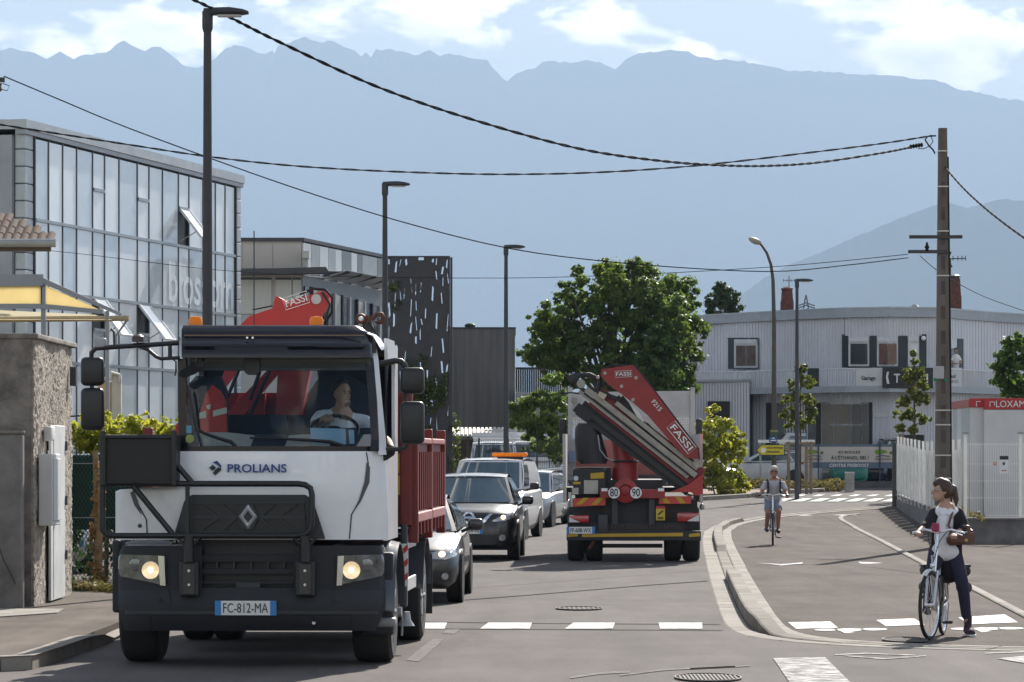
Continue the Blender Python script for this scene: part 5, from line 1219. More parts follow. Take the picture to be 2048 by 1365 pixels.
def plate(par, o, w, h, s, nd=-1):                      # number plate; o = lower left corner, facing nd * y
    x, y, z = o; e = .012 * nd
    pl = obj('number_plate', MB().rbox((x, y, z), (x + w, y + e, z + h), .004), PLATE, par)
    for a in (0, w * .9): obj('blue_strip', MB().box((x + a, y + e, z), (x + a + w * .1, y + e * 1.25, z + h)), PBLUE, pl)
    xd = (1, 0, 0)
    if s: text(s, 'lettering', INK, pl, (x + w * .135, y + e * 1.2, z + h * .18), xd, (0, 0, 1), w * .73, h * .66, .002)
    return pl

def car(label, cat, X, Y, phi, paint, L=4.4, W=1.8, H=1.55, belt=.95, hood=(.62, .80, .92), cowl=1.15, rf=1.75, rr=3.6, tail=4.1, kind='hatch', ground=.2, wr=.33, name='parked_car', group=None, roofw=.80, wscr=None, z=None):
    z = gz(Y) if z is None else z
    r = empty(name, (X, Y, z), phi); tag(r, label, cat, group)
    w = W / 2
    st = [(0, .66, ground + .10, hood[0]), (.05, .80, ground + .04, hood[0] + .08), (.14, .89, ground, hood[1] - .02), (.34, .955, ground, hood[1] + .04), (.75, .99, ground, (hood[1] + hood[2]) / 2 + .03), (cowl, 1, ground, hood[2]), (cowl + .5, 1, ground, belt), (L * .6, 1, ground, belt + .02), (rr, 1, ground, belt + .05), (tail, .98, ground, belt + .05), (L - .14, .93, ground + .04, belt + .0), (L - .03, .86, ground + .08, belt - .14), (L, .78, ground + .12, belt - .3)]
    rings = []
    for y, k, zb, zt in st:
        kk = w * k; hgt = zt - zb; cr = .035
        half = [(0, zb), (kk * .86, zb), (kk * .975, zb + hgt * .16), (kk, zb + hgt * .42), (kk * .99, zb + hgt * .72), (kk * .955, zb + hgt * .92), (kk * .84, zt), (kk * .45, zt + cr * .75)]
        ring = half + [(0, zt + cr)] + [(-a, b) for a, b in half[:0:-1]]
        rings.append([(a, y, b) for a, b in ring])
    mb = MB().loft(rings); body = obj('body', mb, paint, r, 38)
    bvh = BVHTree.FromPolygons([Vector(v) for v in mb.v], mb.f)
    # greenhouse
    wb_, wt = w * .95, w * roofw; zr = H
    base = {'FL': (-wb_ * .93, cowl - .05, hood[2] + .01), 'FR': (wb_ * .93, cowl - .05, hood[2] + .01), 'RR': (wb_ * .96, tail + .02, belt + .06), 'RL': (-wb_ * .96, tail + .02, belt + .06)}
    topc = {'FL': (-wt * .93, rf, zr - .06), 'FR': (wt * .93, rf, zr - .06), 'RR': (wt * .92, rr, zr - .08), 'RL': (-wt * .92, rr, zr - .08)}
    sides = [('FL', 'FR', Vector((0, -1, 0)), .16), ('FR', 'RR', Vector((1, 0, 0)), .03), ('RR', 'RL', Vector((0, 1, 0)), .1), ('RL', 'FL', Vector((-1, 0, 0)), .03)]
    def S(k, t, v, off=0.):
        a, b, nrm, bul = sides[k]
        p = Vector(base[a]).lerp(Vector(base[b]), t).lerp(Vector(topc[a]).lerp(Vector(topc[b]), t), v)
        bu = bul * (1 - (2 * t - 1) ** 2) if k in (0, 2) else bul * math.sin(math.pi * v) * 1.0
        return p + nrm * (bu + off) + V(0, 0, off * .5)
    gmb = MB()
    for k in range(4): gmb.sheet(lambda a, b, k=k: S(k, a, b), 12, 6)
    def roof(a, b):
        f = S(0, a, 1); q = S(2, 1 - a, 1); p = f.lerp(q, b); return p + V(0, 0, (.06 * (1 - (2 * b - 1) ** 2) + .03 * (1 - (2 * a - 1) ** 2)))
    gmb.sheet(roof, 12, 10)
    obj('cabin', gmb, paint, r, 50)
    G = wscr or WSCR
    def patch(nm, k, t0, t1, v0, v1, m, off=.008): return obj(nm, MB().sheet(lambda a, b: S(k, t0 + (t1 - t0) * a, v0 + (v1 - v0) * b, off), 10, 5), m, r, 60)
    patch('windscreen', 0, .035, .965, .03, .95, G); patch('rear_window', 2, .08, .92, .2, .93, G)
    for k in (1, 3):
        a, b = (.10, .60)
        for t0, t1 in (((.10, .44), (.47, .72), (.75, .92)) if kind != 'van' else ((.08, .34),)):
            if k == 3: t0, t1 = 1 - t1, 1 - t0
            patch('side_window', k, t0, t1, .10, .86, G)
    # wheels, mirrors
    for y in (.82, L - .85):
        for sx in (-1, 1): 
            wheel(r, sx * (w - .11), y, wr, .21, sx)
            obj('wheel_arch', MB().lathe([(wr * 1.16, 0), (wr * 1.16, .03), (wr * .9, .03)], (sx * (w - .026), y, wr), (sx, 0, 0), 24), BLACK, r, 40)
    for sx in (-1, 1):
        mo = obj('mirror', MB().rbox((sx * (w + .03), cowl + .28, belt + .02), (sx * (w + .24), cowl + .42, belt + .18), .05, 3), paint if kind != 'van' else BLACK, r, 50)
        obj('mirror_arm', MB().tube([(sx * (w - .06), cowl + .36, belt + .0), (sx * (w + .06), cowl + .36, belt + .05)], .025, 6), BLACK, mo)
    return r, bvh, body, S

def face(r, bvh, W, zl, zh, lights, grille, fog=None, intake=None, lit=True):
    for sx in (-1, 1):
        hl = decal(bvh, [(sx * a, b) for a, b in lights], 'headlight', LENS, r, .012)
        if lit:
            cx = sum(a for a, b in lights) / len(lights) * .95; cz = sum(b for a, b in lights) / len(lights)
            decal(bvh, [(sx * (cx + .045 * math.cos(t * math.pi / 6)), cz + .04 * math.sin(t * math.pi / 6)) for t in range(12)], 'bulb', LIT, hl, .02, sub=1)
        if fog: decal(bvh, [(sx * (fog[0] + fog[2] * math.cos(t * math.pi / 6)), fog[1] + fog[2] * math.sin(t * math.pi / 6)) for t in range(12)], 'fog_light', LENS, r, .02, sub=1)
    if grille: decal(bvh, grille, 'grille', BLACK, r, .01)
    if intake: decal(bvh, intake, 'air_intake', BLACK, r, .008)

# --- dark saloon behind the lorry
r, bv, body, S = car('dark grey-brown saloon directly behind the lorry, one headlight on', 'car', -1.58, 45.3, R(-1.5), CARG, L=4.6, W=1.81, H=1.42, belt=.92, hood=(.60, .74, .93), cowl=1.35, rf=2.1, rr=3.5, tail=4.1, name='saloon_car', roofw=.74)
face(r, bv, 1.81, 0, 0, [(.50, .60), (.70, .59), (.84, .63), (.86, .74), (.74, .735), (.52, .68)], [(-.42, .56), (.42, .56), (.40, .70), (-.40, .70)], (.70, .37, .045), [(-.40, .26), (.84, .3), (.84, .43), (.5, .45), (-.4, .40)])
decal(bv, [(.50, .30), (.86, .31), (.88, .44), (.52, .42)], 'fog_surround', BLACK, r, .012)
# --- black crossover
r, bv, body, S = car('black crossover car with a V-shaped chrome grille, headlight on', 'car', -.80, 63.4, R(-2.2), CARB, L=4.38, W=1.81, H=1.59, belt=1.0, hood=(.74, .90, 1.04), cowl=1.1, rf=1.72, rr=3.6, tail=4.1, name='crossover_car', wr=.35, roofw=.76)
face(r, bv, 1.81, 0, 0, [(.42, .72), (.66, .74), (.86, .80), (.88, .93), (.76, .90), (.46, .76)], [(-.36, .70), (.36, .70), (.42, .88), (-.42, .88)], (.62, .43, .06), [(-.5, .30), (.5, .30), (.56, .46), (-.56, .46)])
decal(bv, [(-.44, .87), (-.38, .87), (-.20, .70), (0, .68), (.20, .70), (.38, .87), (.44, .87), (.25, .65), (0, .62), (-.25, .65)], 'chrome_grille_strip', CHROME, r, .022)
decal(bv, [(.11 * math.cos(t * math.pi / 9), .80 + .11 * math.sin(t * math.pi / 9)) for t in range(18)], 'badge_ring', CHROME, r, .028, sub=1)
decal(bv, [(.075 * math.cos(t * math.pi / 9), .80 + .075 * math.sin(t * math.pi / 9)) for t in range(18)], 'badge_field', BLACK, r, .032, sub=1)
decal(bv, [(-.13, .78), (.13, .78), (.13, .82), (-.13, .82)], 'badge_bar', CHROME, r, .036, sub=1)
plate(r, (-.26, -.005, .50), .52, .11, 'FT-736-EJ')
# --- white van with an amber light bar
r, bv, body, S = car('white van with an amber roof light bar behind the black crossover', 'van', -.68, 78.5, R(-7), CARW, L=4.5, W=1.85, H=1.86, belt=1.12, hood=(.80, 1.0, 1.14), cowl=.85, rf=1.5, rr=4.2, tail=4.38, kind='van', name='white_van', wr=.33, roofw=.84)
face(r, bv, 1.85, 0, 0, [(.60, .88), (.84, .86), (.90, .98), (.88, 1.05), (.66, .98)], [(-.4, .72), (.4, .72), (.5, .84), (-.5, .84)], None, [(-.8, .28), (.8, .28), (.84, .60), (-.84, .60)])
obj('amber_light_bar', MB().rbox((-.02, 1.9, 1.90), (.80, 2.1, 1.99), .03), AMB, r, 40); obj('light_bar_foot', MB().box((.1, 1.95, 1.83), (.7, 2.05, 1.91)), BLACK, r)
obj('aerial', MB().tube([(-.05, 1.7, 1.9), (.02, 1.85, 2.2)], .008, 5), BLACK, r)
r, bv, body, S = car('silver estate car just showing behind the white van', 'car', .08, 91, R(-10), CARS, L=4.4, H=1.5, name='estate_car')
face(r, bv, 1.8, 0, 0, [(.5, .62), (.84, .66), (.86, .78), (.55, .72)], [(-.4, .5), (.4, .5), (.45, .66), (-.45, .66)])
# --- parked cars
car('black off-road car with shiny alloy wheels parked behind the mesh fence', 'car', .62, 119, R(-78), CARN, L=4.7, W=1.9, H=1.82, belt=1.15, hood=(.85, 1.0, 1.12), cowl=1.3, rf=1.9, rr=4.2, tail=4.6, name='off_road_car', wr=.39, roofw=.84)
def van_rear(label, px, Y, L=4.8):
    r, bv, body, S = car(label, 'van', (px - 1024) * Y / F, Y, R(180), CARW, L=L, W=1.9, H=1.98, belt=1.2, hood=(.8, 1., 1.15), cowl=.8, rf=1.5, rr=L - .25, tail=L - .08, kind='van', name='parked_van', group='white vans behind the mesh fence', roofw=.88)
    r.location.y += L
    for x in (-.5, .5):
        obj('rear_door_seam', MB().box((x * 1.5 - .012, L + .0, .5), (x * 1.5 + .012, L + .012, 1.75)), BLACK, r)
    obj('rear_door_seam', MB().box((-.012, L + .0, .5), (.012, L + .014, 1.75)), BLACK, r)
    obj('roof_rack', MB().tube([(-.75, .9, 2.12), (.75, .9, 2.12), (.75, L - .3, 2.12), (-.75, L - .3, 2.12)], .035, 6, closed=True), WHITE, r)
    for y in (1.2, 2.4, 3.6, L - .4): obj('roof_rack_bar', MB().box((-.75, y, 2.0), (.75, y + .08, 2.1)), WHITE, r)
    obj('roof_rack_board', MB().box((-.8, L - .32, 2.16), (.8, L - .28, 2.3)), WHITE, r)
    obj('logo', MB().prism([(-.35, L + .03, 1.62), (0, L + .03, 1.78), (.35, L + .03, 1.62), (.28, L + .03, 1.6), (0, L + .03, 1.7), (-.28, L + .03, 1.6)], (0, .004, 0)), DARKG, r)
van_rear('white van with a roof rack parked nearest the lamp post behind the fence', 988, 124)
van_rear('bluish white van with a roof rack parked right of the other white van', 1058, 126)
r, bv, body, S = car('silver car front half hidden behind the chain-link fence', 'car', -7.35, 53, R(8), CARS, L=4.3, H=1.5, z=.12, name='parked_car')
face(r, bv, 1.8, 0, 0, [(.45, .62), (.84, .66), (.86, .78), (.5, .72)], [(-.4, .45), (.4, .45), (.45, .66), (-.45, .66)], lit=False); plate(r, (.25, -.005, .42), .5, .11, None)
r, bv, body, S = car('white hatchback parked side-on on the island behind the stakes', 'car', 12.0, 137.6, R(-112), CARW, L=4.1, W=1.75, H=1.5, belt=.98, hood=(.65, .82, .98), cowl=1.0, rf=1.75, rr=3.3, tail=3.9, name='hatchback', roofw=.74)
r.location = (8.75, 141.4, gz(140)); 
for sx in (-1, 1): decal(bv, [(sx * .55, .88), (sx * .84, .86), (sx * .85, 1.02), (sx * .62, 1.02)], 'tail_light', REDL, r, .02, -1)
decal(bv, [(3.86, .84), (4.04, .84), (3.98, 1.0), (3.84, 1.02)], 'tail_light', REDL, r, .02, -1, 'x'); decal(bv, [(3.86, .84), (4.04, .84), (3.98, 1.0), (3.84, 1.02)], 'tail_light', REDL, r, .02, 1, 'x')
r, bv, body, S = car('silver car nosing out from behind the yellow-green bush', 'car', 8.35, 132.6, R(38), CARS, L=4.2, H=1.48, name='parked_car')
face(r, bv, 1.8, 0, 0, [(.45, .62), (.84, .66), (.86, .78), (.5, .72)], [(-.4, .45), (.4, .45), (.45, .62), (-.45, .62)], lit=False)
r, bv, body, S = car('white car with only its roof showing left of the white hatchback', 'car', 9.35, 146.5, R(20), CARW, L=4.2, H=1.75, belt=1.1, name='parked_car')
face(r, bv, 1.8, 0, 0, [(.45, .62), (.84, .66), (.86, .78), (.5, .72)], [(-.4, .45), (.4, .45), (.45, .62), (-.45, .62)], lit=False)
r, bv, body, S = car('tall white van parked behind the white hatchback', 'van', 10.2, 146.6, R(-95), CARW, L=4.6, W=1.85, H=2.2, belt=1.2, hood=(.8, 1., 1.15), cowl=.8, rf=1.5, rr=4.3, tail=4.5, kind='van', name='parked_van', roofw=.9)
r, bv, body, S = car('turquoise small hatchback seen from behind under the banner', 'car', wp(1698, 0, 140).x, 143.2, R(180), CART, L=3.5, W=1.56, H=1.46, belt=.95, hood=(.6, .8, .95), cowl=.8, rf=1.3, rr=2.9, tail=3.35, name='small_hatchback')
for sx in (-1, 1): decal(bv, [(sx * .5, .82), (sx * .74, .80), (sx * .74, .92), (sx * .5, .92)], 'tail_light', REDL, r, .02, -1)
plate(r, (-.26, 3.5, .46), .52, .11, None, 1)
r, bv, body, S = car('dark car parked right of the turquoise hatchback', 'car', wp(1753, 0, 141).x + .15, 144.6, R(172), CARN, L=4.2, H=1.5, name='parked_car')
r, bv, body, S = car('grey car parked between the stakes and the turquoise hatchback', 'car', wp(1634, 0, 141).x, 144.2, R(186), CARS, L=4.2, H=1.52, name='parked_car')
for sx in (-1, 1): decal(bv, [(sx * .5, .8), (sx * .8, .78), (sx * .8, .92), (sx * .5, .92)], 'tail_light', REDL, r, .02, -1)
r, bv, body, S = car('black van standing at the far end of the ethanol banner', 'van', wp(1803, 0, 141).x, 145.2, R(180), CARB, L=4.5, W=1.85, H=1.9, belt=1.12, hood=(.8, 1.0, 1.14), cowl=.85, rf=1.5, rr=4.2, tail=4.38, kind='van', name='parked_van')
decal(bv, [(.7, .9), (.9, .9), (.9, 1.2), (.7, 1.2)], 'tail_light', REDL, r, .03, -1); decal(bv, [(-.7, .9), (-.9, .9), (-.9, 1.2), (-.7, 1.2)], 'tail_light', REDL, r, .03, -1)
# ================================================================ the white lorry in front
T = Frame('white_lorry', 'white crane lorry with a dark visor and black front guard facing the camera', 'lorry', -2.43, 32.0, 0, R(-2.5))
LW = mat('lorry_white', (.80, .81, .84), .3, 0, var=.06, vs=2.2, detail=12, coat=.5)
LNAVY = mat('visor_navy', (.010, .009, .016), .25, 0, var=.1, coat=.25, spec=.35)
LGREY = mat('bumper_plastic', (.010, .0115, .017), .6, var=.15, vs=4, bump=.05, bs=200)
LGRIL = mat('grille_plastic', (.014, .017, .022), .4, var=.15)
LRED = mat('body_red', (.17, .016, .014), .45, var=.25, vs=3, detail=8)
CRRED = mat('crane_red', (.50, .022, .018), .4, var=.12, vs=3, detail=8)
def plan(px): return .34 * abs((px - 500) / 272) ** 5
def shell(fr, name, L, Rr, y0, y1, ly, m, th=.03, ns=24, nt=14, parent=None, smooth=60):
    def fn(a, b):
        y = y0 + (y1 - y0) * b; l, r_ = (L(y) if callable(L) else L), (Rr(y) if callable(Rr) else Rr)
        x = l + (r_ - l) * a; return fr.p(x, y, ly(x, y))
    return fr.add(name, MB().sheet(fn, ns, nt, (0, th, 0)), m, smooth, parent)
# bumper
bp_ = shell(T, 'bumper', lambda y: 236 + max(0, y - 1215) * .28, lambda y: 770 - max(0, y - 1215) * .42, 1176, 1262, lambda x, y: plan(x) - .03 + .05 * ((y - 1215) / 45) ** 2, LGREY, .5, 40, 10)
shell(T, 'bumper_lip', 250, 756, 1222, 1229, lambda x, y: plan(x) - .042, LGRIL, .04, 40, 2, bp_)
shell(T, 'bumper_corner', lambda y: 236 + max(0, 1110 - y) * .5, 404, 1092, 1182, lambda x, y: plan(x) - .0, LGREY, .45, 18, 8)
shell(T, 'bumper_corner', 588, lambda y: 768 - max(0, 1110 - y) * .5, 1092, 1182, lambda x, y: plan(x) - .0, LGREY, .45, 18, 8)
T.add('intake_back', MB().prism(T.pp([(398, 1074), (596, 1074), (596, 1200), (398, 1200)], .16), (0, .3, 0)), BLACK)
for y0, y1 in ((1110, 1124), (1138, 1148), (1162, 1168)): T.add('intake_bar', MB().prism(T.pp([(402, y0), (592, y0), (592, y1), (402, y1)], .06), (0, .06, 0)), LGREY)
for x in (432, 466, 500, 534, 566): T.add('intake_strut', MB().prism(T.pp([(x, 1124), (x + 4, 1124), (x + 4, 1138), (x, 1138)], .08), (0, .05, 0)), LGRIL)
T.add('radar_cover', MB().prism(T.pp([(472, 1166), (520, 1166), (520, 1192), (472, 1192)], .05), (0, .05, 0)), DARKG)
for x in (316, 676): T.add('bumper_sensor', MB().lathe([(.02, 0), (.02, .02)], T.p(x, 1200, plan(x) - .03), (0, -1, 0), 12), BLACK)
T.add('bumper_stud', MB().lathe([(.016, 0), (.016, .02)], T.p(628, 1246, plan(628) + .01), (0, -1, 0), 10), WHITE)
plate(T.root, tuple(T.p(430, 1231, -.05)), T.p(553, 1231, -.05).x - T.p(430, 1231, -.05).x, .135, 'FC-812-MA')
for pts in ([(338, 1176), (341, 1200), (346, 1224)], [(666, 1176), (663, 1200), (658, 1224)], [(300, 1232), (302, 1258)], [(704, 1232), (702, 1258)], [(628, 1232), (628, 1260)]):
    T.add('bumper_seam', MB().tube([T.p(x, y, plan(x) - .034 + .05 * ((y - 1215) / 45) ** 2) for x, y in pts], .006, 4), BLACK, None, bp_)
# headlights
HLK = mat('headlight_dark', (.05, .053, .057), .1, .4, var=.7, vs=9, col2=(.22, .225, .23), coat=1)
def lamp_unit(sx):
    X = (lambda x: x) if sx < 0 else (lambda x: 1004 - x)
    def hfn(a, b):
        x = 236 + 94 * a; y0_ = 1109 + 3 * a; y1_ = 1152 + 19 * a; x = max(x, 236 + 5 * (abs(b - .5) * 2) ** 4)
        return T.p(X(x), y0_ + (y1_ - y0_) * b, plan(X(x)) - .035)
    hl = T.add('headlight', MB().sheet(hfn, 18, 8, (0, .07, 0)), HLK, 60)
    rim = T.add('chrome_edge', MB().prism([T.p(X(a), b, plan(X(a)) - .045) for a, b in ((316, 1112), (328, 1113), (331, 1172), (320, 1171))], (0, .03, 0)), CHROME, None, hl)
    T.add('lower_trim', MB().prism([T.p(X(a), b, plan(X(a)) - .04) for a, b in ((240, 1143), (262, 1148), (285, 1152), (318, 1162), (318, 1169), (240, 1152))], (0, .02, 0)), mat('headlight_trim', (.2, .2, .2), .25, .5), None, hl)
    c = T.p(X(301), 1141, plan(X(301)) - .055)
    T.add('reflector', MB().lathe([(.082, 0), (.08, .012), (.06, .004), (.03, -.004)], c, (0, -1, 0), 24), mat('lamp_reflector', (.8, .62, .4), .25, .6, var=.3, vs=30, emit=.22), 40, hl)
    T.add('bulb', MB().ell(c + V(0, -.012, 0), (.026, .012, .026), 12, 8), mat('bulb_glow', (1, .72, .38), .4, var=.02, emit=2.0), 60, hl)
    T.add('side_lens', MB().lathe([(.06, 0), (.055, .01), (.04, .012)], T.p(X(271), 1130, plan(X(271)) - .045), (0, -1, 0), 20), mat('small_lens', (.14, .15, .16), .1, .4, coat=1), 40, hl)
lamp_unit(-1); lamp_unit(1)
# white front panel
def pl2(x, y): return .07 + plan(x) * .9 - .03 * math.sin((y - 903) / 177 * math.pi)
def Lf(y): return 358 if y < 972 else (358 - 127 * min(1, (y - 972) / 8))
def Rf(y): return 770 + 6 * min(1, (y - 903) / 120)
shell(T, 'front_panel', Lf, Rf, 903, 1080, pl2, LW, .05, 44, 44)
for pts in ([(733, 905), (737, 930), (735, 960), (720, 1000), (703, 1030), (699, 1078)], [(266, 982), (270, 1000), (282, 1020), (293, 1040), (295, 1078)]):
    T.add('panel_seam', MB().tube([T.p(x, y, pl2(x, y) - .003) for x, y in pts], .007, 4), BLACK)
for pts in ([(734, 925), (740, 935), (739, 965), (722, 1003), (706, 1026), (718, 1000), (729, 965)], [(260, 985), (268, 1010), (282, 1030), (274, 1000), (268, 985)]):
    T.add('air_deflector', MB().prism([T.p(x, y, pl2(x, y) - .012) for x, y in pts], (0, .02, 0)), mat('deflector_grey', (.07, .075, .085), .5))
T.add('panel_lock', MB().lathe([(.02, 0), (.018, .015)], T.p(280, 1052, pl2(280, 1052) - .0), (0, -1, 0), 10), BLACK)
# wiper cowl
shell(T, 'wiper_cowl', 366, 752, 893, 905, lambda x, y: .09 + plan(x) * .9, LNAVY, .25, 30, 3)
# lettering
LBLUE = mat('lettering_blue', (.012, .05, .22), .5); LDK = mat('logo_dark', (.012, .022, .035), .5)
o = T.p(455, 945.5, .03); text('PROLIANS', 'lettering', LBLUE, T.root, o, (1, 0, 0), (0, 0, 1), T.p(573, 945, .03).x - o.x, .079, .004)
T.prism('logo', [(418, 936), (425, 930), (432, 936), (425, 942)], .03, .012, LDK)
T.prism('logo', [(425, 925), (434, 922), (442, 931), (442, 937), (434, 930)], .03, .012, LBLUE)
T.prism('logo', [(442, 937), (442, 941), (430, 951), (425, 946), (434, 937), (437, 935)], .031, .012, LDK)
# grille
def gp_(x, y): return .015 + plan(x) * .5
shell(T, 'grille_surround', lambda y: 372 - 26 * ((y - 990) / 88) + 12 * max(0, (1000 - y) / 10), lambda y: 622 + 28 * ((y - 990) / 88) - 12 * max(0, (1000 - y) / 10), 990, 1078, gp_, LGRIL, .05, 24, 12)
T.add('grille_opening', MB().prism(T.pp([(386, 1003), (608, 1003), (612, 1066), (382, 1066)], -.012), (0, .02, 0)), BLACK)
for y0, y1 in ((1003, 1008), (1031, 1038), (1062, 1068)): T.add('grille_bar', MB().prism(T.pp([(384, y0), (610, y0), (610, y1), (384, y1)], -.035), (0, .02, 0)), LGRIL)
for sx in (-1, 1):
    for a, b, c_, d in ((24, 1034, 52, 1010), (60, 1034, 96, 1010), (24, 1036, 52, 1062), (60, 1036, 96, 1062)):
        X = lambda q: 496 + sx * q
        T.add('grille_strut', MB().tube([T.p(X(a), b, -.03), T.p(X(c_), d, -.03)], .012, 4), LGRIL)
T.prism('badge_back', [(474, 1035), (484, 1010), (506, 1010), (517, 1035), (506, 1060), (484, 1060)], -.05, .03, LGRIL)
dm = [(496, 1009), (478, 1034), (496, 1059), (514, 1034)]; di = [(496, 1022), (487, 1034), (496, 1046), (505, 1034)]
for k in range(4):
    j = (k + 1) % 4; a, b, c_, d = T.p(*dm[k], -.055), T.p(*dm[j], -.055), T.p(*di[j], -.055), T.p(*di[k], -.055)
    m1, m2_ = (a + d) / 2 + V(0, -.03, 0), (b + c_) / 2 + V(0, -.03, 0)
    T.add('badge', MB().add([a, b, m2_, m1, d, c_], [(0, 1, 2, 3), (3, 2, 5, 4)]), mat('badge_chrome', (.78, .79, .8), .25, .5))
# front guard of black tube, brackets, folded black box
GB = mat('guard_black', (.014, .014, .016), .4, .1, var=.2)
def bar(pts, r=.028, ly=-.16, name='guard_tube'): return T.add(name, MB().tube([T.p(x, y, ly) for x, y in pts], r, 8), GB, 50)
bar([(205, 872), (205, 1050), (207, 1062), (214, 1070), (226, 1072), (590, 1072), (610, 1070), (621, 1060), (624, 1045), (624, 990), (621, 977), (610, 970), (596, 968), (205, 968)])
bar([(375, 968), (375, 1072)], .022); bar([(266, 972), (345, 1068)]); bar([(355, 932), (384, 966)]); bar([(348, 870), (352, 968)], .022)
for x in (378, 610):
    bar([(x, 1072), (x, 1124)], .05); bar([(x - 24, 1074), (x - 4, 1096)], .016); bar([(x + 24, 1074), (x + 4, 1096)], .016)
    bk = T.add('guard_bracket', MB().rbox(tuple(T.p(x - 20, 1194, -.12)), tuple(T.p(x + 22, 1122, -.02)), .02), LGRIL)
    T.add('bracket_plate', MB().rbox(tuple(T.p(x - 12, 1190, -.14)), tuple(T.p(x + 12, 1128, -.11)), .008), mat('dull_steel', (.07, .065, .06), .6, .4, var=.25), None, bk)
    for y in (1142, 1170): T.add('bolt', MB().lathe([(.018, 0), (.014, .012)], T.p(x, y, -.145), (0, -1, 0), 8), CHROME, None, bk)
bx = T.add('folded_box', MB().rbox(tuple(T.p(204, 972, -.20)), tuple(T.p(352, 870, -.20) + V(0, .3, 0)), .02), mat('black_panel', (.012, .012, .011), .6, var=.35, vs=2))
T.add('box_rim', MB().tube([T.p(x, y, -.21) for x, y in ((210, 876), (346, 876), (346, 966), (210, 966))], .012, 5, closed=True), GB, None, bx)
for x in (195 + 12, 348): T.add('box_post', MB().rbox(tuple(T.p(x - 6, 972, -.24)), tuple(T.p(x + 6, 862, -.19)), .01), GB, None, bx)
# cab: pillars, roof, sides
shell(T, 'sun_visor', lambda y: 363 + 4 * max(0, (660 - y) / 10), lambda y: 744 - 34 * max(0, (690 - y) / 40) ** 2.4, 651, 716, lambda x, y: .16 + .22 * ((716 - y) / 65) ** 2 + .16 * max(0, (x - 640) / 105) ** 3 + .03 * math.cos((y - 676) / 8) * (1 if abs(y - 676) < 12 else 0), LNAVY, .3, 50, 26)
T.add('visor_ridge', MB().tube([T.p(x, 693, .155 + .16 * max(0, (x - 640) / 105) ** 3) for x in range(575, 740, 12)], .014, 6), LNAVY, 60); T.add('visor_ridge', MB().tube([T.p(x, 693, .155) for x in range(368, 430, 12)], .014, 6), LNAVY, 60)
T.add('visor_seam', MB().tube([T.p(x, 671, .27 + .1 * max(0, (x - 640) / 105) ** 3) for x in range(368, 735, 15)], .006, 4), mat('copper_seam', (.25, .15, .09), .4, .4))
for x in (495, 506): T.add('visor_bolt', MB().lathe([(.012, 0), (.01, .03)], T.p(x, 676, .24), (0, -1, 0), 8), CHROME)
lxL, lxR = T.p(360, 800, .35).x, T.p(772, 900, .42).x
zr = T.p(500, 660, .5).z; zb = T.p(500, 1082, .4).z; zw0 = T.p(0, 903, .3).z
T.add('roof', MB().loft([[(lxL + .02, y, zr - .06 - d), (lxL + .10, y, zr + .0 - d), (lxR - .30, y, zr - d), (lxR - .12, y, zr - .06 - d), (lxR - .04, y, zr - .2 - d)] for y, d in ((.40, .0), (.7, -.02), (1.3, -.0), (1.86, .06))], False, False), LW, 50)
T.add('headliner', MB().box((lxL + .05, .42, zr - .22), (lxR - .1, 1.84, zr - .12)), mat('headliner', (.10, .095, .085), .9))
def side(lx, t, nm):                                    # door skin with a window opening
    o = [(.40, zw0 - .02), (1.86, zw0 - .02), (1.86, zb), (.44, zb)]
    T.add(nm, MB().prism([(lx, a, b) for a, b in o], (t, 0, 0)), LW)
    T.add('rear_pillar', MB().prism([(lx, 1.5, zw0 - .02), (lx, 1.86, zw0 - .02), (lx - .0, 1.86, zr - .12), (lx - .0, 1.45, zr - .12)], (t, 0, 0)), LW)
    T.add('door_header', MB().prism([(lx, .62, zr - .28), (lx, 1.46, zr - .28), (lx, 1.46, zr - .08), (lx, .55, zr - .08)], (t, 0, 0)), LW)
    T.add('window_rubber', MB().tube([(lx + t * .5, .50, zw0), (lx + t * .5, .68, zr - .29), (lx + t * .5, 1.48, zr - .29), (lx + t * .5, 1.52, zw0)], .022, 5, closed=True), BLACK)
side(lxR - .03, .03, 'door'); side(lxL, .03, 'door')
T.add('a_pillar', MB().loft([[T.p(a, y, l0), T.p(b, y, l0 + .05), T.p(b, y, l0 + .18), T.p(a, y, l0 + .14)] for a, b, y, l0 in ((741, 750, 680, .52), (746, 757, 720, .44), (752, 764, 800, .36), (756, 772, 880, .27), (757, 773, 910, .22))]), LW, 40)
T.add('a_pillar', MB().prism(T.pp([(356, 718), (372, 718), (372, 905), (357, 905)], .30), (0, .12, 0)), LNAVY)
T.add('screen_surround', MB().loft([[T.p(a, y, l0), T.p(b, y, l0 + .02), T.p(b, y, l0 + .06), T.p(a, y, l0 + .05)] for a, b, y, l0 in ((730, 747, 716, .42), (737, 754, 800, .34), (742, 758, 880, .25), (740, 758, 902, .21))]), LNAVY)
T.add('screen_surround', MB().prism([T.p(366, 714, .4), T.p(745, 714, .4), T.p(742, 724, .4), T.p(366, 724, .4)], (0, .1, 0)), LNAVY)
ws = shell(T, 'windscreen', 371, lambda y: 733 + (y - 718) * .06, 720, 896, lambda x, y: .24 + .16 * (896 - y) / 176 + .02 * ((x - 550) / 190) ** 4, glass('windscreen_glass', (.86, .91, .95), .015, 1.22), .006, 16, 10)
bd_ = shell(T, 'tint_band', 372, 742, 721, 741, lambda x, y: .395 + .02 * ((x - 550) / 190) ** 4, mat('tint_band', (.10, .095, .085), .6), .004, 10, 2, ws)
T.prism('screen_sticker', [(373, 852), (383, 852), (383, 867), (373, 867)], .27, .004, mat('sticker_blue', (.12, .38, .55), .6), ws)
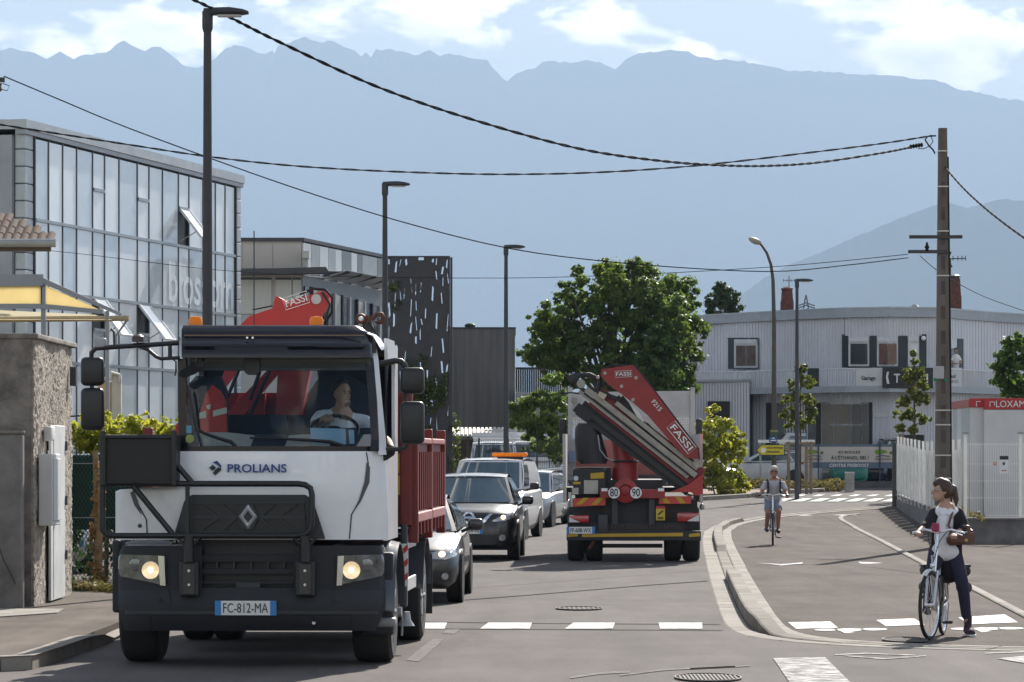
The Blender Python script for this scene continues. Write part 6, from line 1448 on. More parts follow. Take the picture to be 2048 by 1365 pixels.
T.add('screen_sticker', MB().lathe([(.04, 0), (.04, .003)], T.p(380, 878, .255), (0, -1, 0), 18), mat('sticker_green', (.38, .45, .12), .6), None, ws)
T.prism('camera_housing', [(489, 716), (519, 716), (519, 745), (512, 750), (496, 750), (489, 745)], .36, .1, BLACK)
T.add('kerb_mirror', MB().loft([[T.p(cx + r_ * math.cos(t * math.pi / 5) * 1, cy + r_ * .8 * math.sin(t * math.pi / 5), .12) for t in range(10)] for cx, cy, r_ in ((364, 750, 6), (370, 747, 11), (384, 740, 12), (398, 734, 11), (406, 730, 5))]), LGREY, 60)
T.add('kerb_mirror_arm', MB().tube(T.pp([(378, 716), (379, 740)], .14), .016, 6), BLACK); T.add('kerb_mirror_arm', MB().tube(T.pp([(392, 716), (391, 738)], .14), .016, 6), BLACK)
# wipers
T.add('wiper', MB().tube([T.p(x, y, .18) for x, y in ((375, 770), (383, 810), (391, 850), (400, 880), (404, 898))], .014, 6), BLACK)
T.add('wiper_arm', MB().tube([T.p(x, y, .19) for x, y in ((391, 856), (408, 867), (440, 878), (462, 884), (470, 892), (474, 902))], [.012, .016, .018, .02, .022, .022], 6), BLACK)
T.add('wiper', MB().tube([T.p(x, y, .19) for x, y in ((500, 876), (560, 878), (620, 881), (660, 884), (688, 893))], [.012, .014, .017, .02, .022], 6), BLACK)
# interior
INT = mat('cab_interior', (.022, .03, .05), .8, var=.2)
T.add('dashboard', MB().prism([(lxL + .05, .36, zw0 - .35), (lxL + .05, .36, zw0 + .02), (lxL + .05, .62, zw0 + .16), (lxL + .05, .95, zw0 + .12), (lxL + .05, .95, zw0 - .35)], (lxR - lxL - .12, 0, 0)), INT)
T.add('dash_cloth', MB().sheet(lambda a, b: T.p(398 + 262 * a, 893 - 20 * b - 3 * math.sin(a * 9) - 6 * (1 - a) * b, .40 + .2 * b), 20, 4, (0, 0, -.01)), mat('dash_cloth', (.45, .42, .35), .9, var=.15, vs=6), 60)
T.prism('paper', [(620, 856), (691, 858), (692, 889), (622, 887)], .42, .006, mat('blue_paper', (.34, .52, .64), .8, var=.08))
T.prism('paper', [(697, 861), (708, 860), (709, 888), (699, 888)], .43, .006, mat('blue_paper', (.34, .52, .64), .8, var=.08))
T.prism('clipboard_edge', [(690, 857), (697, 857), (699, 890), (692, 890)], .425, .01, DARKG)
T.prism('phone_holder', [(540, 832), (570, 830), (576, 858), (544, 860)], .6, .04, INT); T.prism('phone_holder', [(590, 836), (606, 836), (608, 858), (592, 858)], .6, .04, INT)
y_r = 1.80
for pts in ([(300, 690), (800, 690), (800, 742), (300, 742)], [(300, 830), (800, 830), (800, 1000), (300, 1000)], [(300, 742), (448, 742), (430, 790), (445, 830), (300, 830)], [(634, 742), (800, 742), (800, 830), (612, 830), (640, 790)]):
    q = [T.p(x, y, y_r) for x, y in pts]; q = [V(min(max(v.x, lxL + .03), lxR - .05), v.y, min(v.z, zr - .1)) for v in q]; T.add('rear_wall', MB().prism(q, (0, .04, 0)), INT)
T.prism('seat_back', [(612, 828), (618, 785), (640, 752), (700, 750), (735, 775), (742, 860), (612, 860)], 1.42, .16, INT); T.prism('seat_base', [(610, 856), (745, 856), (745, 905), (610, 905)], 1.0, .5, INT)
T.prism('seat_back', [(372, 835), (376, 770), (392, 752), (440, 752), (452, 780), (455, 905), (372, 905)], 1.45, .14, INT)
sw_c = T.p(668, 862, .86); ax = Vector((.0, -.62, .78)).normalized(); u_ = Vector((1, 0, 0)); v_ = ax.cross(u_)
T.add('steering_wheel', MB().tube([sw_c + u_ * .23 * math.cos(t * math.pi / 16) + v_ * .23 * math.sin(t * math.pi / 16) for t in range(32)], .018, 7, closed=True), BLACK, 60)
T.add('steering_hub', MB().ell(sw_c, (.09, .06, .05), 10, 6), BLACK, 60); T.add('steering_column', MB().tube([sw_c, sw_c + V(0, -.25, -.3)], .04, 8), BLACK)
VEST = mat('vest_red', (.55, .05, .035), .7, var=.15, vs=5); SILV = mat('reflective_band', (.62, .62, .5), .4)
hv = Frame('safety_vest', 'red safety vest with pale reflective bands hanging in the lorry cab', 'vest', T.X, T.Y, 0, T.ph)
hv.prism('vest', [(398, 832), (410, 790), (424, 770), (440, 782), (450, 800), (454, 868), (440, 874), (402, 872)], 1.1, .08, VEST)
hv.prism('band', [(426, 822), (453, 815), (454, 827), (426, 834)], 1.085, .02, SILV); hv.prism('band', [(399, 826), (412, 822), (412, 836), (399, 838)], 1.085, .02, SILV); hv.prism('collar', [(412, 812), (422, 808), (420, 820), (414, 818)], 1.085, .02, SILV)
# mirrors
MIR = mat('mirror_shell', (.012, .012, .014), .38, var=.2, bump=.04, bs=150)
for x0, x1, ya, yb, yc, yd in ((800, 848, 735, 788, 803, 889), (160, 206, 714, 772, 776, 861)):
    for (a, b), nm in (((ya, yb), 'upper_mirror'), ((yc, yd), 'lower_mirror')):
        T.add(nm, MB().rbox(tuple(T.p(x0, b, .18)), tuple(T.p(x1, a, .18) + V(0, .13, 0)), .045, 3), MIR, 50)
T.add('mirror_arm', MB().tube(T.pp([(760, 728), (790, 722), (802, 723), (810, 732), (811, 742)], .28), .03, 8), MIR, 50)
T.add('mirror_arm', MB().tube(T.pp([(811, 780), (811, 808)], .26), .02, 8), MIR); T.add('mirror_arm', MB().tube(T.pp([(815, 886), (811, 896), (796, 899), (772, 899)], .30), .022, 8), MIR, 50)
T.add('mirror_foot', MB().loft([[T.p(x + w_ * math.cos(t * math.pi / 4), 904 + h_ * math.sin(t * math.pi / 4) + (x - 768) * .0, .34) for t in range(8)] for x, w_, h_ in ((764, 2, 20), (775, 3, 16), (788, 2, 7))]), MIR, 50)
T.add('mirror_arm', MB().tube(T.pp([(183, 718), (183, 706), (192, 697), (230, 694), (300, 690), (358, 686)], .22), .024, 8), MIR, 50); T.add('mirror_arm', MB().tube(T.pp([(275, 692), (296, 700), (312, 714), (322, 718), (360, 716)], .22), .018, 8), MIR, 50)
T.add('mirror_arm', MB().tube(T.pp([(340, 688), (340, 716)], .22), .02, 8), MIR); T.add('mirror_arm', MB().tube(T.pp([(184, 770), (184, 780)], .24), .02, 8), MIR)
T.add('side_camera', MB().lathe([(.06, 0), (.055, .05), (.03, .07)], T.p(276, 684, .2), (0, 0, 1), 12), mat('camera_brown', (.05, .03, .03), .4), 40)
T.add('mirror_stay', MB().tube(T.pp([(229, 694), (228, 664), (222, 658)], .22), .012, 6), MIR); T.add('work_lamp', MB().rbox(tuple(T.p(188, 700, .2)), tuple(T.p(212, 676, .2) + V(0, .06, 0)), .02), GREYM, 40)
T.add('cable', MB().tube(T.pp([(345, 718), (352, 724), (352, 742), (350, 752)], .24), .008, 5), BLACK)
# beacons
for x in (391, 633):
    z0 = T.p(x, 651, .55)
    bc = T.add('beacon_base', MB().lathe([(.07, -.06), (.07, .0)], z0, (0, 0, 1), 14), BLACK)
    T.add('beacon', MB().lathe([(.066, 0), (.066, .05), (.05, .08), (.01, .085)], z0, (0, 0, 1), 18), AMB, 40, bc)
T.add('aerial', MB().tube(T.pp([(508, 655), (508, 462)], .7), .006, 5), BLACK)
# running gear
for x, ly in ((T.p(290, 0, 1.0).x, 1.0), (T.p(750, 0, 1.0).x, 1.0)): wheel(T.root, x, ly, .48, .40 if False else .37, 1 if x > 0 else -1, 'steel')
lr = T.p(850, 1200, 4.8).x
for sx in (1, -1):
    for k in (0, 1): wheel(T.root, sx * (lr - .17 - .33 * k), 4.85, .48, .30, sx, 'steel')
T.add('chassis_rail', MB().box((.35, .7, .62), (.48, 7.0, .92)), DARKG); T.add('chassis_rail', MB().box((-.48, .7, .62), (-.35, 7.0, .92)), DARKG)
T.add('front_axle', MB().tube([(-.9, 1.0, .48), (.9, 1.0, .48)], .06, 8), DARKG); T.add('rear_axle', MB().tube([(-.9, 4.85, .48), (.9, 4.85, .48)], .09, 8), DARKG)
for sx in (1, -1):
    T.add('side_sun_block', MB().rbox((sx * .50, 2.35, .42), (sx * (lr - .16), 3.95, 1.08), .03), DARKG, 40)  # added underbody boxes that stop sunlight passing beneath
    T.add('tank_sun_block', MB().rbox((sx * .50, 5.6, .45), (sx * (lr - .2), 6.6, 1.1), .06), DARKG, 40)  # added block, keeps sun off the ground under the bed
T.add('underrun_sun_block', MB().rbox((-1.15, 6.7, .32), (1.15, 6.85, 1.15), .03), DARKG)  # unseen full-width panel added to block sun from behind
T.add('floor_sun_block', MB().rbox((-.9, 5.55, .40), (.9, 6.65, .62), .03), DARKG)  # unseen slab added against light under the tail
T.add('engine_block', MB().rbox((-.4, .6, .45), (.4, 1.8, 1.1), .05), DARKG)
LXO = T.p(800, 1050, 1.0).x
def arch(a, b):
    t = math.pi * (.02 + .96 * a); return (LXO - .46 + .46 * b, 1.02 - .68 * math.cos(t), .50 + .66 * math.sin(t) - .02 * abs(2 * b - 1) ** 4)
T.add('front_fender', MB().sheet(arch, 24, 6, (0, 0, -.02)), mat('fender_grey', (.06, .07, .085), .3, var=.1, coat=.4), 50)
T.add('step_panel', MB().rbox((LXO - .34, .42, .28), (LXO - .02, .62, 1.06), .03), LGREY, 40); T.add('step', MB().rbox((LXO - .3, .38, .36), (LXO + .0, .66, .45), .03), mat('step_grey', (.2, .2, .2), .5), 40)
T.add('left_step', MB().rbox(tuple(T.p(224, 1226, .5)), tuple(T.p(242, 1080, .5) + V(0, .3, 0)), .03), LGREY, 40)
T.add('far_fender', MB().sheet(lambda a, b: (-(LXO - .46 + .46 * b), arch(a, b)[1], arch(a, b)[2]), 24, 4, (0, 0, -.02)), LGREY, 50)
lx2 = T.p(838, 1050, 4.0).x
for y in (1086, 1172):
    q = T.p(815, y, 2.4); T.add('side_guard', MB().rbox((lr - .06, 2.5, q.z - .07), (lr - .03, 3.9, q.z + .06), .008), mat('guard_rail_grey', (.5, .5, .48), .5, .2))
q = T.p(809, 1088, 2.2)
sb_ = T.add('stripe_board', MB().box((q.x - .03, 2.2, q.z - .42), (q.x + .035, 2.22, q.z + .0)), WHITE)
for k in range(3): T.add('stripe', MB().prism([(q.x - .03, 2.196, q.z - .12 - .14 * k), (q.x + .035, 2.196, q.z - .06 - .14 * k), (q.x + .035, 2.196, q.z - .0 - .14 * k), (q.x - .03, 2.196, q.z - .06 - .14 * k)], (0, -.004, 0)), mat('stripe_red', (.5, .03, .03), .5), None, sb_)
T.add('stabiliser_leg', MB().rbox(tuple(T.p(801, 1215, 2.3)), tuple(T.p(814, 1048, 2.3) + V(0, .12, 0)), .02), DARKG); T.add('stabiliser_foot', MB().lathe([(.09, 0), (.05, .06), (.04, .14)], T.p(812, 1252, 2.3), (0, 0, 1), 14), GREYM, 40)
for i, y in enumerate((1150, 1172, 1196, 1224)): T.add('valve', MB().tube([T.p(792, y, 2.0), T.p(803, y, 2.0)], .035 if i < 3 else .05, 8), GREYM, 40)
T.add('chain', MB().tube(T.pp([(803, 1215), (805, 1240), (804, 1272)], 2.1), .012, 5), GREYM)
# red tipper body
bR = T.p(826, 900, 2.5).x; zt2, zf = T.p(826, 888, 2.7).z, T.p(826, 1050, 2.6).z
T.add('headboard', MB().box((T.p(374, 800, 2.42).x, 2.42, zf), (bR, 2.5, T.p(826, 786, 2.45).z)), LRED)
for x in (bR - .06, bR - .5, 0): T.add('headboard_post', MB().box((x - .05, 2.36, zf), (x + .05, 2.42, T.p(826, 790, 2.45).z)), LRED)
T.add('floor', MB().box((-bR + .02, 2.5, zf - .02), (bR - .02, 6.85, zf + .08)), LRED)
for sx in (1, -1):
    x = sx * bR
    for y0, y1 in ((2.52, 4.62), (4.72, 6.82)):
        T.add('side_board', MB().box((x - .03, y0, zf + .1), (x + .0, y1, zt2)), LRED)
        for k in range(7):
            yy = y0 + .12 + (y1 - y0 - .24) * k / 6; T.add('rib', MB().box((x + .003 * sx, yy - .035, zf + .14), (x + .045 * sx, yy + .035, zt2 - .08)), LRED)
        T.add('top_rail', MB().rbox((x - .05, y0, zt2), (x + .05, y1, zt2 + .06), .015), mat('red_painted_highlight', (.32, .12, .11), .6, var=.3, vs=6)); T.add('bottom_rail', MB().rbox((x - .045, y0, zf + .02), (x + .055, y1, zf + .12), .015), mat('red_painted_highlight', (.32, .12, .11), .6, var=.3, vs=6))  # pinkish highlight put into the colour of the rails
        for k in range(4): T.add('hinge', MB().box((x - .02, y0 + .3 + .5 * k, zf - .1), (x + .06, y0 + .36 + .5 * k, zf + .03)), LRED)
    for yy in (2.55, 4.67, 6.84): T.add('corner_post', MB().rbox((x - .05, yy - .05, zf - .18), (x + .05, yy + .05, zt2 + .16), .012), LRED)
T.add('tailboard', MB().box((-bR, 6.86, zf + .05), (bR, 6.92, zt2)), LRED)
YL = mat('yellow_label', (.42, .30, .02), .6, var=.2, vs=20)
T.prism('warning_label', [(782, 908), (799, 908), (799, 947), (782, 947)], 2.35, .005, YL); T.prism('warning_label', [(782, 951), (800, 951), (800, 990), (782, 990)], 2.35, .005, YL)
def rear_arch(a, b):
    t = math.pi * (.05 + .9 * a); return (lr - .7 + .72 * b, 4.85 - .62 * math.cos(t), .50 + .6 * math.sin(t))
T.add('rear_fender', MB().sheet(rear_arch, 20, 3, (0, 0, -.02)), mat('fender_grey', (.06, .07, .085), .3, var=.1, coat=.4), 50); T.add('mud_flap', MB().box((lr - .68, 5.5, .25), (lr + .03, 5.52, .9)), BLACK)
# folded crane behind the cab
CRP = [(470, 662), (498, 633), (545, 617), (551, 593), (556, 594), (574, 604), (600, 596), (640, 584), (650, 583), (658, 592), (656, 606), (640, 640), (622, 662)]
cb_ = T.prism('crane_boom', CRP, 2.75, .28, CRRED)
T.add('boom_edge', MB().tube(T.pp([(505, 620), (545, 612)], 2.74), .008, 5), BLACK, None, cb_)
T.add('pivot', MB().lathe([(.055, 0), (.05, .03), (.02, .035)], T.p(633, 599, 2.75), (0, -1, 0), 18), mat('pivot_steel', (.5, .48, .44), .45, .3), 40, cb_)
lab = T.pp([(568, 611), (621, 594)], 2.73); d_ = (lab[1] - lab[0]).normalized(); up__ = Vector((-d_.z, 0, d_.x))
def fassi(par, o, d, u, w, h, y):                        # outlined crane maker's mark
    ring = [o - d * w * .06 - u * h * .3, o + d * w * 1.06 - u * h * .3, o + d * w * 1.06 + u * h * 1.3, o - d * w * .06 + u * h * 1.3]
    obj('mark_outline', MB().tube([r_ + V(0, y, 0) for r_ in ring], h * .07, 4, closed=True), WINK, par)
    text('FASSI', 'lettering', WINK, par, o + V(0, y, 0), d, u, w, h, .004)
fassi(cb_, lab[0] + d_ * .02 - up__ * .03, d_, up__, .225, .075, -.02)
T.add('hose', MB().tube(T.pp([(600, 590), (625, 578), (650, 580), (665, 596), (664, 625), (650, 646), (640, 662)], 2.8), .016, 6), BLACK, 50); T.add('hose', MB().tube(T.pp([(645, 585), (660, 610), (650, 640)], 2.7), .014, 6), BLACK, 50)
T.prism('boom_cylinder', [(640, 604), (655, 606), (645, 650), (628, 660)], 2.9, .1, BLACK)
# crane column seen through the rear window
T.prism('crane_column', [(556, 735), (622, 735), (600, 840), (600, 1010), (540, 1010), (550, 840)], 2.15, .2, mat('crane_column_red', (.5, .05, .05), .45, var=.12)); T.prism('crane_arm', [(430, 850), (540, 735), (565, 735), (470, 855)], 2.2, .12, mat('crane_column_red', (.5, .05, .05), .45, var=.12))
T.prism('crane_arm', [(425, 735), (480, 735), (440, 790), (410, 850), (395, 850)], 2.25, .1, mat('crane_column_red', (.5, .05, .05), .45, var=.12)); T.prism('crane_arm', [(478, 788), (530, 788), (530, 850), (455, 850)], 2.28, .1, mat('crane_column_red', (.5, .05, .05), .45, var=.12))
T.prism('crane_arm', [(350, 880), (352, 850), (366, 835), (372, 880)], 2.3, .1, CRRED)
for a, b in (((480, 735), (440, 830)), ((520, 742), (500, 800)), ((540, 740), (490, 850))): T.add('hose', MB().tube(T.pp([a, b], 2.1), .02, 6), BLACK)
# hook
hk = Frame('crane_hook', 'rusty crane hook and pulley hanging above the right side of the cab', 'hook', T.X, T.Y, 0, T.ph)
RUST = mat('rusty_steel', (.11, .045, .03), .6, .4, var=.35, vs=20)
hk.add('hook', MB().tube(hk.pp([(745, 640), (752, 629), (763, 629), (767, 636), (764, 644), (756, 646), (750, 643)], 2.6), [.02, .022, .026, .028, .026, .02, .01], 8), RUST, 50)
hk.add('pulley', MB().lathe([(.05, -.03), (.055, 0), (.05, .03)], hk.p(722, 638, 2.6), (0, 1, 0), 16), RUST, 40); hk.add('pulley_centre', MB().lathe([(.028, 0), (.02, .05)], hk.p(722, 638, 2.57), (0, -1, 0), 14), WHITE, 40)
hk.prism('link', [(716, 630), (748, 632), (748, 640), (735, 646), (722, 648)], 2.6, .05, RUST); hk.add('block', MB().prism(hk.pp([(725, 648), (742, 640), (748, 662), (722, 668)], 2.62), (0, .08, 0)), BLACK)
hk.add('cable', MB().tube(hk.pp([(738, 644), (755, 670), (788, 722), (794, 735)], 2.6), .009, 5), BLACK)
# the driver
dp = T.p(686, 800, 1.16)
D = Frame('driver', 'driver in a white T-shirt with one hand on the steering wheel', 'person', T.X, T.Y, 0, T.ph)
SKIN = mat('skin', (.36, .22, .15), .6, var=.08)
hc = T.p(685, 790, 1.14); look = Vector((.62, -.78, 0)); sd_ = Vector((.78, .62, 0))
def hp(a, f, u): return hc + sd_ * a + look * f + V(0, 0, u)
hand = T.p(657, 834, .92); elb = T.p(628, 850, 1.05); shl, shr = T.p(642, 836, 1.2), T.p(728, 845, 1.2)
fingers = []
for k in range(4):
    b0 = hand + V(-.035 + .024 * k, -.03, .0); fingers += [(b0, b0 + V(0, -.035, -.015), .010, .0095), (b0 + V(0, -.035, -.015), b0 + V(0, -.03, -.05 - .004 * (1.5 - abs(k - 1.5))), .0095, .008)]
fingers += [(hand + V(.04, 0, -.01), hand + V(.055, -.02, -.045), .012, .009)]
e2 = T.p(776, 885, .95); h2 = T.p(782, 895, .72)
drv = blob('body', [('e', hp(0, 0, .02), (.078, .095, .12)), ('e', hp(0, .03, -.07), (.06, .07, .06)), ((hp(0, .095, .01)), hp(0, .11, -.025), .012, .017), (hp(0, -.02, -.08), hp(0, -.04, -.2), .056, .062), ('e', hp(.078, -.015, .0), (.014, .025, .032)), ('e', hp(-.078, -.015, .0), (.014, .025, .032)),
    (hp(0, -.03, -.22), T.p(684, 905, 1.2), .13, .13), (shl, elb, .05, .042), (elb, hand + V(-.02, .05, 0), .042, .03), ('e', hand, (.045, .04, .022)), (shr, e2, .05, .043), (e2, h2, .043, .033), ('e', h2, (.035, .05, .03))] + fingers, SKIN, D.root, .011, 2)
blob('shirt', [(hp(0, -.05, -.25), T.p(684, 905, 1.2), .15, .17), (shl + V(.04, 0, .0), shr + V(-.04, 0, .0), .085, .085), (shl, shl.lerp(elb, .55), .078, .07), (shr, shr.lerp(e2, .4), .078, .075)], mat('tshirt_white', (.72, .74, .76), .9, var=.08, vs=6), drv, .016)
blob('hair', [('e', hp(0, -.028, .075), (.09, .098, .085)), ('e', hp(0, -.06, .02), (.088, .06, .09))], mat('dark_hair', (.02, .015, .012), .7), drv, .012)
blob('beard', [('e', hp(0, .062, -.088), (.042, .04, .026)), (hp(-.03, .082, -.05), hp(.03, .082, -.05), .008, .008)], mat('beard', (.05, .032, .025), .8), drv, .008, 1)
for s in (-.03, .03): obj('eye', MB().ell(hp(s, .086, .015), (.014, .01, .007), 8, 6), BLACK, drv); obj('eyebrow', MB().tube([hp(s - .02, .09, .032), hp(s + .02, .09, .034)], .005, 5), BLACK, drv)

# ================================================================ the crane truck driving away
K = Frame('crane_truck', 'flatbed truck with a folded red crane seen from behind', 'truck', (1268 - 1024) * 62.6 / F, 62.6, 0, R(-1.5))
KDK = mat('truck_dark', (.018, .018, .022), .6, var=.3, vs=5); KGL = mat('truck_light_grey', (.48, .47, .46), .6, var=.12, vs=3); KRED = mat('truck_crane_red', (.27, .022, .022), .45, var=.18, vs=4, detail=8)
KPINK = mat('faded_red_board', (.50, .17, .14), .6, var=.12, vs=3); BOOMG = mat('worn_boom_grey', (.32, .30, .26), .6, .2, var=.25, vs=5, detail=9)
for sx in (-1, 1):
    for k in (0, 1): wheel(K.root, sx * (1.06 - .34 * k), 1.0, .50, .31, sx, 'steel')
    wheel(K.root, sx * 1.0, 5.6, .50, .31, sx, 'steel')
K.add('rear_axle', MB().tube([(-1, 1.0, .5), (1, 1.0, .5)], .1, 8), KDK)
K.add('underrun_bar', MB().rbox(tuple(K.p(1133, 1082, .1)), tuple(K.p(1402, 1062, .1) + V(0, .12, 0)), .02), KDK)
YLR = mat('reflective_yellow', (.48, .30, .02), .5, var=.1)
for a, b in ((1135, 1156), (1164, 1366), (1378, 1400)): K.prism('yellow_strip', [(a, 1068.5), (b, 1066), (b, 1073), (a, 1074.5)], .08, .02, YLR)
K.prism('rear_plate', [(1180, 1046), (1370, 1046), (1370, 1066), (1180, 1066)], .18, .05, KDK)
for i in range(22): K.prism('plate_slot', [(1214 + 7 * i, 1058), (1218 + 7 * i, 1050), (1220 + 7 * i, 1050), (1216 + 7 * i, 1058)], .17, .01, mat('slot_rust', (.09, .05, .035), .8))
K.prism('chassis', [(1205, 960), (1325, 960), (1325, 1062), (1205, 1062)], .3, 6, KDK); K.prism('rear_frame', [(1146, 1000), (1395, 1000), (1395, 1060), (1146, 1060)], .45, .3, KDK)
for x in (1224, 1298): K.prism('rear_upright', [(x, 998), (x + 11, 998), (x + 11, 1050), (x, 1050)], .12, .1, DARKG)
K.prism('crane_underside', [(1150, 935), (1222, 935), (1222, 1000), (1150, 1000)], .35, .4, KDK)
def tail(x0, x1, y0, y1, sx):
    t = K.add('tail_light', MB().rbox(tuple(K.p(x0, y1, .1)), tuple(K.p(x1, y0, .1) + V(0, .08, 0)), .02), REDL, 40)
    a, b = (x0, x0 + 22) if sx < 0 else (x1 - 24, x1)
    K.add('clear_lens', MB().prism(K.pp([(a, y1 - 1), (b, y1 - 1), ((b, a)[sx < 0] if False else (a if sx < 0 else b), y0 + 4)], .09), (0, .01, 0)), mat('clear_lens', (.6, .6, .66), .15, coat=1), None, t)
tail(1138, 1178, 1031, 1046, -1); tail(1354, 1398, 1026, 1044, 1)
o = K.p(1133, 1068, .06); plate(K.root, tuple(o), K.p(1190, 1068, .06).x - o.x, .125, 'FF-608-WX')
def chev(x0, x1, y0, y1, sl):
    b = K.prism('chevron_board', [(x0, y0 + 3 * (sl > 0)), (x1, y0), (x1, y1), (x0, y1 + 3 * (sl > 0))], .1, .02, mat('chevron_red', (.52, .06, .04), .5))
    w_ = (x1 - x0); 
    for k in (.18, .66): K.prism('chevron_stripe', [(x0 + w_ * (k - .12 * (sl > 0) + .0 * 0), y1 - 1), (x0 + w_ * (k + .18 - .12 * (sl > 0)), y1 - 1), (x0 + w_ * (k + .18 + .12 * (sl > 0) - .16 * (sl < 0)), y0 + 1), (x0 + w_ * (k + .12 * (sl > 0) - .16 * (sl < 0)), y0 + 1)], .092, .008, YLR, b)
chev(1147, 1211, 995, 1011, 1); chev(1318, 1382, 993, 1008, -1)
K.prism('stabiliser_beam', [(1200, 978), (1330, 980), (1330, 997), (1200, 996)], .02, .2, KRED); K.add('rotation_hub', MB().lathe([(.22, -.1), (.22, .0), (.12, .03), (.1, .0), (.06, .02)], K.p(1251, 982, .0), (0, -1, 0), 20), KRED, 40)
for x, s in ((1228, '80'), (1272, '90')):
    dsc = K.add('speed_disc', MB().lathe([(.105, 0), (.105, .012)], K.p(x, 986, -.04), (0, -1, 0), 24), WHITE); c0 = K.p(x - 8, 993.5, -.055)
    text(s, 'lettering', INK, dsc, c0, (1, 0, 0), (0, 0, 1), K.p(x + 8, 990, -.055).x - c0.x, .145, .003)
for x in (1203, 1316): K.prism('white_marker', [(x, 977), (x + 12, 977), (x + 12, 983), (x, 983)], .0, .02, WHITE)
K.prism('yellow_label', [(1312, 1014), (1330, 1014), (1330, 1041), (1312, 1041)], .08, .02, mat('label_yellow', (.55, .40, .03), .5)); K.prism('label_header', [(1312, 1013), (1330, 1013), (1330, 1018), (1312, 1018)], .075, .01, mat('label_red', (.4, .03, .05), .5)); K.prism('label_drawing', [(1314, 1030), (1324, 1021), (1328, 1022), (1318, 1031)], .075, .01, INK); K.prism('label_drawing', [(1315, 1034), (1327, 1034), (1327, 1039), (1315, 1039)], .075, .01, mat('label_ink', (.14, .1, .02), .6))
# crane: column, control box, seat, booms
K.add('crane_column', MB().loft([[K.p(cx, y, 0.55) + V(r_ * math.cos(t * math.pi / 8), r_ * math.sin(t * math.pi / 8), 0) for t in range(16)] for cx, y, r_ in ((1250, 990, .25), (1250, 925, .22), (1248, 922, .20), (1242, 880, .19), (1238, 840, .18))]), KRED, 40)
K.add('column_clamp', MB().tube([K.p(1250, 923, .55) + V(.23 * math.cos(t * math.pi / 8), .23 * math.sin(t * math.pi / 8), 0) for t in range(16)], .02, 6, closed=True), KDK)
K.add('operator_seat', MB().loft([[K.p(cx + w_ * math.cos(t * math.pi / 6), y, .15) + V(0, .16 + .16 * math.sin(t * math.pi / 6), 0) for t in range(12)] for cx, y, w_ in ((1186, 928, 26), (1184, 920, 32), (1178, 880, 29), (1174, 856, 24), (1176, 847, 20))]), mat('seat_black', (.014, .013, .02), .5, var=.2), 50)
K.add('seat_edge', MB().tube(K.pp([(1196, 870), (1200, 900), (1212, 916), (1228, 922)], .1), .012, 5), GREYM)
cbx = K.add('control_box', MB().rbox(tuple(K.p(1146, 990, .15)), tuple(K.p(1212, 938, .15) + V(0, .2, 0)), .015), KDK)
for pts, m in (([(1168, 961), (1196, 961), (1196, 988), (1168, 988)], mat('pale_plate', (.42, .41, .37), .6, var=.2)), ([(1181, 947), (1208, 945), (1208, 957), (1181, 958)], YLR), ([(1144, 976), (1157, 976), (1157, 989), (1144, 989)], mat('pale_plate', (.42, .41, .37), .6, var=.2)), ([(1146, 964), (1161, 964), (1161, 969), (1146, 969)], YLR)): K.prism('label', pts, .14, .008, m, cbx)
K.add('gauge', MB().lathe([(.045, 0), (.045, .015)], K.p(1152, 957, .14), (0, -1, 0), 14), mat('gauge_pale', (.5, .56, .6), .5), None, cbx)
outer = [(1203, 739), (1258.6, 731), (1268.7, 731), (1282, 747), (1316, 791), (1397, 899), (1398.5, 919), (1373, 916), (1346, 889), (1296, 831), (1269, 808), (1215, 767), (1201, 751)]
ob2 = K.prism('outer_boom', outer, -.05, .3, KRED)
K.add('boom_edge', MB().tube(K.pp([(1268, 730), (1282, 746), (1316, 790), (1397, 898), (1399, 920)], -.05), .014, 5), KDK, None, ob2)
K.add('hose', MB().tube(K.pp([(1195, 760), (1205, 742), (1225, 730), (1245, 732), (1256, 733)], .1), .025, 6), KDK, 50)
for x, y in ((1210, 747), (1196, 755), (1243, 773), (1242, 791), (1266, 800), (1272, 756)): K.add('pin', MB().lathe([(.034, 0), (.03, .02)], K.p(x, y, -.05), (0, -1, 0), 12), mat('pin_steel', (.4, .38, .33), .5, .3), None, ob2)
l0, l1 = K.p(1232, 753, -.06), K.p(1262, 751.5, -.06); d1 = (l1 - l0).normalized(); fassi(ob2, l0, d1, V(-d1.z, 0, d1.x), (l1 - l0).length, .07, -.01)
l0, l1 = K.p(1339, 856, -.06), K.p(1377, 903, -.06); d1 = (l1 - l0).normalized(); fassi(ob2, l0, d1, V(-d1.z, 0, d1.x), (l1 - l0).length, .12, -.01)
l0, l1 = K.p(1302, 805, -.06), K.p(1318, 824, -.06); d1 = (l1 - l0).normalized(); text('F215', 'lettering', WINK, ob2, l0, d1, V(-d1.z, 0, d1.x), (l1 - l0).length, .085, .004)
def diag(name, a, b, w, ly, d, m, ext0=0): # straight beam of pixel width w between two pixels
    n_ = Vector((-(b[1] - a[1]), b[0] - a[0])).normalized() * w / 2
    return K.prism(name, [(a[0] + n_.x, a[1] + n_.y), (b[0] + n_.x, b[1] + n_.y), (b[0] - n_.x, b[1] - n_.y), (a[0] - n_.x, a[1] - n_.y)], ly, d, m)
MAR = mat('maroon_boom', (.22, .02, .035), .5, var=.2)
diag('inner_boom', (1190, 792), (1398, 958), 44, .12, .2, MAR); diag('hose_bundle', (1160, 815), (1382, 978), 34, .16, .2, KDK)
diag('extension_boom', (1172, 778), (1392, 952), 11, -.0, .1, BOOMG); diag('extension_boom', (1158, 783), (1376, 955), 7, .0, .1, BOOMG); diag('extension_boom', (1232, 806), (1395, 938), 9, .02, .1, BOOMG); diag('hose', (1168, 786), (1378, 950), 4, -.02, .05, KDK)
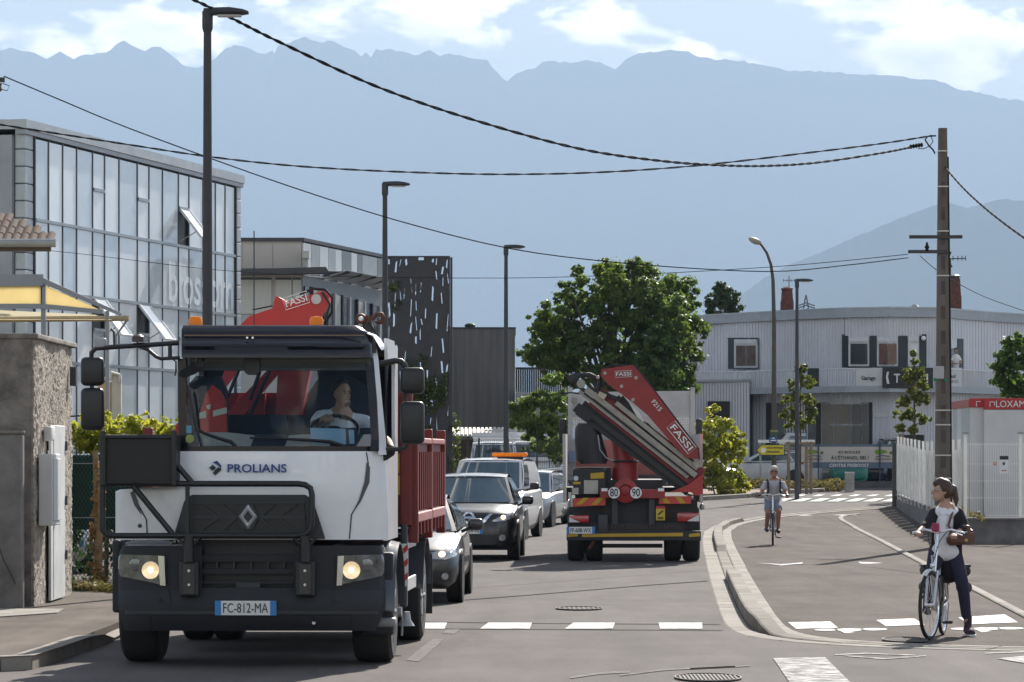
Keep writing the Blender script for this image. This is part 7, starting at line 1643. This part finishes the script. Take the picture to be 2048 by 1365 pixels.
K.add('boom_cap', MB().lathe([(.08, -.06), (.08, .05)], K.p(1162, 768, .0), (0, 1, 0), 12), BOOMG, 40); K.prism('boom_block', [(1199, 783), (1214, 790), (1208, 800), (1195, 792)], -.05, .06, mat('tan_block', (.45, .4, .32), .7))
K.prism('boom_joint', [(1340, 985), (1377, 970), (1406, 948), (1406, 988), (1392, 992), (1382, 985)], -.02, .25, mat('bright_crane_red', (.36, .03, .025), .4, var=.1)); K.prism('boom_joint', [(1384, 925), (1399, 920), (1402, 935), (1392, 936)], -.02, .1, BOOMG)
K.add('jib_head', MB().rbox(tuple(K.p(1137, 768, .0)), tuple(K.p(1158, 749, .0) + V(0, .2, 0)), .04), KDK, 40); K.add('jib_arm', MB().tube(K.pp([(1145, 752), (1180, 750), (1200, 760), (1196, 780)], .05), .05, 7), KDK, 50); K.add('jib_arm', MB().tube(K.pp([(1120, 787), (1145, 786), (1160, 788)], .05), .015, 6), KDK)
diag('lift_cylinder', (1236, 792), (1300, 870), 16, .1, .15, KDK); diag('lift_cylinder', (1290, 850), (1340, 905), 14, .1, .15, KDK); diag('cylinder_rod', (1262, 805), (1285, 845), 8, .05, .08, WHITE)
diag('hose', (1175, 775), (1240, 800), 8, .03, .05, KDK); diag('boom_bracket', (1150, 815), (1180, 840), 16, .05, .1, KDK); diag('cable_chain', (1155, 810), (1370, 975), 10, .1, .05, BLACK)
# flatbed: side boards, headboard with mesh
for x0, x1 in ((1125, 1131), (1399, 1405)): K.prism('side_board', [(x0, 868), (x1, 868), (x1 + 1, 1006), (x0 + 1, 1006)], .4, 4.6, KGL)
K.prism('floor', [(1132, 975), (1400, 975), (1400, 985), (1132, 985)], 1.2, 4.4, KDK)
K.prism('headboard', [(1136, 785), (1390, 782), (1390, 832), (1136, 836)], 5.0, .06, mat('worn_white_board', (.52, .52, .52), .7, var=.14, vs=3, detail=9)); K.prism('lower_headboard', [(1130, 880), (1400, 880), (1400, 950), (1130, 950)], 4.9, .06, KPINK); K.prism('lower_headboard', [(1132, 878), (1152, 878), (1152, 950), (1132, 950)], 4.85, .04, KGL)
for x in (1136, 1381): K.prism('headboard_post', [(x, 775), (x + 9, 775), (x + 9, 950), (x, 950)], 4.9, .08, KGL)
mmh = MB()
for i in range(9):
    for bx0 in (1146, 1352): a, b = K.p(bx0 + 3.6 * i, 836, 4.98), K.p(bx0 + 3.6 * i, 880, 4.98); mmh.box((a.x - .006, 4.98, b.z), (a.x + .006, 4.99, a.z))
for i in range(9):
    for bx0 in (1146, 1352): a, b = K.p(bx0, 838 + 5 * i, 4.97), K.p(bx0 + 30, 838 + 5 * i, 4.97); mmh.box((a.x, 4.97, a.z - .006), (b.x, 4.98, a.z + .006))
K.add('headboard_mesh', mmh, WHITE)
K.prism('cab_back', [(1150, 800), (1378, 800), (1378, 960), (1150, 960)], 5.4, 1.6, mat('cab_pale', (.36, .37, .38), .6)); K.prism('square_lamp', [(1143, 796), (1154, 796), (1154, 806), (1143, 806)], 4.88, .03, BOOMG)
K.prism('notice_sheet', [(1137, 902), (1150, 902), (1150, 925), (1137, 925)], 4.8, .01, mat('notice_blue', (.3, .42, .6), .7))
for x0, x1 in ((1118, 1133), (1392, 1404)): K.add('cab_mirror', MB().rbox(tuple(K.p(x0, 888, 5.8)), tuple(K.p(x1, 838, 5.8) + V(0, .12, 0)), .03), BLACK, 40)
for x in (1129, 1401): K.prism('marker_light', [(x, 868), (x + 5, 868), (x + 5, 880), (x, 880)], 4.7, .05, AMB)
for x, y in ((1128, 1022), (1404, 1014)): K.add('side_hook', MB().ell(K.p(x, y, .6), (.05, .05, .06), 8, 6), GREYM)
K.add('tow_coupling', MB().rbox(tuple(K.p(1196, 1066, .1)), tuple(K.p(1216, 1030, .1) + V(0, .1, 0)), .02), DARKG, 40); K.add('under_bracket', MB().tube(K.pp([(1178, 1098), (1190, 1080)], .3), .03, 6), mat('rust_red', (.16, .05, .03), .8))
K.add('cross_tube', MB().tube(K.pp([(1205, 1092), (1325, 1092)], .6), .04, 8), KDK)
# ================================================================ cyclists
SPOKE = mat('spoke_steel', (.5, .5, .5), .3, .8)
def bike(label, X, Y, phi, r, framem, z=.012, steer=0., city=True, bar_h=1.05, bar_w=.30):
    b = empty('bicycle', (X, Y, z), phi); tag(b, label, 'bicycle', None)
    WBs = 1.08; yf, yr = -WBs / 2, WBs / 2                 # front wheel towards -y
    def whl(y, par, w=.02):
        t = obj('wheel', MB().tube([(0, r * math.cos(a * math.pi / 20) * .965, r * math.sin(a * math.pi / 20) * .965) for a in range(40)], w, 7, closed=True), RUBBER, par, 60); t.location = (0, y, r)
        obj('rim', MB().tube([(0, r * .90 * math.cos(a * math.pi / 20), r * .90 * math.sin(a * math.pi / 20)) for a in range(40)], .012, 6, closed=True), CHROME, t, 60)
        sp = MB()
        for a in range(18): sp.tube([(.025 * (1 if a % 2 else -1), .02 * math.cos(a), .02 * math.sin(a)), (0, r * .9 * math.cos(a * math.pi / 9), r * .9 * math.sin(a * math.pi / 9))], .0022, 3)
        stuff(obj('spokes', sp, SPOKE, t)); obj('hub', MB().tube([(-.05, 0, 0), (.05, 0, 0)], .022, 8), CHROME, t)
        return t
    whl(yr, b); st = empty('steering', (0, yf, 0), steer); st.parent = b
    fw = whl(0, st)
    def tb(name, pts, rr, m, par=b, n=8): return obj(name, MB().tube(pts, rr, n), m, par, 60)
    hd0, hd1 = V(0, yf + .20, r + .36), V(0, yf + .27, r + .52); bb = V(0, yf + .60, .29); sc_ = V(0, yf + .80, .78)
    for s in (-1, 1): tb('fork', [(s * .045, 0, r), (s * .05, .1, r + .3), (s * .04, .17, r + .36)], .014, framem, st)
    tb('steerer', [(0, .18, r + .34), (0, .30, bar_h - .02)], .018, CHROME, st)
    if city:
        tb('down_tube', [hd0, V(0, yf + .38, .46), bb], .028, framem); tb('step_tube', [hd1, V(0, yf + .42, .60), V(0, yf + .66, .42)], .022, framem)
    else:
        tb('down_tube', [hd0, bb], .024, framem); tb('top_tube', [hd1, sc_ + V(0, -.02, -.04)], .02, framem)
    tb('seat_tube', [bb, sc_ + V(0, .04, .1)], .02, framem)
    for s in (-1, 1): tb('chain_stay', [bb + V(s * .03, 0, 0), (s * .055, yr, r)], .011, framem); tb('seat_stay', [sc_ + V(s * .02, 0, -.08), (s * .055, yr, r)], .010, framem)
    sd = obj('saddle', MB().loft([[V(w_ * math.cos(t * math.pi / 6), 0, .03 * math.sin(t * math.pi / 6)) + V(0, y, sc_.z + .17) for t in range(12)] for y, w_ in ((yf + .68, .02), (yf + .76, .035), (yf + .86, .08), (yf + .94, .085), (yf + .97, .04))]), BLACK, b, 60)
    bw = bar_w
    hb = tb('handlebar', [(-bw, .34, bar_h - .01), (-bw * .5, .30, bar_h + .03), (0, .28, bar_h), (bw * .5, .30, bar_h + .03), (bw, .34, bar_h - .01)], .014, CHROME, st)
    for s in (-1, 1):
        tb('grip', [(s * (bw - .10), .33, bar_h + .0), (s * (bw + .02), .35, bar_h - .012)], .019, BLACK, st); tb('brake_lever', [(s * (bw - .11), .28, bar_h), (s * (bw + .0), .24, bar_h - .03)], .007, GREYM, st)
    for s, ph in ((-1, 1), (1, -1)):
        e = bb + V(s * .07, ph * .10, ph * .13); tb('crank', [bb + V(s * .05, 0, 0), e], .013, GREYM); obj('pedal', MB().rbox(tuple(e + V(s * .01 if s > 0 else -.11, -.045, -.015)), tuple(e + V(.11 if s > 0 else -.01, .045, .015)), .008), BLACK, b)
    obj('chain_guard', MB().lathe([(.09, -.01), (.095, 0), (.09, .01)], bb + V(.05, 0, 0), (1, 0, 0), 20), BLACK, b, 40)
    obj('headlamp', MB().ell((0, .12, r + .42), (.03, .04, .03), 10, 7), CHROME, st, 60)
    if city:
        for y, par, a0, a1 in ((0, st, .32, .92), (yr, b, .15, 1.05)):
            def fen(a, c, y=y):
                t = math.pi * (a0 + (a1 - a0) * a); return (-.03 + .06 * c, y + (r + .03) * math.cos(t) * (1 if par is b else -1), r + (r + .03) * math.sin(t) - .012 * (2 * c - 1) ** 2)
            obj('mudguard', MB().sheet(fen, 20, 4, (0, 0, -.004)), mat('silver_mudguard', (.55, .56, .58), .3, .4), par, 60)
        tb('rack', [(-.06, yr - .25, r + .38), (-.06, yr + .22, r + .38), (.06, yr + .22, r + .38), (.06, yr - .25, r + .38)], .008, BLACK)
        obj('battery', MB().rbox((-.05, yf + .72, .32), (.05, yf + .82, .66), .02), BLACK, b, 40)
        tb('cable', [(-.1, .28, bar_h), (-.06, .16, bar_h - .08), (0, .14, r + .5)], .005, BLACK, st, 5); tb('cable', [(.1, .28, bar_h), (.06, .15, bar_h - .1), (0, .14, r + .46)], .005, BLACK, st, 5)
        obj('phone', MB().rbox((-.045, .22, bar_h + .01), (.035, .26, bar_h + .10), .01), mat('red_phone_case', (.3, .02, .07), .4), st)
    M = Matrix.Translation((0, yf, 0)) @ Matrix.Rotation(steer, 4, 'Z')   # front end turned with the bars, its pieces parts of the bicycle itself
    for ch in list(st.children):
        mb_l = ch.matrix_basis.copy(); ch.parent = b; ch.matrix_parent_inverse = Matrix.Identity(4); ch.matrix_basis = M @ mb_l
    bpy.data.objects.remove(st)
    return b
def jlist(f, d): return {k: f.p(*v) for k, v in d.items()}
def handparts(c, side, fwd=V(0, -1, 0), dn=V(0, 0, -1)):  # a hand closed on a bar: palm, four unequal bent fingers, thumb from the side
    ax = V(side, 0, 0); out = [('e', c, (.042, .045, .022))]
    for k, l in enumerate((.92, 1.0, .95, .78)):
        o = c + ax * (-.030 + .020 * k) + fwd * .03; out += [(o, o + fwd * .03 * l + dn * .008, .0095, .009), (o + fwd * .03 * l + dn * .008, o + fwd * .022 * l + dn * .042 * l, .009, .0078)]
    out += [(c - ax * .035, c - ax * .05 + fwd * .025 + dn * .02, .012, .009)]
    return out
# --- the woman with the white bicycle
bike('white step-through bicycle with silver mudguards held by the woman', 4.565, 37.12, R(-14.5), .36, mat('bike_white', (.62, .66, .72), .3, coat=.6), .014, R(-9), True, 1.13, .29)
WO = Frame('person', 'woman in dark cardigan and white shirt standing astride a bicycle, looking left', 'person', 4.66, 37.35, .012)
J = jlist(WO, dict(head=(1881, 983, -.06), neck=(1890, 1006, -.02), nb=(1892, 1022, .0), sl=(1868, 1026, -.02), sr=(1917, 1026, .02), el=(1853, 1050, -.14), hl=(1836, 1066, -.40), er=(1930, 1054, -.08), hr=(1907, 1071, -.36), ch=(1891, 1042, 0), wa=(1889, 1076, 0), hip=(1889, 1100, .02), pl=(1874, 1106, .02), pr=(1906, 1106, .02), kl=(1862, 1152, -.16), al=(1853, 1212, .02), kr=(1926, 1172, -.04), ar=(1934, 1246, .06)))
h = J['head']; lk_ = Vector((-.90, -.30, -.05)).normalized(); sdv = Vector((.30, -.90, 0)).normalized()
def wh(a, f_, u): return h + sdv * a + lk_ * f_ + V(0, 0, u)
foot = V(J['ar'].x + .01, J['ar'].y, .05); toe = foot + V(.02, -.17, -.012)
body = blob('body', [('e', wh(0, -.005, .02), (.082, .070, .108)), ('e', wh(0, .04, -.055), (.048, .045, .05)), (wh(0, .088, .01), wh(0, .108, -.018), .010, .014), (wh(0, .075, -.06), wh(0, .082, -.062), .018, .016), ('e', wh(.072, -.02, -.005), (.02, .012, .03)), (J['neck'] + V(0, 0, .03), J['nb'], .05, .058),
    (J['nb'], J['wa'], .11, .10), (J['wa'], J['hip'], .11, .13), (J['sl'], J['el'], .042, .036), (J['el'], J['hl'] + V(.0, .04, 0), .036, .024), (J['sr'], J['er'], .042, .036), (J['er'], J['hr'] + V(.02, .05, 0), .036, .024),
    (J['pl'], J['kl'], .08, .055), (J['kl'], J['al'], .052, .034), (J['pr'], J['kr'], .08, .055), (J['kr'], J['ar'], .052, .034), (J['ar'], foot, .034, .035), (foot, toe, .035, .03)] + handparts(J['hl'], -1) + handparts(J['hr'], 1), mat('skin_light', (.46, .28, .20), .55, var=.06), WO.root, .0105, 2)
for a in (.035,): obj('eye', MB().ell(wh(a, .082, .02), (.012, .006, .006), 8, 6), BLACK, body)
obj('glasses', MB().tube([wh(.075, -.01, .02), wh(.06, .07, .022), wh(.05, .1, .02), wh(.0, .102, .018)], .004, 5), GREYM, body)
HAIR = mat('brown_hair', (.055, .028, .015), .45, var=.5, vs=60, bump=.5, bs=90, stretch=(2, 2, .6))
blob('hair', [('e', wh(0, -.038, .05), (.094, .09, .092)), ('e', wh(.02, -.06, .0), (.075, .07, .085)), ('e', wh(.05, -.02, .03), (.05, .045, .05)), (wh(0, -.085, .05), wh(.0, -.15, .02), .035, .046), (wh(0, -.15, .02), wh(.02, -.175, -.10), .046, .034), (wh(.02, -.175, -.10), wh(.03, -.17, -.18), .034, .008), (wh(0, .05, .085), wh(0, .0, .105), .04, .05)], HAIR, body, .011)
SH = mat('shirt_pale', (.74, .75, .80), .85, var=.06, vs=8, bump=.15, bs=18)
blob('shirt', [(J['nb'] + V(-.015, -.035, -.015), J['ch'] + V(-.02, -.04, 0), .082, .102), (J['ch'] + V(-.02, -.035, .0), J['wa'] + V(-.02, -.04, 0), .104, .102), (J['wa'] + V(-.01, -.04, 0), J['hip'] + V(.0, -.035, .02), .102, .115), (J['hip'] + V(-.05, -.03, -.02), J['hip'] + V(.06, -.03, -.02), .105, .105), (J['sl'] + V(.05, -.03, .0), J['nb'] + V(-.05, -.01, .025), .06, .05), (J['sr'] + V(-.05, -.03, .0), J['nb'] + V(.05, -.01, .025), .06, .05), (J['nb'] + V(-.05, -.06, -.02), J['nb'] + V(.03, -.06, -.02), .06, .06)], SH, body, .013)
for s in (-1, 1): obj('collar', MB().prism([J['nb'] + V(s * .01 - .015, -.125, -.03), J['nb'] + V(s * .055 - .015, -.09, .04), J['nb'] + V(s * .075 - .015, -.10, .0), J['nb'] + V(s * .04 - .015, -.13, -.05)], (0, -.01, 0)), SH, body)
for k in range(5): obj('button', MB().lathe([(.007, 0), (.006, .005)], J['nb'].lerp(J['hip'], .2 + .16 * k) + V(-.01, -.135 - .006 * k, 0), (0, -1, 0), 8), GREYM, body)
CARD = mat('cardigan_dark', (.014, .011, .015), .95, var=.2, vs=10)
blob('cardigan', [(J['sl'], J['el'].lerp(J['sl'], .0), .062, .052), (J['el'], J['el'].lerp(J['hl'], .25), .052, .046), (J['sr'], J['er'], .062, .052), (J['er'], J['er'].lerp(J['hr'], .3), .052, .048), (J['sl'] + V(.02, .05, 0), J['sr'] + V(-.02, .05, 0), .08, .08), (J['nb'] + V(.03, .07, -.08), J['hip'] + V(.05, .09, -.22), .13, .15), (J['sr'] + V(-.03, -.03, -.03), J['pr'] + V(.03, -.02, -.12), .065, .07), (J['sl'] + V(.03, -.03, -.03), J['pl'] + V(-.02, .0, .04), .05, .05)], CARD, body, .013)
TRO = mat('trousers_navy', (.022, .022, .050), .9, var=.15, vs=9, bump=.2, bs=14)
blob('trousers', [(J['hip'] + V(-.05, .02, -.02), J['hip'] + V(.05, .02, -.02), .125, .125), (J['pl'], J['kl'], .098, .068), (J['kl'], J['al'].lerp(J['kl'], .2), .068, .052), (J['pr'], J['kr'], .10, .07), (J['kr'], J['ar'].lerp(J['kr'], .22), .07, .056)], TRO, body, .013)
SHO = mat('sneaker_plum', (.045, .022, .04), .8, var=.2)
blob('sneaker', [(foot + V(0, .03, .01), foot + V(.01, -.08, -.005), .05, .046), (foot + V(.01, -.08, -.005), toe, .046, .04), (foot + V(0, .01, .03), foot + V(0, 0, .09), .045, .042)], SHO, body, .011)
obj('sole', MB().prism([(foot.x - .045, foot.y + .07, .0), (foot.x + .05, foot.y + .07, .0), (toe.x + .05, toe.y, .0), (toe.x + .02, toe.y - .04, .0), (toe.x - .03, toe.y - .03, .0)], (0, 0, .022)), WHITE, body)
obj('sock', MB().tube([foot + V(0, 0, .08), foot + V(0, 0, .17)], .044, 12), mat('sock_dark', (.03, .02, .03), .9), body)
fl = V(J['al'].x, J['al'].y, J['al'].z - .05); blob('sneaker', [(fl + V(0, .05, 0), fl + V(0, -.14, -.01), .045, .038), (fl, fl + V(0, 0, .08), .042, .04)], SHO, body, .012)
# her bag and the panniers
BG = Frame('shoulder_bag', 'brown leather shoulder bag hanging at the woman\'s side', 'bag', WO.X, WO.Y, .012)
LEA = mat('brown_leather', (.11, .042, .022), .5, var=.25, vs=7, bump=.15, bs=20)
bc = BG.p(1922, 1074, -.14)
blob('pouch', [(bc + V(-.10, 0, -.04), bc + V(.09, .03, -.01), .06, .066), (bc + V(-.08, 0, .03), bc + V(.07, .02, .04), .048, .052), (bc + V(.02, 0, .1), bc + V(.08, .02, .1), .03, .03)], LEA, BG.root, .013)
obj('strap', MB().tube([bc + V(-.10, -.02, .06), BG.p(1897, 1052, -.16), BG.p(1903, 1030, -.13), BG.p(1908, 1014, -.02), BG.p(1912, 1020, .1)], .014, 6), LEA, BG.root, 50); obj('strap', MB().tube([bc + V(.12, .0, .06), BG.p(1934, 1052, -.02), BG.p(1920, 1020, .06)], .012, 6), LEA, BG.root, 50)
obj('flap', MB().sheet(lambda a, b: bc + V(-.12 + .26 * a, -.075 + .02 * b, -.06 + .11 * b + .01 * math.sin(a * 6)), 10, 4, (0, .01, 0)), LEA, BG.root, 60); obj('buckle', MB().rbox(tuple(bc + V(.03, -.09, -.05)), tuple(bc + V(.06, -.075, -.02)), .004), mat('brass', (.5, .36, .12), .35, .8), BG.root)
PAN = mat('pannier_grey', (.045, .042, .045), .85, var=.25, vs=6)
for (px, lab) in ((1853, 'left'), (1928, 'right')):
    pf = Frame('pannier_bag', 'dark grey pannier bag on the %s side of the white bicycle\'s rear wheel' % lab, 'bag', WO.X, WO.Y, .012); c = pf.p(px, 1160, .36)
    blob('bag', [(c + V(0, -.10, .10), c + V(0, .12, .10), .065, .065), (c + V(0, -.09, -.08), c + V(0, .10, -.08), .08, .08)], PAN, pf.root, .016)
    obj('top_flap', MB().rbox(tuple(c + V(-.06, -.14, .14)), tuple(c + V(.06, .16, .17)), .012), PAN, pf.root, 40); obj('strap', MB().box(tuple(c + V(-.015, -.175, -.1)), tuple(c + V(.015, -.165, .15))), BLACK, pf.root)

# --- the man riding towards the camera
bike('dark mountain bicycle ridden by the grey-haired man', 5.60, 74.1, R(-4), .345, mat('bike_grey', (.12, .12, .13), .4, .4), .014, 0, False, 1.06, .29)
MA = Frame('person', 'grey-haired man in sunglasses, pale T-shirt and shorts riding a bicycle', 'person', 5.60, 74.2, .012)
J = jlist(MA, dict(head=(1548, 945, -.10), neck=(1548, 957, -.06), nb=(1548, 964, .0), sl=(1528, 968, 0), sr=(1567, 968, 0), el=(1524, 984, -.12), hl=(1519, 993, -.30), er=(1572, 984, -.12), hr=(1574, 993, -.30), hip=(1546, 1002, .22), pl=(1540, 1003, .2), pr=(1553, 1003, .2), kl=(1536, 1026, -.15), al=(1533, 1055, .02), kr=(1557, 1023, -.2), ar=(1556, 1057, -.05)))
h = J['head']
def mh(a, f_, u): return h + V(a, -f_, u)
fA, fB = J['al'] + V(0, 0, -.04), J['ar'] + V(0, 0, -.05)
body = blob('body', [('e', mh(0, 0, .015), (.078, .095, .115)), ('e', mh(0, .03, -.07), (.06, .06, .055)), (mh(0, .095, .0), mh(0, .112, -.03), .012, .016), ('e', mh(-.08, -.01, -.005), (.014, .025, .035)), ('e', mh(.08, -.01, -.005), (.014, .025, .035)), (J['neck'], J['nb'], .058, .065), (J['nb'], J['hip'], .13, .13), (J['sl'], J['el'], .052, .044), (J['el'], J['hl'], .044, .03), (J['sr'], J['er'], .052, .044), (J['er'], J['hr'], .044, .03),
    (J['pl'], J['kl'], .09, .062), (J['kl'], J['al'], .062, .038), (J['pr'], J['kr'], .09, .062), (J['kr'], J['ar'], .062, .038), (fA, fA + V(0, -.15, -.02), .04, .035), (fB, fB + V(0, -.15, -.02), .04, .035)] + handparts(J['hl'], -1) + handparts(J['hr'], 1), mat('skin_tanned', (.30, .15, .10), .55, var=.08), MA.root, .013, 2)
blob('hair', [('e', mh(0, -.02, .068), (.09, .1, .082)), ('e', mh(0, -.04, .0), (.096, .06, .085))], mat('grey_hair', (.45, .42, .38), .7, var=.15, vs=30), body, .013)
for s in (-1, 1): obj('sunglass_lens', MB().ell(mh(s * .033, .092, .018), (.026, .012, .02), 10, 7), BLACK, body, 60)
obj('sunglass_bar', MB().tube([mh(-.08, .02, .02), mh(-.06, .085, .022), mh(.06, .085, .022), mh(.08, .02, .02)], .005, 5), BLACK, body)
TS = mat('tshirt_grey', (.42, .41, .45), .9, var=.06, vs=8, bump=.15, bs=16)
blob('tshirt', [(J['nb'] + V(0, .0, -.06), J['hip'] + V(0, -.03, .02), .155, .165), (J['sl'] + V(.06, 0, -.01), J['sr'] + V(-.06, 0, -.01), .075, .075), (J['sl'] + V(.03, 0, 0), J['sl'].lerp(J['el'], .65), .066, .06), (J['sr'] + V(-.03, 0, 0), J['sr'].lerp(J['er'], .65), .066, .06)], TS, body, .016)
blob('shorts', [(J['hip'] + V(-.05, 0, 0), J['hip'] + V(.05, 0, 0), .145, .145), (J['pl'], J['pl'].lerp(J['kl'], .72), .115, .098), (J['pr'], J['pr'].lerp(J['kr'], .72), .115, .098)], mat('shorts_check', (.12, .15, .21), .9, vs=26, col2=(.26, .28, .33)), body, .016)
for s, q in ((-1, fA), (1, fB)): blob('shoe', [(q + V(0, .05, .0), q + V(0, -.16, -.02), .05, .045)], mat('dark_shoe', (.03, .032, .045), .7), body, .015)
obj('glove', MB().ell(J['hl'] + V(0, -.0, .01), (.055, .055, .035), 10, 7), BLACK, body, 60); obj('glove', MB().ell(J['hr'] + V(0, -.0, .01), (.055, .055, .035), 10, 7), BLACK, body, 60)
RK = Frame('backpack', 'dark backpack with shoulder straps worn by the cycling man', 'backpack', MA.X, MA.Y, .012)
obj('pack', MB().rbox(tuple(J['hip'] + V(-.13, .08, .08)), tuple(J['nb'] + V(.15, .32, -.05)), .05), mat('backpack_navy', (.015, .02, .035), .8), RK.root, 40)
for s, q in ((-1, J['sl']), (1, J['sr'])): obj('strap', MB().tube([q + V(-s * .07, .10, .06), q + V(-s * .07, .0, .095), q + V(-s * .075, -.13, .0), q + V(-s * .085, -.165, -.14), q + V(-s * .05, -.13, -.26)], .022, 6), mat('backpack_navy', (.015, .02, .035), .8), RK.root, 50)
